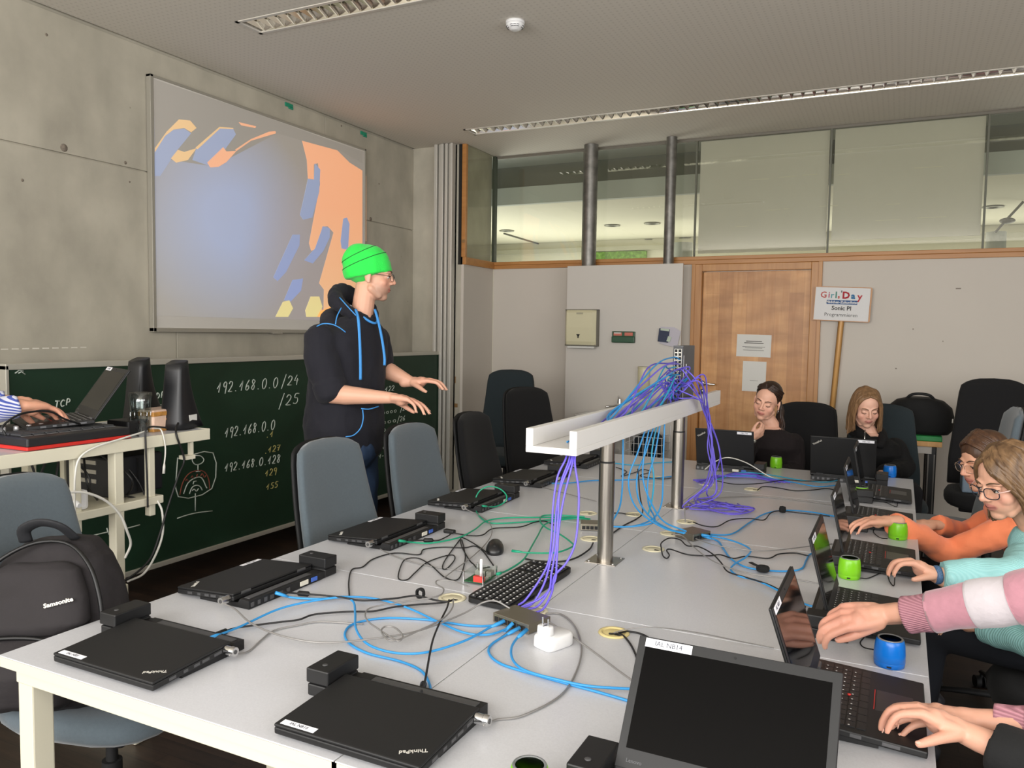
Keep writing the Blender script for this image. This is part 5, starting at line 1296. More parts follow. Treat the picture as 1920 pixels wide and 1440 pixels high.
# green cables
cable('green cable from the second left-edge notebook to the hidden switch', tp('750,1014,20 775,1017 810,1018 860,1008 890,993 912,977 950,971 1020,970 1080,970 1106,973,8', .006), C_GRN, ends=[0])
cable('green cable looping high over a left-edge notebook', tp('906,949,20 928,950 945,942,10 950,930,40 938,917,70 918,912,80 900,920,60 891,938,20 893,958 905,974 925,981 980,979 1040,974 1085,971 1106,976,8', .002), C_GRN, ends=[0])
cable('green cable from the circuit board case to the hidden switch', tp('934,1076,12 950,1070 972,1057 985,1045 995,1028 1008,1005 1020,985 1040,977 1080,972 1105,975,8', .010), C_GRN, ends=[0])
cable('green cable lying in a sharp bend beside the mouse', tp('962,1033 985,1036 1020,1037 1048,1035 1073,1025 1072,1018 1050,1002 1025,990 1013,978 1018,967 1050,966 1095,969', .014), C_GRN, ends=[0])
# black cables
cable('black mouse cable curling behind the mouse', tp('913,1036,6 893,1022 872,1010 864,1009 866,1025 880,1050 888,1058 897,1066 918,1063', .002), C_BLK, .0022, 'mouse_cable')
cable('thin black keyboard cable lying in loops left of the mouse', tp('862,1012 845,1035 832,1055 830,1066 838,1066 852,1050 850,1041 832,1043 800,1055 778,1074 763,1087 747,1084 752,1060 762,1048 785,1047 808,1060 835,1083 860,1085 872,1050 870,1028 866,1012', .0), C_BLK, .002, 'keyboard_cable')
o = cable('black cable running along in front of the second left-edge notebook', tp('655,1118 654,1090 660,1068 680,1063 700,1048 740,1037 785,1040 795,1030 830,1026 870,1027 890,1024 905,1033 925,1060', 0), C_BLK, .0022, 'power_cable')
o = cable('black cable with flat switch near the green plug', tp('768,1013,16 800,1013 822,1013 840,1005 850,1000 880,1004 905,1003 925,991 975,988 1000,980 1020,977 1040,985', .003), C_BLK, .0024, 'power_cable'); ferrite(o, T(803, 1013, TZ+.008), T(815, 1013, TZ+.008)); pp = tp('843,998')[0]; MB().box(pp+V((0, 0, .004)), (.045, .022, .014), .004, None).build('inline_switch', BLACK, o)
o = cable('black power cable from the corner notebook to the left grommet', tp('385,1193,14 410,1190 440,1178 520,1167 560,1162 590,1152 650,1147 700,1146 740,1138 790,1133 830,1130 848,1125', .006), C_BLK, .0026, 'power_cable'); ferrite(o, T(415, 1187, TZ+.008), T(425, 1183, TZ+.008))
o = cable('black power cable from the first left-edge notebook with ferrite bead', tp('530,1110,16 560,1113 590,1115 640,1120 680,1126 740,1122 780,1117 815,1125 840,1128 850,1124', .012), C_BLK, .0026, 'power_cable'); ferrite(o, T(569, 1113, TZ+.01), T(582, 1114, TZ+.01))
o = cable('black power cable from the front centre notebook up to the left grommet', tp('788,1302,14 795,1285 800,1260 808,1215 815,1190 828,1160 838,1140 842,1125', .014), C_BLK, .0026, 'power_cable'); ferrite(o, T(793, 1288, TZ+.01), T(795, 1278, TZ+.01))
o = cable('black cable from the yellowed grommet to the open NB14 notebook', tp('1143,1188,3 1165,1190 1180,1205 1192,1228 1200,1258 1215,1275', 0), C_BLK, .0026, 'power_cable')
cable('black cable behind the open NB14 notebook from the yellowed grommet', tp('1160,1187,3 1180,1184 1210,1192 1240,1215', .001), C_BLK, .0026, 'power_cable')
o = cable('black cable wound in a small loop by the grommet right of the front post', tp('1240,1030,3 1243,1042 1250,1047 1255,1041 1250,1032 1258,1030 1290,1040 1330,1042 1350,1040 1375,1047 1400,1043 1440,1047 1460,1039 1490,1037 1515,1042', .004), C_BLK, .0024, 'power_cable')
cable('black cable from the loop down to the blue cable by the pink sleeve', tp('1240,1029,4 1240,1018 1255,1009 1275,1012 1288,1023 1310,1025 1335,1038 1352,1055 1365,1072 1400,1083 1450,1100 1510,1138', .010), C_BLK, .0024, 'power_cable')
cable('black cable from the grommet before the rear post past the velcro tie', tp('1300,979,3 1320,986 1345,987 1370,975 1405,972 1432,975 1445,962 1462,958 1500,962 1555,968', .006), C_BLK, .0024, 'power_cable')
cable('black cable between the blue loops beside the front post', tp('1148,1000 1170,985 1195,972 1205,960,20 1200,930,90 1196,880,260', 0), C_BLK, .0028, 'power_cable')
cable('black cable lying behind the front post among the blue loops', tp('1148,962 1165,962 1178,965 1190,966', 0), C_BLK, .0024, 'power_cable')
o = cable('black cable wavy at the far tables left of the rear post', tp('1155,876 1175,884 1165,893 1190,886 1205,880 1220,885 1200,892 1240,898 1265,895', 0), C_BLK, .0024, 'power_cable')
cable('black cable from the far grommet to the far right notebooks', tp('1420,919,3 1432,912 1460,915 1490,920 1520,919 1550,916 1570,920', .0), C_BLK, .0024, 'power_cable')
cable('black cable along the violet bundle to the blond girl\'s dock', tp('1345,902 1380,908 1430,906 1470,900 1510,902 1560,900 1575,897', .016), C_BLK, .0024, 'power_cable')
cable('black speaker lead of the lime loudspeaker before the mint girl', tp('1613,1084,6 1628,1084 1650,1075 1662,1074 1668,1090 1676,1098 1678,1080,12', 0), C_BLK, .0016, 'audio_cable')
cable('black speaker lead of the lime loudspeaker under the orange sleeve', tp('1664,1010,6 1650,1008 1638,998 1640,990', 0), C_BLK, .0016, 'audio_cable')
cable('black speaker lead of the blue loudspeaker by the pink sleeve', tp('1638,1218,6 1620,1214 1613,1205 1620,1195', 0), C_BLK, .0016, 'audio_cable')
cable('black speaker lead of the lime loudspeaker near the far right corner', tp('1632,938,6 1660,942 1680,950 1683,943', 0), C_BLK, .0016, 'audio_cable')
cable('dark cable looping from the keyboard end past the front switch', tp('985,1128 1000,1122 1003,1112 995,1108', 0), C_BLK, .0022, 'keyboard_cable')
cable('dark grey cable from the mouse area past the post to the grommet', tp('985,1048 1010,1052 1050,1053 1080,1046 1105,1030 1112,1018', .003), C_BLK, .0030, 'power_cable')
# grey security cables
C2 = 'grey security cable '
cable(C2+'of the corner notebook', [LOCKS['b']]+tp('465,1222 490,1200 515,1182 560,1172 600,1166 680,1170', .0), C_GRY, .0022, 'security_cable')
cable(C2+'of the first left-edge notebook sweeping across the front', [LOCKS['c']]+tp('440,1142 470,1168 520,1190 580,1203 640,1204 740,1192 800,1178 870,1150 905,1130,15 930,1127,25 955,1140,10', .014), C_GRY, .0024, 'security_cable')
cable(C2+'of the second left-edge notebook', [LOCKS['d']]+tp('700,1023 740,1043 790,1058 850,1068 900,1072', .0), C_GRY, .0018, 'security_cable')
cable(C2+'of the third left-edge notebook', [LOCKS['e']]+tp('890,962 912,975 922,990 918,1010 890,1040 850,1070 832,1084', .004), C_GRY, .0018, 'security_cable')
cable(C2+'of the fourth left-edge notebook', [LOCKS['f']]+tp('1010,912 1060,925 1118,940', .0), C_GRY, .0018, 'security_cable')
cable(C2+'of the front centre notebook curling round the white adapter', [LOCKS['a']]+tp('930,1350 980,1342 1050,1305 1080,1260 1090,1215 1078,1175 1052,1152 1025,1150', .0), C_GRY, .0024, 'security_cable')
cable(C2+'straight from the front switch to the open NB14 notebook', tp('1018,1160 1060,1185 1110,1220 1160,1258 1205,1290', .010), C_GRY, .0024, 'security_cable')
cable(C2+'with an eyelet between the blue cables', tp('850,1125 848,1140 830,1160 780,1185 745,1200 728,1200 715,1185 722,1175 740,1177 755,1192 748,1202 735,1196 710,1180 690,1165 685,1150 700,1138 760,1128 820,1118 832,1105 818,1095 822,1088 850,1090 880,1100', .018), C_GRY, .0022, 'security_cable')
cable(C2+'arched from the yellowed grommet behind the open NB14 notebook', tp('1150,1187,3 1175,1180,25 1220,1176,40 1300,1185,30 1400,1205,5 1450,1215', 0), C_GRY, .0014, 'security_cable')
cable(C2+'standing up at the rear post grommet and sweeping right', tp('1285,978,3 1284,955,45 1288,945,50 1320,936,20 1400,931 1470,935 1540,944 1575,950', 0), C_GRY, .0022, 'security_cable')
cable(C2+'from the middle switch to the mint girl\'s notebook', tp('1305,1010 1340,1022 1400,1031 1450,1032 1520,1024 1560,1020', .012), C_GRY, .002, 'security_cable')
cable(C2+'from the middle grommet down to the right edge notebooks', tp('1262,1002,3 1280,1005 1300,1025 1330,1048 1370,1066 1420,1078 1480,1085 1540,1095', .016), C_GRY, .0022, 'security_cable')
p = T(1430, 1074); t = thing('cable_tie', 'black velcro cable tie rolled round the cables by the middle switch', 'cable tie', (p.x, p.y, TZ), rad(20))
MB().lathe([(.019, .002), (.021, .006), (.021, .014), (.018, .018), (.006, .017), (.004, .02)], TR(0, 0, .004), 20).build('velcro_roll', mat('velcro_black', '#0f0f10', .9, bump=(200, .3)), t)
MB().tube(cat_rom([(.0, .015, .016), (-.012, .05, .010), (-.022, .085, .008)], 4), .009, 6, flat=.25).build('velcro_strap', MATS['velcro_black'], t)
p = T(1467, 962); t = thing('cable_tie', 'small black velcro tie on the cable to the far right', 'cable tie', (p.x, p.y, TZ), 0)
MB().lathe([(.004, -.014), (.013, -.012), (.015, 0), (.013, .012), (.004, .014)], TR(0, 0, .016) @ RY(PI/2), 14).build('velcro_roll', MATS['velcro_black'], t)
p = T(788, 1123); t = thing('cable_tie', 'black cable tie coil on the cables before the keyboard', 'cable tie', (p.x, p.y, TZ), 0)
q = MB()
for i in range(3): q.tube([(.012*math.cos(a*.4+i), .004*i-.004+.002*math.sin(a), .017+.012*math.sin(a*.4+i)) for a in range(17)], .003, 6)
q.build('velcro_roll', MATS['velcro_black'], t)
# cables at the cart
def at(s): return [WX(*[float(q) for q in w.split(',')]) for w in s.split()]
cable('black cable at the cart running over the edge down to the floor', at('335,790,-2.56 330,812,-2.49 345,860,-2.49 335,890,-2.48 315,950,-2.47 300,1000,-2.46 280,1050,-2.45 240,1085,-2.44 200,1100,-2.43'), C_BLK, .004, 'power_cable')
cable('white jack cable hanging from the cart front', at('290,803,-2.56 302,806,-2.50 309,830,-2.485 310,850,-2.485 308,870,-2.485 307,886,-2.485'), C_WHT, .0028, 'audio_cable', ends=[1])
cable('black cable hanging along the right shelf hanger of the cart', at('312,802,-2.56 285,800,-2.50 274,806,-2.488 273,830,-2.485 276,900,-2.485 277,950,-2.485'), C_BLK, .0035, 'power_cable')
cable('white cable arched over the left shelf hanger of the cart', at('275,808,-2.51 230,822,-2.485 180,838,-2.48 150,858,-2.478 141,890,-2.478 140,940,-2.478 142,985,-2.478'), C_WHT, .0035, 'power_cable')
cable('cream power cable arching from the white box behind the cart leg', at('87,945,-2.48 100,930,-2.46 130,923,-2.45 165,925,-2.44 200,940,-2.44 225,965,-2.44 238,995,-2.44 245,1020,-2.45 235,1045,-2.46'), C_WHT, .0045, 'power_cable')
cable('white cable hanging in a wide bow right of the cart leg', at('296,940,-2.5 304,960,-2.48 305,1000,-2.47 292,1040,-2.46 270,1075,-2.45 240,1090,-2.44'), C_WHT, .004, 'power_cable')
cable('pale cable falling from the power box behind the backpack', at('110,952,-2.47 125,965,-2.46 135,975,-2.455 130,990,-2.45'), C_WHT, .0045, 'power_cable', ends=[])
cable('thick black cable hanging off the left of the cart', at('10,815,-2.49 5,800,-2.50 30,780,-2.52 60,772,-2.54 95,772,-2.55 120,785,-2.56 150,795,-2.58'), C_BLK, .0035, 'power_cable')
rr = random.Random(5)
for i in range(7):
    y = 1.62+.06*i; pts = [V((-2.55-.02*i, y, CZT-.05)), V((-2.56+rr.uniform(-.05, .05), y+rr.uniform(-.06, .06), CZT-.15)), V((-2.58+rr.uniform(-.06, .06), y+rr.uniform(-.08, .08), CZT-.24)), V((-2.6+rr.uniform(-.06, .06), y+rr.uniform(-.05, .05), zsf+.03))]
    cable('black cable in the tangle behind the left shelf hanger of the cart', pts, C_BLK, .004, 'power_cable', 'tangled cables under the cart')
for i in range(4):
    pts = [V((-2.62+.03*i, 1.86+.05*i, CZT+.004)), V((-2.60+rr.uniform(-.06, .06), 1.93+rr.uniform(-.05, .05), CZT+.03)), V((-2.64+rr.uniform(-.05, .05), 1.98+.03*i, CZT+.02)), V((-2.70, 2.02+.02*i, CZT+.006))]
    cable('black cable coiled between the notebook and the tumbler on the cart', pts, C_BLK, .003, 'audio_cable', 'coiled cables on the cart')
# presenter's notebook on the cart: seen from its right-hand side, screen leaning back to the right
a, e = WX(22, 795, -2.62), WX(165, 775, -2.62)
t = make_notebook('open black notebook on the cart under the hands with the striped sleeve', (-2.66, e.y-.26, CZT+.045), rad(0), 'IAL NB0', 128)
hg = WX(160, 768, -2.74); t.rotation_euler = (0, 0, rad(-24)); t.location = hg-(RZ(rad(-24)) @ V((NW*.5, ND, 0))); t.location.z = CZT+.040
o = MB().box((hg.x-.06, hg.y-.10, CZT+.022), (.30, .19, .040), .004).build('laptop_riser', BLACK); tag(o, 'flat black box under the open notebook on the cart', 'box')

# ================================================================== PEOPLE
SKIN = mat('skin', '#d9a184', .5, attr=True, bump=(220, .05)); SKIN.node_tree.nodes['Principled BSDF'].inputs['Subsurface Weight'].default_value = .08
SKIN.node_tree.nodes['Principled BSDF'].inputs['Subsurface Radius'].default_value = (.012, .005, .003)
LENS = glass_mat('lens_clear', '#f6f8f8', .05)
LASH = mat('lash_dark', '#2a1c16', .8); GLF = mat('spectacle_frame_dark', '#1d2026', .4)
UP = V((0, 0, 1))
def flat_r(): v = V((_r.x, _r.y, 0)); return v.normalized()
def flat_f(): v = V((_f.x, _f.y, 0)); return v.normalized()
FR_, FF_ = flat_r(), flat_f()              # level directions: to the right of, and away from, the camera
def headM(c, fwd, up=UP, s=1.0):
    y = fwd.normalized(); x = y.cross(up).normalized(); z = x.cross(y)
    return mtx(c, x, y, z) @ MX.Scale(s, 4)
def head(q, M, male=False, smile=0.0):
    k = 1.04 if male else 1.0
    q.ell((0, -.012, .035), (.074*k, .094*k, .084), M, n=24, m=16)
    q.ell((0, .022, -.022), (.061*k, .066, .074), M, n=24, m=16)
    q.ell((0, .030, -.062), (.050*k, .052, .050), M, n=20, m=12)
    q.ell((0, .034, -.044), (.0585*k, .0555, .060), M, n=24, m=14); q.ell((0, .016, -.078), (.047*k, .048, .034), M, n=18, m=10)
    q.ell((0, .058, -.092), (.026*k, .025, .021), M, n=16, m=10)               # chin
    for s in (-1, 1):
        q.ell((s*.035, .050, -.028), (.029, .029, .031) if not male else (.026, .028, .027), M)                     # cheek
        q.limb([((s*.050*k, .004, -.060), .018), ((s*.033*k, .042, -.088), .017)], 10, M)   # jaw
        q.ell((s*.031, .071, .006), (.0165, .0125, .0105), M)                   # lid over eyeball
        bq = .0075 if male else .0060
        q.limb([((s*.012, .083, .024), bq), ((s*.032, .080, .028), bq), ((s*.050, .066, .022), bq*.8)], 8, M)  # brow ridge
        q.ell((s*.0765*k, -.014, -.006), (.007, .018, .030), M, R=RZ(s*-.35)); q.ell((s*.079*k, -.008, -.030), (.006, .010, .011), M)   # ear, lobe
        q.ell((s*.0115, .094, -.026), (.0085, .011, .0075), M)                  # nostril wing
    q.limb([((0, .082, .020), .0075), ((0, .094, .0), .0085), ((0, .107, -.020), .0105)], 10, M)   # nose
    q.ell((0, .104, -.022), (.011, .011, .009), M)
    w = .022+.006*smile; zc = .004*smile
    q.limb([((-w, .074, -.054+zc), .0045), ((-.009, .086, -.0505), .0062), ((.009, .086, -.0505), .0062), ((w, .074, -.054+zc), .0045)], 8, M)
    q.limb([((-w*.85, .074, -.058+zc), .0045), ((0, .0865, -.0625), .0075), ((w*.85, .074, -.058+zc), .0045)], 8, M)
    q.ell((0, .058, -.055), (.034, .027, .034), M)
def headtint(M, base, lip, cheek, beard=None, hands=None):
    Mi = M.inverted(); b = V(hx(base)[:3]); l = V(hx(lip)[:3]); c = V(hx(cheek)[:3]); bd = V(hx(beard)[:3]) if beard else None
    hands = [V(h) for h in (hands or [])]
    def f(co):
        p = Mi @ co; col = b.copy()
        if p.length < .2:
            for s in (-1, 1):
                d = (p-V((s*.04, .07, -.03))).length; col = col.lerp(c, max(0, 1-d/.04)*.75)
            d = (p-V((0, .108, -.022))).length; col = col.lerp(c, max(0, 1-d/.025)*.5)
            if bd is not None and -.13 < p.z < -.025 and p.y > .0:
                col = col.lerp(bd, min(1, (-.025-p.z)/.03)*min(1, p.y/.03)*min(1, (p.z+.13)/.02)*.5)
            if p.y > .07 and abs(p.x) < .030 and -.070 < p.z < -.044:
                e = ((p.x/.026)**2+((p.z+.0565)/.0125)**2); col = col.lerp(l, max(0, min(1, (1.25-e)*2)))
        for h in hands:
            d = (co-h).length
            if d < .10: col = col.lerp(c, .45*(1-d/.10))
        return (col.x, col.y, col.z, 1)
    return f
def face_parts(M, parent, brow='#3a2a20', closed=True, lashes=True):
    bm_ = mat('brow_'+brow.strip('#'), brow, .9); q = MB()
    for s in (-1, 1): q.limb([((s*.013, .0895, .0255), .0022), ((s*.030, .0880, .0325), .0028), ((s*.048, .0735, .0285), .0015)], 6, M)
    q.build('eyebrow', bm_, parent)
    q = MB()
    for s in (-1, 1):
        z = .000 if closed else .008
        q.limb([((s*.017, .0800, z+.001), .0012), ((s*.031, .0845, z-.0030), .0017), ((s*.046, .0765, z+.000), .0013)], 6, M)
    q.build('eyelashes', LASH, parent)
    if not closed:
        for s in (-1, 1):
            e = MB().ell((s*.0315, .0735, .002), (.0125, .0105, .0075), M).build('eye', mat('eye_white', '#cfc8c0', .25), parent)
            MB().ell((s*.0315, .0815, .002), (.005, .0035, .005), M).build('iris', mat('iris_dark', '#33291f', .2), e)
    q = MB().limb([((-.021, .0835, -.0563), .0010), ((0, .0945, -.0565), .0012), ((.021, .0835, -.0563), .0010)], 6, M); q.build('mouth_line', mat('mouth_dark', '#6b3a34', .7), parent)
def glasses(M, parent, m, r=.0013, w=.023, h=.017, temple=None):
    q = MB()
    for s in (-1, 1):
        pts = []
        for k in range(21):
            a = 2*PI*k/20; x = s*.033+w*math.copysign(abs(math.cos(a))**.7, math.cos(a)); z = .0+h*math.copysign(abs(math.sin(a))**.7, math.sin(a)); pts.append((x, .103-.010*(abs(x)/.05)**2, z))
        q.tube(pts, r, 6, M=M)
    q.tube([(-.011, .1025, .004), (0, .107, .007), (.011, .1025, .004)], r, 6, M=M); g = q.build('spectacles', m, parent)
    q = MB()
    for s in (-1, 1): q.tube(cat_rom([(s*.056, .092, .006), (s*.074, .060, .007), (s*.081, .0, .006), (s*.080, -.025, -.012)], 4), r*1.1, 6, M=M)
    q.build('temple', temple or m, g)
    q = MB()
    for s in (-1, 1): q.lathe([(.001, 0), (1, 0)], M @ TR(s*.033, .100, 0) @ RX(PI/2) @ MX.Diagonal((w, h, 1, 1)), 20, caps=False)
    q.build('lens', LENS, g)
def hand(q, w, d, n, t, curl=(.3, .35, .35, .4), s=1.0, thumb=(.5, .3), spread=.06, fr=1.0):
    """w wrist, d towards the knuckles, n where the palm faces, t thumb side; curl per finger in radians at each joint"""
    w = V(w); d = V(d).normalized(); n = V(n); n = (n-d*n.dot(d)).normalized(); t0 = V(t); t = d.cross(n)
    if t.dot(t0) < 0: t = -t
    kn = [(.027, .086), (.009, .091), (-.010, .087), (-.027, .077)]; ph = [(.041, .024, .020), (.045, .028, .021), (.042, .026, .020), (.032, .019, .018)]
    rr = [(.0098, .0088, .0078, .0066), (.0100, .0090, .0079, .0067), (.0096, .0086, .0075, .0064), (.0086, .0076, .0067, .0058)]
    tips = []
    q.limb([(w-d*.035*s, .0245*s), (w, .023*s), (w+d*.020*s, .0235*s)], 12)
    for (kx, ky), p3, r4, c, i in zip(kn, ph, rr, curl, range(4)):
        k = w+(d*ky+t*kx-n*(.004-.003*abs(i-1.2)))*s
        q.limb([(w+(d*.012+t*kx*.55)*s, .0165*s), (w+(d*ky*.6+t*kx*.85)*s, .0135*s), (k, .0112*s)], 10)
        f = (d+t*(spread*(1.3-i)*.9)).normalized(); pts = [(k, r4[0]*s*1.04*fr)]; p = k; a = 0
        cs = c if isinstance(c, (tuple, list)) else (c, c*1.2, c*.8)
        for L, aa, r_ in zip(p3, cs, r4[1:]):
            a += aa; dr = f*math.cos(a)+n*math.sin(a); p = p+dr*L*s; pts.append((p, r_*s*fr))
        q.limb(pts, 10, sub=3); tips.append((p, dr))
    q.ell(w+(d*.045-n*-.004)*s, (.026*s,)*3, None); q.ell(w+(d*.06+t*.012)*s, (.021*s,)*3); q.ell(w+(d*.045-t*.016)*s, (.018*s,)*3)
    o, b = thumb
    c0 = w+(d*.014+t*.018+n*.006)*s; u = (d*math.cos(o)+t*math.sin(o)+n*.35).normalized(); m1 = c0+u*.042*s
    u2 = (u+(d-t*.6)*b*.6+n*.15).normalized(); m2 = m1+u2*.032*s; u3 = (u2+(d-t)*b*.5+n*.05).normalized(); m3 = m2+u3*.022*s
    q.limb([(c0, .0155*s), (m1, .0118*s*fr), (m2, .0100*s*fr), (m3, .0078*s*fr)], 10); tips.append((m3, u3))
    return tips, n
def nails(tips, n, parent, s=1.0):
    for p, dr in tips:
        b = (-n-dr*(-n).dot(dr)); b = b.normalized() if b.length > .05 else UP
        x = dr.cross(b).normalized(); q = MB().ell((0, 0, 0), (.0046*s, .0062*s, .0016), mtx(p+b*.0052*s+dr*.002*s, x, dr, b), n=10, m=6); q.build('fingernail', mat('nail', '#e3b5a2', .3), parent)
def cloth(q, name, m, parent, voxel=.008, seed=0, amp=.006, sc=14):
    return q.skin(name, m, parent, voxel, 3, warp=lambda c, n: c+n*(mnoise.noise(c*sc+V((seed, 0, 0)))*amp+mnoise.noise(c*sc*2.3+V((0, seed, 0)))*amp*.4))
def torso(q, base, chest, neck, side, fwd, w0=.15, w1=.18, d0=.11, d1=.115):
    """stack of rounded sections from the seat to the neck"""
    rings = []; side = side.normalized(); fwd = fwd.normalized()
    mid = base.lerp(chest, .5)
    for p, w, d in ((base-UP*.03, w0*.85, d0*.9), (base, w0, d0), (mid, w0*.97, d0), (chest, w1, d1), (chest.lerp(neck, .55), w1*.93, d1*.86), (chest.lerp(neck, .85), w1*.55, d1*.65), (neck, .06, .06)):
        rings.append([p+side*x+fwd*y for x, y in srect(w, d, 24, 2.5)])
    q.loft(rings)
def locks(q, M, paths, r=.007, n=30, jit=.006, seed=1, taper=.35):
    """strands between two guide curves given in head space"""
    rr = random.Random(seed)
    for i in range(n):
        f = rr.random(); a, b = paths
        pts = [V(p).lerp(V(o), f)+V((rr.gauss(0, jit), rr.gauss(0, jit), rr.gauss(0, jit*.6)))*(k/(len(a)-1)+.15) for k, (p, o) in enumerate(zip(a, b))]
        pts = cat_rom(pts, 4); L = len(pts)-1
        q.tube([M @ p for p in pts], [r*(1-(1-taper)*max(0, (k/L-.55)/.45))*rr.uniform(.9, 1.1) for k in range(L+1)], 6, round_ends=True)
def hairmat(name, c1, c2, rough=.45):
    mt, nt, b, oc = tree_mat(name, rough)
    n1 = nd(nt, 'ShaderNodeTexNoise', i_Scale=60.0, i_Detail=5.0); nt.links.new(mapping(nt, oc, (1, 1, .12)), n1.inputs['Vector'])
    nt.links.new(ramp(nt, n1.outputs[0], [(.3, c1), (.7, c2)]), b.inputs['Base Color'])
    bp = nd(nt, 'ShaderNodeBump', i_Strength=.5, i_Distance=.003); nt.links.new(n1.outputs[0], bp.inputs['Height']); nt.links.new(bp.outputs[0], b.inputs['Normal'])
    return mt
def legs_seated(t, hipc, side, fwd, m, knee=.40, w=.09, zk=None):
    q = MB(); 
    for s in (-1, 1):
        h = hipc+side*(s*w); k = h+fwd*knee+UP*((zk if zk is not None else hipc.z)-hipc.z); f = V((k.x, k.y, .09))+fwd*.03
        q.limb([(h, .085), (h.lerp(k, .5), .075), (k, .058)], 14); q.limb([(k, .056), (k.lerp(f, .4), .052), (f, .038)], 14)
    q.ell(hipc, (.16, .16, .10))
    q.skin('trousers', m, t, .010, 3)
    for s in (-1, 1):
        h = hipc+side*(s*w); f = h+fwd*(knee+.03)
        a = math.atan2(fwd.y, fwd.x)
        M = TR(f.x, f.y, 0) @ RZ(a); rings = [[(x+.05, y, z) for x, y in srect(wx, wy, 18, 3)] for z, wx, wy in ((0, .125, .045), (.03, .13, .048), (.055, .11, .042), (.085, .055, .036))]
        MB().loft(rings, M=M).build('shoe', mat('shoe_dark', '#24242a', .6), t)

# ---- the standing man in the hooded sweater and green woolly hat
D0 = 3.80
t = thing('person', 'standing man in a neon green knit hat and dark blue hoodie, both arms stretched out', 'person', (0, 0, 0)); 
Mh = headM(Q(698, 518, D0), FR_*.97+FF_*.10-UP*.10, (UP-FR_*.06))
Bf = (FR_*.84-FF_*.54).normalized(); Bs = Bf.cross(UP).normalized()        # Bs: his right
nk = Q(676, 592, D0); ch = Q(654, 672, D0); ba = Q(648, 838, D0)
q = MB(); head(q, Mh, True, .8)
q.limb([(Mh @ V((0, -.024, -.05)), .050), (nk+Bf*.008, .054), (nk-UP*.06, .075)], 16)
sr, sl = ch+Bs*.185+UP*.088, ch-Bs*.185+UP*.088
er, wr = Q(621, 739, D0-.20), Q(733, 746, D0-.26); el, wl = Q(716, 690, D0+.16), Q(771, 716, D0+.10)
torso(q, ba, ch, nk, Bs, Bf, .14, .15, .09, .10)
q.limb([(sr, .05), (er, .042)], 14); q.limb([(er, .043), (er.lerp(wr, .25), .045), (er.lerp(wr, .7), .033), (wr, .026)], 16, sub=4)
q.limb([(sl, .05), (el, .042)], 14); q.limb([(el, .042), (el.lerp(wl, .3), .044), (el.lerp(wl, .75), .032), (wl, .026)], 16, sub=4)
T1, n1_ = hand(q, wr, FR_*.97-UP*.10-FF_*.1, -UP*.85-FF_*.2, FF_*.9+UP*.2, ((.22, .25, .2), (.32, .3, .25), (.42, .35, .3), (.5, .4, .3)), 1.06, (.55, .3), .10)
T2, n2_ = hand(q, wl, FR_*.96+UP*.10-FF_*.15, -UP*.75+FR_*.25, -FF_*.9-UP*.3, ((.25, .45, .3), (.3, .45, .3), (.35, .45, .3), (.4, .45, .3)), 1.06, (.75, .2), .08)
body = q.skin('body', SKIN, t, .0042, 3, headtint(Mh, '#d8a68c', '#bb7a6a', '#d9907a', '#94796a', [wr+FR_*.11, wl+FR_*.09]))
face_parts(Mh, t, '#5a4a3c', closed=False); glasses(Mh, t, GLF)
nails(T1, n1_, t); nails(T2, n2_, t)
# teeth of the open smile
q = MB()
HOOD = mat('hoodie_navy', '#13131d', .9, bump=(160, .12), sheen=.04); TRIMB = mat('hoodie_blue_trim', '#3f8fd6', .7)
rings = []
for (px, py), w, d in (((647, 858), .155, .135), ((646, 845), .185, .155), ((644, 800), .195, .165), ((648, 745), .19, .155), ((653, 690), .195, .145), ((657, 645), .205, .135), ((662, 622), .185, .115), ((668, 607), .125, .095), ((674, 595), .085, .08)):
    c = Q(px, py, D0); rings.append([c+Bs*x+Bf*y for x, y in srect(w, d, 28, 2.4)])
q.loft(rings)
er2 = Q(618, 722, D0-.19)
q.limb([(sr+UP*.0, .078), (sr.lerp(er2, .5)+Bs*.012, .082), (sr.lerp(er2, .85), .078)], 16)
for f_, r_ in ((.90, .080), (1.0, .076), (1.08, .070)): q.ell(sr.lerp(er, f_-.06), (r_, r_, .03), None, R=(er-sr).to_track_quat('Z', 'Y').to_matrix().to_4x4())
q.limb([(sl, .075), (sl.lerp(el, .6), .07), (sl.lerp(el, .92), .064)], 16)
cloth(q, 'hoodie', HOOD, t, .008, 3, .011, 9)
# hood lying on the shoulders, open at the throat
q = MB(); hc = Q(672, 590, D0)
for k in range(17):
    a = PI*(.10+1.80*k/16); back = .5-.5*math.cos(a)                 # 1 at the back
    p = hc+Bf*(.088*math.cos(a)-.018)+Bs*((.082+.03*back)*math.sin(a))+UP*(-.026+.128*back)
    rr_ = .022+.018*back; q.ell(p, (rr_, rr_, rr_*1.25))
q.limb([(hc-Bf*.07+Bs*.11-UP*.055, .05), (hc-Bf*.115+Bs*.06-UP*.03, .06), (hc-Bf*.135-UP*.02, .062), (hc-Bf*.115-Bs*.06-UP*.03, .06), (hc-Bf*.07-Bs*.11-UP*.055, .05)], 14)
q.limb([(hc-Bf*.12+UP*.0, .05), (hc-Bf*.155-UP*.09, .05), (hc-Bf*.16-UP*.15, .03)], 14)
cloth(q, 'hood', HOOD, t, .008, 5, .006, 14)
q = MB().tube(cat_rom([hc+Bf*.060+Bs*.055-UP*.0, hc+Bf*.095+Bs*.03-UP*.030, hc+Bf*.104-UP*.04, hc+Bf*.095-Bs*.03-UP*.030, hc+Bf*.060-Bs*.055-UP*.0], 5), .006, 8); q.build('neckline_trim', TRIMB, t)
def frontpt(px, py, off=.006):
    """on the front of the hoodie"""
    return Q(px, py, D0-.155)+Bf*off
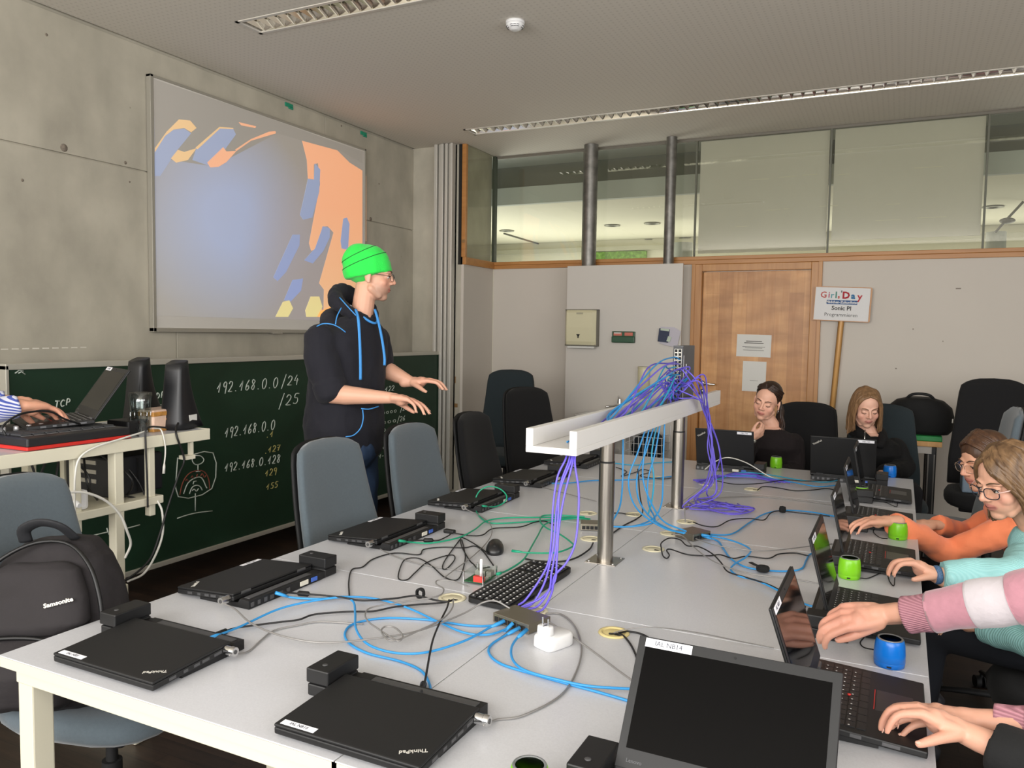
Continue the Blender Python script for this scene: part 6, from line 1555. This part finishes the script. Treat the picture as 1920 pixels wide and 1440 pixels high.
for pts in (((667, 580, .14), (672, 600, .172), (675, 650, .185), (676, 690, .182), (676, 712, .176)), ((703, 580, .03), (710, 605, .06), (717, 640, .08), (721, 670, .09), (721, 685, .09))):
    MB().tube(cat_rom([Q(a, b, D0-c) for a, b, c in pts], 5), .0068, 8, flat=.6).build('drawstring', TRIMB, t)
for pts in (((594, 612, .21), (606, 607, .235), (622, 608, .245), (636, 614, .235), (648, 623, .215)), ((629, 608, .24), (632, 593, .215), (640, 577, .18)), ((637, 558, .10), (652, 575, .155), (668, 592, .175)), ((677, 766, .195), (692, 767, .185), (710, 762, .15)),
            ((680, 768, .195), (681, 785, .20), (676, 803, .205), (663, 816, .21), (648, 819, .215))):
    MB().tube(cat_rom([Q(a, b, D0-c) for a, b, c in pts], 5), .0028, 6).build('blue_seam', TRIMB, t)
# knit hat with dark stripes
HAT = mat('hat_neon_green', '#25e04c', .85, bump=(260, .3), sheen=.2); HATL = mat('hat_stripe', '#1f5b2c', .9)
Mk = Mh @ TR(0, .004, .003) @ RX(rad(17))
q = MB().ell((0, -.022, .058), (.092, .112, .095), Mk, n=28, m=18); q.ell((0, -.052, .078), (.080, .082, .080), Mk, n=24, m=14); q.ell((0, -.050, .122), (.055, .06, .042), Mk)
prof = [(.98, -.016), (1.03, -.008), (1.04, .012), (1.03, .035), (.97, .045)]
q.add(*(lambda: (lambda n: ([(r*.092*math.cos(2*PI*k/n), -.022+r*.112*math.sin(2*PI*k/n), .018+z) for r, z in prof for k in range(n)], [[i*n+k, i*n+(k+1) % n, (i+1)*n+(k+1) % n, (i+1)*n+k] for i in range(4) for k in range(n)]+[list(range(n))[::-1], [4*n+k for k in range(n)]]))(32))(), True, 0, Mk)
hat = q.skin('knit_hat', HAT, t, .006, 3, warp=lambda c, n: c+n*mnoise.noise(c*22)*.004)
from mathutils.bvhtree import BVHTree
bv = BVHTree.FromPolygons([v.co for v in hat.data.vertices], [p.vertices for p in hat.data.polygons])
q = MB()
for zc, tl in ((.074, .22), (.116, .30)):
    c0 = Mk @ V((0, -.03, zc)); pts = []
    for i in range(41):
        a = 2*PI*i/40; d = (Mk.to_3x3() @ V((math.cos(a), math.sin(a), math.sin(a)*tl))).normalized(); h = bv.ray_cast(c0+d*.4, -d)[0]
        if h: pts.append(h+d*.0006)
    q.tube(pts, .0018, 6)
q.build('hat_stripe', HATL, t)
# jeans and shoes
q = MB(); hp = V((ba.x, ba.y, .93))
for s in (-1, 1):
    h = hp+Bs*s*.09; k = V((h.x, h.y, .50))+Bf*.03; f = V((h.x, h.y, .06))
    q.limb([(h, .095), (h.lerp(k, .5), .085), (k, .064)], 16); q.limb([(k, .063), (k.lerp(f, .35), .064), (f, .052)], 16)
    M = TR(f.x, f.y, 0) @ RZ(math.atan2(Bf.y, Bf.x)); rings = [[(x+.06, y, z) for x, y in srect(wx, wy, 18, 3)] for z, wx, wy in ((0, .135, .048), (.03, .14, .05), (.06, .12, .046), (.10, .06, .042))]
    MB().loft(rings, M=M).build('shoe', mat('shoe_dark', '#24242a', .6), t)
q.ell(hp, (.16, .15, .12)); cloth(q, 'jeans', mat('jeans_blue', '#2b3f5c', .9, var=(40, .12)), t, .011, 2, .006)

# ---- the person at the cart: only hands and a striped cuff reach into the picture
t = thing('person', 'person at the left edge, hand on the cart notebook, blue and white striped sleeve', 'person', (0, 0, 0))
w_ = WX(34, 762, -2.70); e_ = V((-2.80, 1.22, 1.17)); s_ = V((-2.95, 1.05, 1.48)); q = MB()
dr = (WX(100, 770, -2.72)-w_).normalized()
T1, n1_ = hand(q, w_, V((-.05, 1, -.12)), -UP*.95+V((.2, 0, 0)), V((-1, 0, 0)), ((.22, .3, .3), (.25, .35, .3), (.3, .35, .3), (.35, .4, .3)), 1.08, (.6, .2), .09)
w2 = w_+V((-.13, .04, .005)); T2, n2_ = hand(q, w2, V((.05, 1, -.10)), -UP*.95+V((-.1, 0, 0)), V((1, 0, 0)), ((.25, .3, .3), (.28, .35, .3), (.3, .35, .3), (.35, .4, .3)), 1.08, (.6, .2), .07)
e2_, s2_ = V((-3.12, 1.20, 1.17)), V((-3.27, 1.05, 1.48))
q.limb([(w_, .027), (e_, .042), (s_, .05)], 14, sub=5); q.limb([(w2, .027), (e2_, .042), (s2_, .05)], 14, sub=5)
hc_ = V((-3.11, 1.12, 1.72)); Mp = headM(hc_, V((.05, 1, -.3))); head(q, Mp, True)
nk_ = V((-3.11, 1.02, 1.56)); bs_ = V((-3.11, .92, 1.0)); chp = V((-3.11, .98, 1.36)); q.limb([(Mp @ V((0, -.03, -.05)), .056), (nk_, .06)], 14)
torso(q, bs_, chp, nk_, V((1, 0, 0)), V((0, 1, 0)), .14, .17)
q.skin('body', SKIN, t, .0042, 3, headtint(Mp, '#d9a084', '#b56a5c', '#dd927c', None, [w_+dr*.12])); nails(T1, n1_, t); face_parts(Mp, t); nails(T2, n2_, t)
q = MB().ell((-.0, -.02, .045), (.083, .10, .09), Mp); q.build('hair', hairmat('hair_brown_short', '#3b2c20', '#56412f'), t)
mt, nt, b, oc = tree_mat('striped_shirt', .85)
wv = nd(nt, 'ShaderNodeTexWave', i_Scale=62.0); wv.bands_direction = 'DIAGONAL'; nt.links.new(mapping(nt, oc, (.55, .15, 1)), wv.inputs['Vector']); nt.links.new(ramp(nt, wv.outputs['Fac'], [(.42, '#4757a8'), (.56, '#d5d6e6')]), b.inputs['Base Color'])
q = MB(); torso(q, bs_, chp, nk_, V((1, 0, 0)), V((0, 1, 0)), .18, .20, .14, .13)
for a, c, e in ((w_, e_, s_), (w2, e2_, s2_)): u = (a-c).normalized(); q.tube(cat_rom([a-u*.002, a-u*.06, c, c.lerp(e, .5), e], 4), [.042]*4+[.046]*4+[.056]*4+[.064]*4+[.070], 16); q.ell(e, (.078, .078, .078))
cloth(q, 'striped_shirt', mt, t, .008, 8, .004)
q = MB()
for s in (-1, 1):
    h = V((-3.11+s*.1, .92, .98)); k = V((h.x, .95, .5)); f = V((h.x, .92, .06)); q.limb([(h, .10), (k, .068), (f, .055)], 14, sub=4)
    MB().box((h.x, .98, .04), (.10, .28, .08), .03).build('shoe', mat('shoe_dark', '#24242a', .6), t)
q.ell((-3.11, .92, 1.0), (.18, .14, .12)); q.skin('trousers', mat('trousers_dark', '#20222a', .9), t, .012, 3)

# ---- two girls behind the far table edge
def seated(label, hc, fwd, face_up, s, shoulders, chest, base, neck, top, arms, skin, hairfn, brow, closed=True, smile=0, wtop=.18, voxel=.004, ttop=None, sleeves=True, bodyfwd=None, legs=None, glass=None, tint_hands=None, topname='sweater', sw=.052, amp=.006, sleeve_mats=None, smooth=5):
    t = thing('person', label, 'person', (0, 0, 0)); M = headM(hc, fwd, face_up, s)
    q = MB(); head(q, M, False, smile); bf = bodyfwd.normalized(); side = bf.cross(UP).normalized()
    q.limb([(M @ V((0, -.025, -.05)), .047*s), (M @ V((0, -.035, -.10)), .046*s), (neck, .052*s)], 14)
    torso(q, base, chest, neck, side, bf, wtop*.75, wtop*.8, .08, .085)
    nl = []
    for a in arms:
        sh, el, wr = a['j']
        q.limb([(sh, .040*s), (el, .034*s)], 12); q.limb([(el, .034*s), (el.lerp(wr, .3), .035*s), (wr, .0215*s)], 14, sub=4)
        if 'hand' in a: nl.append(hand(q, wr, *a['hand'][:3], **a['hand'][3]))
    q.skin('body', SKIN, t, voxel, smooth, headtint(M, *skin, None, tint_hands))
    for a in nl: nails(a[0], a[1], t, .9)
    face_parts(M, t, brow, closed)
    if glass: glasses(M, t, *glass)
    q = MB(); torso(q, base, chest, neck-UP*.012, side, bf, wtop*.92, wtop, .115, .12)
    sep = sleeve_mats is not None
    for a in arms:
        sh, el, wr = a['j']; c = a.get('cuff', wr); mid = a.get('mid')
        pts = [sh, sh.lerp(el, .5), el, el.lerp(c, .5), c]
        q.tube(cat_rom(pts, 5), [sw*1.15-(sw*.30)*min(1, k/20) for k in range(21)], 16, round_ends=False); q.ell(sh, (sw*1.15,)*3); q.ell(el, (sw*1.02,)*3)
    cloth(q, topname, top, t, .007, len(label) % 17, amp)
    hairfn(t, M)
    if legs: legs_seated(t, base-UP*.02, side, bf, legs, *([] if not isinstance(legs, tuple) else []))
    return t, M
# dark haired girl, chin in hand
HAIR_D = hairmat('hair_dark_brown', '#21140e', '#3a261b'); HAIR_B = hairmat('hair_dark_blond', '#6d5136', '#947250'); HAIR_M = hairmat('hair_mid_brown', '#38241a', '#5a3d27'); HAIR_L = hairmat('hair_light_brown', '#503a27', '#866848')
def cap(q, M, c=(0, -.022, .046), r=(.0825, .099, .089)): q.ell(c, r, M, n=28, m=18)
def hair_pony(t, M):
    q = MB(); cap(q, M, (0, -.026, .044), (.0815, .095, .088)); q.ell((-.01, -.10, .03), (.05, .04, .05), M); q.skin('hair', HAIR_D, t, .005, 2)
    q = MB(); locks(q, M, ([(0, -.105, .04), (-.02, -.13, .0), (-.055, -.12, -.08), (-.085, -.08, -.16), (-.09, -.05, -.23)], [(-.02, -.11, .02), (-.05, -.12, -.02), (-.095, -.09, -.08), (-.120, -.04, -.15), (-.115, .0, -.20)]), .008, 34, .010, 4)
    for s in (-1, 1): locks(q, M, ([(s*.005, .058, .105), (s*.045, .05, .088), (s*.074, .0, .05), (s*.06, -.07, .03)], [(s*.02, .03, .128), (s*.06, .01, .105), (s*.078, -.04, .07), (s*.045, -.09, .05)]), .005, 26, .003, 5+s)
    q.build('hair_strands', HAIR_D, t)
h1 = Q(1438, 753, 4.93); TOPD = mat('sweater_dark_brown', '#150b0d', .9, bump=(120, .15))
n1 = Q(1448, 800, 5.0); c1 = Q(1450, 838, 5.02); b1 = V((c1.x+.03, c1.y+.10, .60))
wr1 = Q(1408, 822, 4.80); cu1 = Q(1405, 834, 4.80)
t1, M1 = seated('girl with dark ponytail in a dark brown sweater, chin resting on her hand', h1, -FF_*.80-FR_*.58-UP*.20, UP+FR_*.30, .97, None, c1, b1, n1, TOPD,
    [dict(j=(c1-FR_*.145+UP*.035, Q(1398, 858, 4.88), wr1), cuff=wr1.lerp(Q(1398, 858, 4.88), .1), hand=(UP*.55+FR_*.75-FF_*.1, FF_*.75+UP*.35-FR_*.1, UP*.6-FR_*.55, dict(curl=((.8, .9, .5), (.85, .9, .5), (.9, .9, .5), (.95, .9, .5)), s=.9, thumb=(.5, .4)))),
     dict(j=(c1+FR_*.135+UP*.03, Q(1492, 880, 4.95), Q(1440, 893, 4.75)), hand=(-FR_*.9, -UP, -FF_, dict(s=.9)))],
    ('#e0ad94', '#c98376', '#e09f8b'), hair_pony, '#3a2a22', True, .9, .17, smooth=8, bodyfwd=-FF_-FR_*.15, legs=mat('trousers_black', '#15151a', .9), topname='sweater')
M_ = M1; q = MB().limb([(M_ @ V((-.082, -.004, -.040)), .0035), (M_ @ V((-.083, -.002, -.054)), .0028)], 8); q.build('earring', CHROME, t1)
MB().lathe([(.012, 0), (.012, .003), (.002, .004)], mtx(Q(1414, 827, 4.74), FR_, UP, -FF_), 16).build('button', ALU, t1)
def hair_curtain(t, M):
    q = MB(); cap(q, M, (0, -.024, .044), (.081, .096, .088)); q.ell((0, -.055, -.05), (.080, .050, .10), M); q.skin('hair', HAIR_B, t, .005, 2)
    q = MB()
    for s in (-1, 1):
        locks(q, M, ([(s*.006, .052, .098), (s*.044, .056, .080), (s*.071, .044, .025), (s*.076, .046, -.055), (s*.074, .054, -.125)], [(s*.012, -.02, .126), (s*.064, -.02, .098), (s*.090, -.015, .01), (s*.098, .0, -.09), (s*.100, .02, -.165)]), .0085, 60, .004, 20+s)
        locks(q, M, ([(s*.012, -.02, .126), (s*.064, -.03, .098), (s*.089, -.03, .01), (s*.096, -.03, -.09), (s*.098, -.02, -.16)], [(s*.004, -.06, .122), (s*.03, -.105, .08), (s*.04, -.125, 0), (s*.05, -.11, -.09), (s*.05, -.09, -.16)]), .0085, 40, .004, 30+s)
    q.build('hair_strands', HAIR_B, t)
h2 = Q(1624, 765, 4.93); TOPB = mat('hoodie_black', '#08080a', .9, bump=(120, .15)); n2 = Q(1630, 812, 4.98); c2 = Q(1632, 850, 5.0); b2 = V((c2.x+.02, c2.y+.14, .60))
t2, M2 = seated('girl with straight dark blond hair to the shoulders, black zip hoodie, looking down', h2, -FF_*.95-FR_*.13-UP*.33, UP-FR_*.02, .98, None, c2, b2, n2, TOPB,
    [dict(j=(c2-FR_*.155+UP*.03, Q(1572, 890, 4.9), Q(1600, 888, 4.66)), hand=(-FF_, -UP, FR_, dict(s=.9))), dict(j=(c2+FR_*.155+UP*.03, Q(1697, 878, 4.95), Q(1655, 888, 4.68)), hand=(-FF_, -UP, -FR_, dict(s=.9)))],
    ('#e6b59d', '#cd8d80', '#e5a08d'), hair_curtain, '#6a5138', True, 0, .19, smooth=8, bodyfwd=-FF_-FR_*.1, legs=MATS['trousers_black'], topname='zip_hoodie', sw=.060)
q = MB().tube([Q(1622, 806, 4.86), Q(1621, 822, 4.85), Q(1620, 850, 4.84)], .004, 6); q.box((0, 0, 0), (.008, .004, .02), .001, mtx(Q(1621, 814, 4.845), FR_, -FF_, UP)); q.build('zip', CHROME, t2)
q = MB()
for s in (-1, 1): q.limb([(n2+FR_*s*.075+FF_*.03+UP*.01, .035), (n2+FR_*s*.055-FF_*.07-UP*.02, .03), (n2+FR_*s*.022-FF_*.115-UP*.06, .022)], 12)
q.limb([(n2+FR_*.075+FF_*.03, .04), (n2+FF_*.09, .05), (n2-FR_*.075+FF_*.03, .04)], 12); cloth(q, 'hood', TOPB, t2, .007, 2, .004)

# ---- girl in orange
def hair_orange(t, M):
    q = MB(); cap(q, M, (0, -.019, .044), (.083, .098, .088)); q.ell((0, -.085, -.01), (.055, .045, .06), M); q.skin('hair', HAIR_M, t, .005, 2)
    q = MB()
    for s in (-1, 1): locks(q, M, ([(s*.004, .066, .102), (s*.050, .055, .082), (s*.079, .01, .03), (s*.06, -.08, -.03)], [(s*.004, .0, .140), (s*.066, -.02, .105), (s*.082, -.05, .04), (s*.03, -.11, .0)]), .0060, 46, .003, 41+s)
    locks(q, M, ([(.0, -.11, -.01), (-.02, -.12, -.07), (-.05, -.08, -.13), (-.07, -.02, -.17), (-.06, .03, -.20)], [(.0, -.13, -.02), (-.05, -.12, -.09), (-.085, -.07, -.16), (-.09, .0, -.21), (-.07, .04, -.24)]), .0085, 36, .008, 45)
    q.build('hair_strands', HAIR_M, t)
ORA = mat('sweater_orange', '#ff9062', .85, bump=(90, .12), sheen=.2)
h3 = Q(1845, 866, 3.16); n3 = Q(1868, 925, 3.18)+V((.03, 0, 0)); c3 = n3+V((.075, .0, -.13)); b3 = V((c3.x+.10, c3.y, .54))
eL = Q(1778, 1034, 3.10); wL = T(1668, 977, .805); eR = Q(1812, 1000, 3.45); wR = Q(1752, 984, 3.32)
t3, M3 = seated('girl in a bright orange sweater with thin glasses, typing', h3, -FR_*.95-FF_*.18-UP*.26, UP, .96, None, c3, b3, n3, ORA,
    [dict(j=(c3+V((-.02, -.17, .05)), eL, wL), cuff=wL.lerp(eL, .06), hand=(-FR_*.9+FF_*.25-UP*.06, -UP, FF_, dict(curl=((.35, .4, .3), (.38, .4, .3), (.4, .4, .3), (.45, .4, .3)), s=.93, thumb=(.5, .3), spread=.1))),
     dict(j=(c3+V((-.02, .17, .05)), eR, wR), cuff=wR.lerp(eR, .05), hand=(-FR_*.95+FF_*.1+UP*.05, -UP, -FF_, dict(curl=((.4, .45, .3), (.42, .45, .3), (.45, .45, .3), (.5, .45, .3)), s=.93, thumb=(.5, .3), spread=.1)))],
    ('#dba588', '#c07c6e', '#da9582'), hair_orange, '#4a3424', False, 0, .17, bodyfwd=V((-1, 0, 0)), legs=MATS['trousers_black'], glass=(mat('spectacle_gold', '#c9b09a', .3, metal=.7), .0011), tint_hands=[wL-FR_*.12], sw=.050, amp=.009)

# ---- girl in mint
def hair_bob(t, M):
    q = MB(); cap(q, M, (0, -.024, .044), (.081, .096, .088)); q.ell((0, -.050, -.04), (.078, .055, .095), M); q.skin('hair', HAIR_L, t, .005, 2)
    q = MB()
    for s in (-1, 1):
        locks(q, M, ([(s*.010, .056, .100), (s*.050, .054, .070), (s*.074, .036, .005), (s*.081, .020, -.065), (s*.078, .026, -.125)], [(s*.010, -.02, .127), (s*.065, -.02, .100), (s*.091, -.03, .01), (s*.098, -.03, -.08), (s*.086, .0, -.160)]), .0085, 66, .004, 60+s)
        locks(q, M, ([(s*.010, -.02, .127), (s*.064, -.04, .10), (s*.089, -.05, .01), (s*.094, -.05, -.08), (s*.08, -.04, -.15)], [(s*.004, -.06, .122), (s*.03, -.108, .08), (s*.04, -.13, 0), (s*.05, -.12, -.08), (s*.04, -.08, -.16)]), .0085, 44, .004, 70+s)
    locks(q, M, ([(.020, .046, .106), (-.024, .078, .072), (-.062, .064, .026), (-.080, .036, -.04), (-.080, .030, -.11)], [(.0, .02, .128), (-.046, .052, .094), (-.078, .034, .03), (-.090, .010, -.05), (-.086, .02, -.13)]), .0085, 46, .003, 77)
    q.build('hair_strands', HAIR_L, t)
mt, nt, b, oc = tree_mat('sweater_mint_rib', .85)
wv = nd(nt, 'ShaderNodeTexWave', i_Scale=55.0); wv.bands_direction = 'Y'; nt.links.new(oc, wv.inputs['Vector'])
nt.links.new(ramp(nt, wv.outputs['Fac'], [(.2, '#9ad4d4'), (.7, '#a3dada')]), b.inputs['Base Color']); bp = nd(nt, 'ShaderNodeBump', i_Strength=.35, i_Distance=.004); nt.links.new(wv.outputs['Fac'], bp.inputs['Height']); nt.links.new(bp.outputs[0], b.inputs['Normal'])
MINT = mt
h4 = Q(1888, 903, 2.56); n4 = Q(1925, 985, 2.60)+V((.03, 0, 0)); c4 = n4+V((.05, .0, -.14)); b4 = V((c4.x+.06, c4.y-.02, .54))
wR = T(1752, 1078, .775); eR = Q(1900, 1075, 2.40); eL = c4+V((-.06, -.26, -.16)); wL = eL+V((-.14, .12, -.02))
t4, M4 = seated('girl in a ribbed mint sweater with bobbed hair and dark-rimmed glasses', h4, -FR_*.94-FF_*.22-UP*.34, UP, .98, None, c4, b4, n4, MINT,
    [dict(j=(c4+V((-.03, .15, .05)), eR, wR), cuff=wR.lerp(eR, .10), hand=(-FR_*.80+UP*.42+FF_*.1, -UP*.75-FR_*.45, -FF_, dict(curl=((.50, .75, .4), (.60, .75, .4), (.65, .7, .4), (.7, .7, .4)), s=.95, thumb=(.75, .15), spread=.22))),
     dict(j=(c4+V((-.03, -.17, .04)), eL, wL), hand=(V((-1, .2, 0)), -UP, V((0, 1, 0)), dict(s=.93)))],
    ('#dfab90', '#c47f73', '#de9a87'), hair_bob, '#5a4530', False, 0, .18, bodyfwd=V((-1, .05, 0)), legs=mat('jeans_dark', '#12161f', .9), glass=(mat('spectacle_blue_black', '#1f2733', .35), .0017, .024, .019, mat('temple_pink', '#e2b9ae', .4)), tint_hands=[wR-FR_*.11], sw=.052, amp=.006, voxel=.0036)
q = MB().tube(cat_rom([n4+V((-.02, -.05, -.01)), c4+V((-.115, -.06, .02)), c4+V((-.125, -.01, -.02)), c4+V((-.115, .04, .03)), n4+V((-.03, .05, -.0))], 6), .0012, 5); q.ell(c4+V((-.128, -.012, -.03)), (.006, .006, .010)); q.build('necklace', CHROME, t4)
u = (wR-eR).normalized(); x_, y_, z_ = frame(u)
MB().lathe([(.0265, -.009), (.029, -.004), (.029, .004), (.0265, .009)], mtx(wR-u*.008, x_, y_, z_), 20).build('bracelet', mat('bracelet_blue', '#4a6a90', .6, var=(300, .5)), t4)

# ---- person in the pink sweater: arm reaching across, the rest beyond the right edge
def hair_plain(t, M):
    q = MB(); cap(q, M); q.skin('hair', HAIR_M, t, .006, 2)
    q = MB()
    for s in (-1, 1): locks(q, M, ([(s*.01, .068, .11), (s*.06, .06, .07), (s*.085, .03, 0), (s*.09, .01, -.1)], [(s*.006, -.05, .14), (s*.07, -.08, .08), (s*.07, -.10, 0), (s*.07, -.09, -.12)]), .009, 40, .004, 80+s)
    q.build('hair_strands', HAIR_M, t)
PINK = mat('sweater_pink', '#b5808c', .9, var=(60, .06), bump=(70, .2), sheen=.4); WHT_K = mat('sweater_white_band', '#c2bbbf', .9, bump=(70, .2), sheen=.3)
wP = T(1655, 1152, .85); eP = Q(1985, 1112, 1.62); h5 = V((.60, 2.02, 1.13)); n5 = h5+V((.06, 0, -.13)); c5 = n5+V((.06, 0, -.14)); b5 = V((c5.x+.05, c5.y, .54))
sP = V((.62, 2.12, 1.0)); cufP = Q(1700, 1150, (wP-CAMP).dot(_f)*.985)
wQ = Q(1822, 1350, 1.47); eQ = Q(1990, 1375, 1.40)
t5, M5 = seated('person in a pink and white sweater, arm stretched out at the right edge', h5, V((-.95, .1, -.35)), UP, .97, None, c5, b5, n5, PINK,
    [dict(j=(sP, eP, wP), cuff=eP, hand=(-FR_*.97-UP*.10+FF_*.02, -UP*.72+FF_*.45, -FF_*.75-UP*.7, dict(curl=((.50, .70, .45), (.58, .72, .45), (.66, .74, .45), (.75, .74, .45)), s=1.06, thumb=(.22, .30), spread=.05))),
     dict(j=(c5+V((-.03, -.18, .04)), eQ, wQ), cuff=eQ, hand=(-FR_*.95+FF_*.25, -UP, FF_, dict(curl=(.3, .3, .3, .3), s=.93)))],
    ('#d5a189', '#b86a60', '#d68f7c'), hair_plain, '#5a4530', True, 0, .18, bodyfwd=V((-1, 0, 0)), legs=MATS['trousers_black'], tint_hands=[wP-FR_*.13, wP-FR_*.09-UP*.02], sw=.058, voxel=.0034)
def sleeve(name, m, p0, p1, r0, r1, t, ribs=0, seed=1):
    q = MB(); pts = [p0.lerp(p1, k/10) for k in range(11)]; q.tube(pts, [r0+(r1-r0)*k/10+.0015*math.sin(k*1.7+seed) for k in range(11)], 20)
    # hollow cuff opening
    o = cloth(q, name, m, t, .005, seed, .004, 16); return o
cf = Q(1702, 1153, (wP-CAMP).dot(_f)*.985)
d_ = (eP-cf).normalized()
def open_sleeve(name, m, pts, rs, t, n=28, ribs=None):
    vs = []; fs = []; ps = cat_rom(pts, 6); R_ = [rs[0]+(rs[1]-rs[0])*min(1, i/(len(ps)-1)*1.0) for i in range(len(ps))]
    x, y, z = frame(ps[1]-ps[0], UP)
    ring = lambda p, r, off: [p+x*(r+off*(math.cos(k*7)*.5))*math.cos(2*PI*k/n)+y*(r+off*(math.cos(k*7)*.5))*math.sin(2*PI*k/n) for k in range(n)]
    q = MB(); rings = [ring(ps[0]+(ps[1]-ps[0])*.6, R_[0]-.006, 0), ring(ps[0]+(ps[1]-ps[0])*.1, R_[0]-.004, 0), ring(ps[0], R_[0]-.001, .0)]
    for i, p in enumerate(ps): rings.append(ring(p+V((0, 0, mnoise.noise(p*18)*.004)), R_[i]+mnoise.noise(p*25)*.003, .0018))
    q.loft(rings, cap=False); o = q.build(name, m, t)
    return o
mt, nt, b, oc = tree_mat('pink_rib', .9)
vv = nd(nt, 'ShaderNodeTexWave', i_Scale=60.0); vv.bands_direction = 'Z'; nt.links.new(oc, vv.inputs['Vector']); nt.links.new(ramp(nt, vv.outputs['Fac'], [(.2, '#9f6c78'), (.7, '#ba8590')]), b.inputs['Base Color'])
bp = nd(nt, 'ShaderNodeBump', i_Strength=.5, i_Distance=.004); nt.links.new(vv.outputs['Fac'], bp.inputs['Height']); nt.links.new(bp.outputs[0], b.inputs['Normal'])
L_ = (eP-cf).length
open_sleeve('ribbed_cuff', mt, [cf, cf+d_*.03, cf+d_*.062], (.0425, .044), t5)
open_sleeve('sleeve', PINK, [cf+d_*.058, cf+d_*.10, cf+d_*.15], (.0465, .050), t5); open_sleeve('white_sleeve_band', WHT_K, [cf+d_*.148, cf+d_*.19, cf+d_*.235], (.0515, .053), t5)
open_sleeve('upper_sleeve', PINK, [cf+d_*.232, cf+d_*(L_*.8), eP+d_*.01], (.0555, .06), t5)
d2 = (eQ-wQ).normalized(); c0 = Q(1868, 1357, 1.46); d2 = (eQ-c0).normalized()
open_sleeve('ribbed_cuff', mt, [c0, c0+d2*.03, c0+d2*.05], (.036, .040), t5); open_sleeve('sleeve', PINK, [c0+d2*.048, c0.lerp(eQ, .6), eQ], (.042, .056), t5)

# ---- person with the black sleeve: hand on the touchpad, the rest beyond the frame
wK = T(1805, 1372, .80); eK = wK+V((.26, -.10, -.03)); h6 = V((.66, 1.30, 1.14)); n6 = h6+V((.06, 0, -.13)); c6 = n6+V((.06, 0, -.14)); b6 = V((c6.x+.05, c6.y, .54))
TOPK = mat('sleeve_black', '#0c0d0e', .9, bump=(120, .15))
t6, M6 = seated('person with a black sleeve at the bottom right corner, fingers over the touchpad', h6, V((-.95, .1, -.35)), UP, .97, None, c6, b6, n6, TOPK,
    [dict(j=(c6+V((-.03, .17, .04)), eK, wK), cuff=wK.lerp(eK, .16), hand=(-FR_*.80+UP*.34+FF_*.28, -UP*.85-FR_*.3, -FF_, dict(curl=((.50, .72, .40), (.56, .72, .40), (.60, .72, .40), (.66, .72, .40)), s=.90, thumb=(.75, .1), spread=.16))),
     dict(j=(c6+V((-.03, -.18, .04)), c6+V((-.12, -.24, -.17)), c6+V((-.30, -.14, -.20))), hand=(V((-1, .1, 0)), -UP, V((0, 1, 0)), dict(s=.93)))],
    ('#d3a088', '#b86a60', '#d48c78'), hair_plain, '#5a4530', True, 0, .18, bodyfwd=V((-1, 0, 0)), legs=MATS['trousers_black'], tint_hands=[wK-FR_*.12], sw=.050, voxel=.0034)
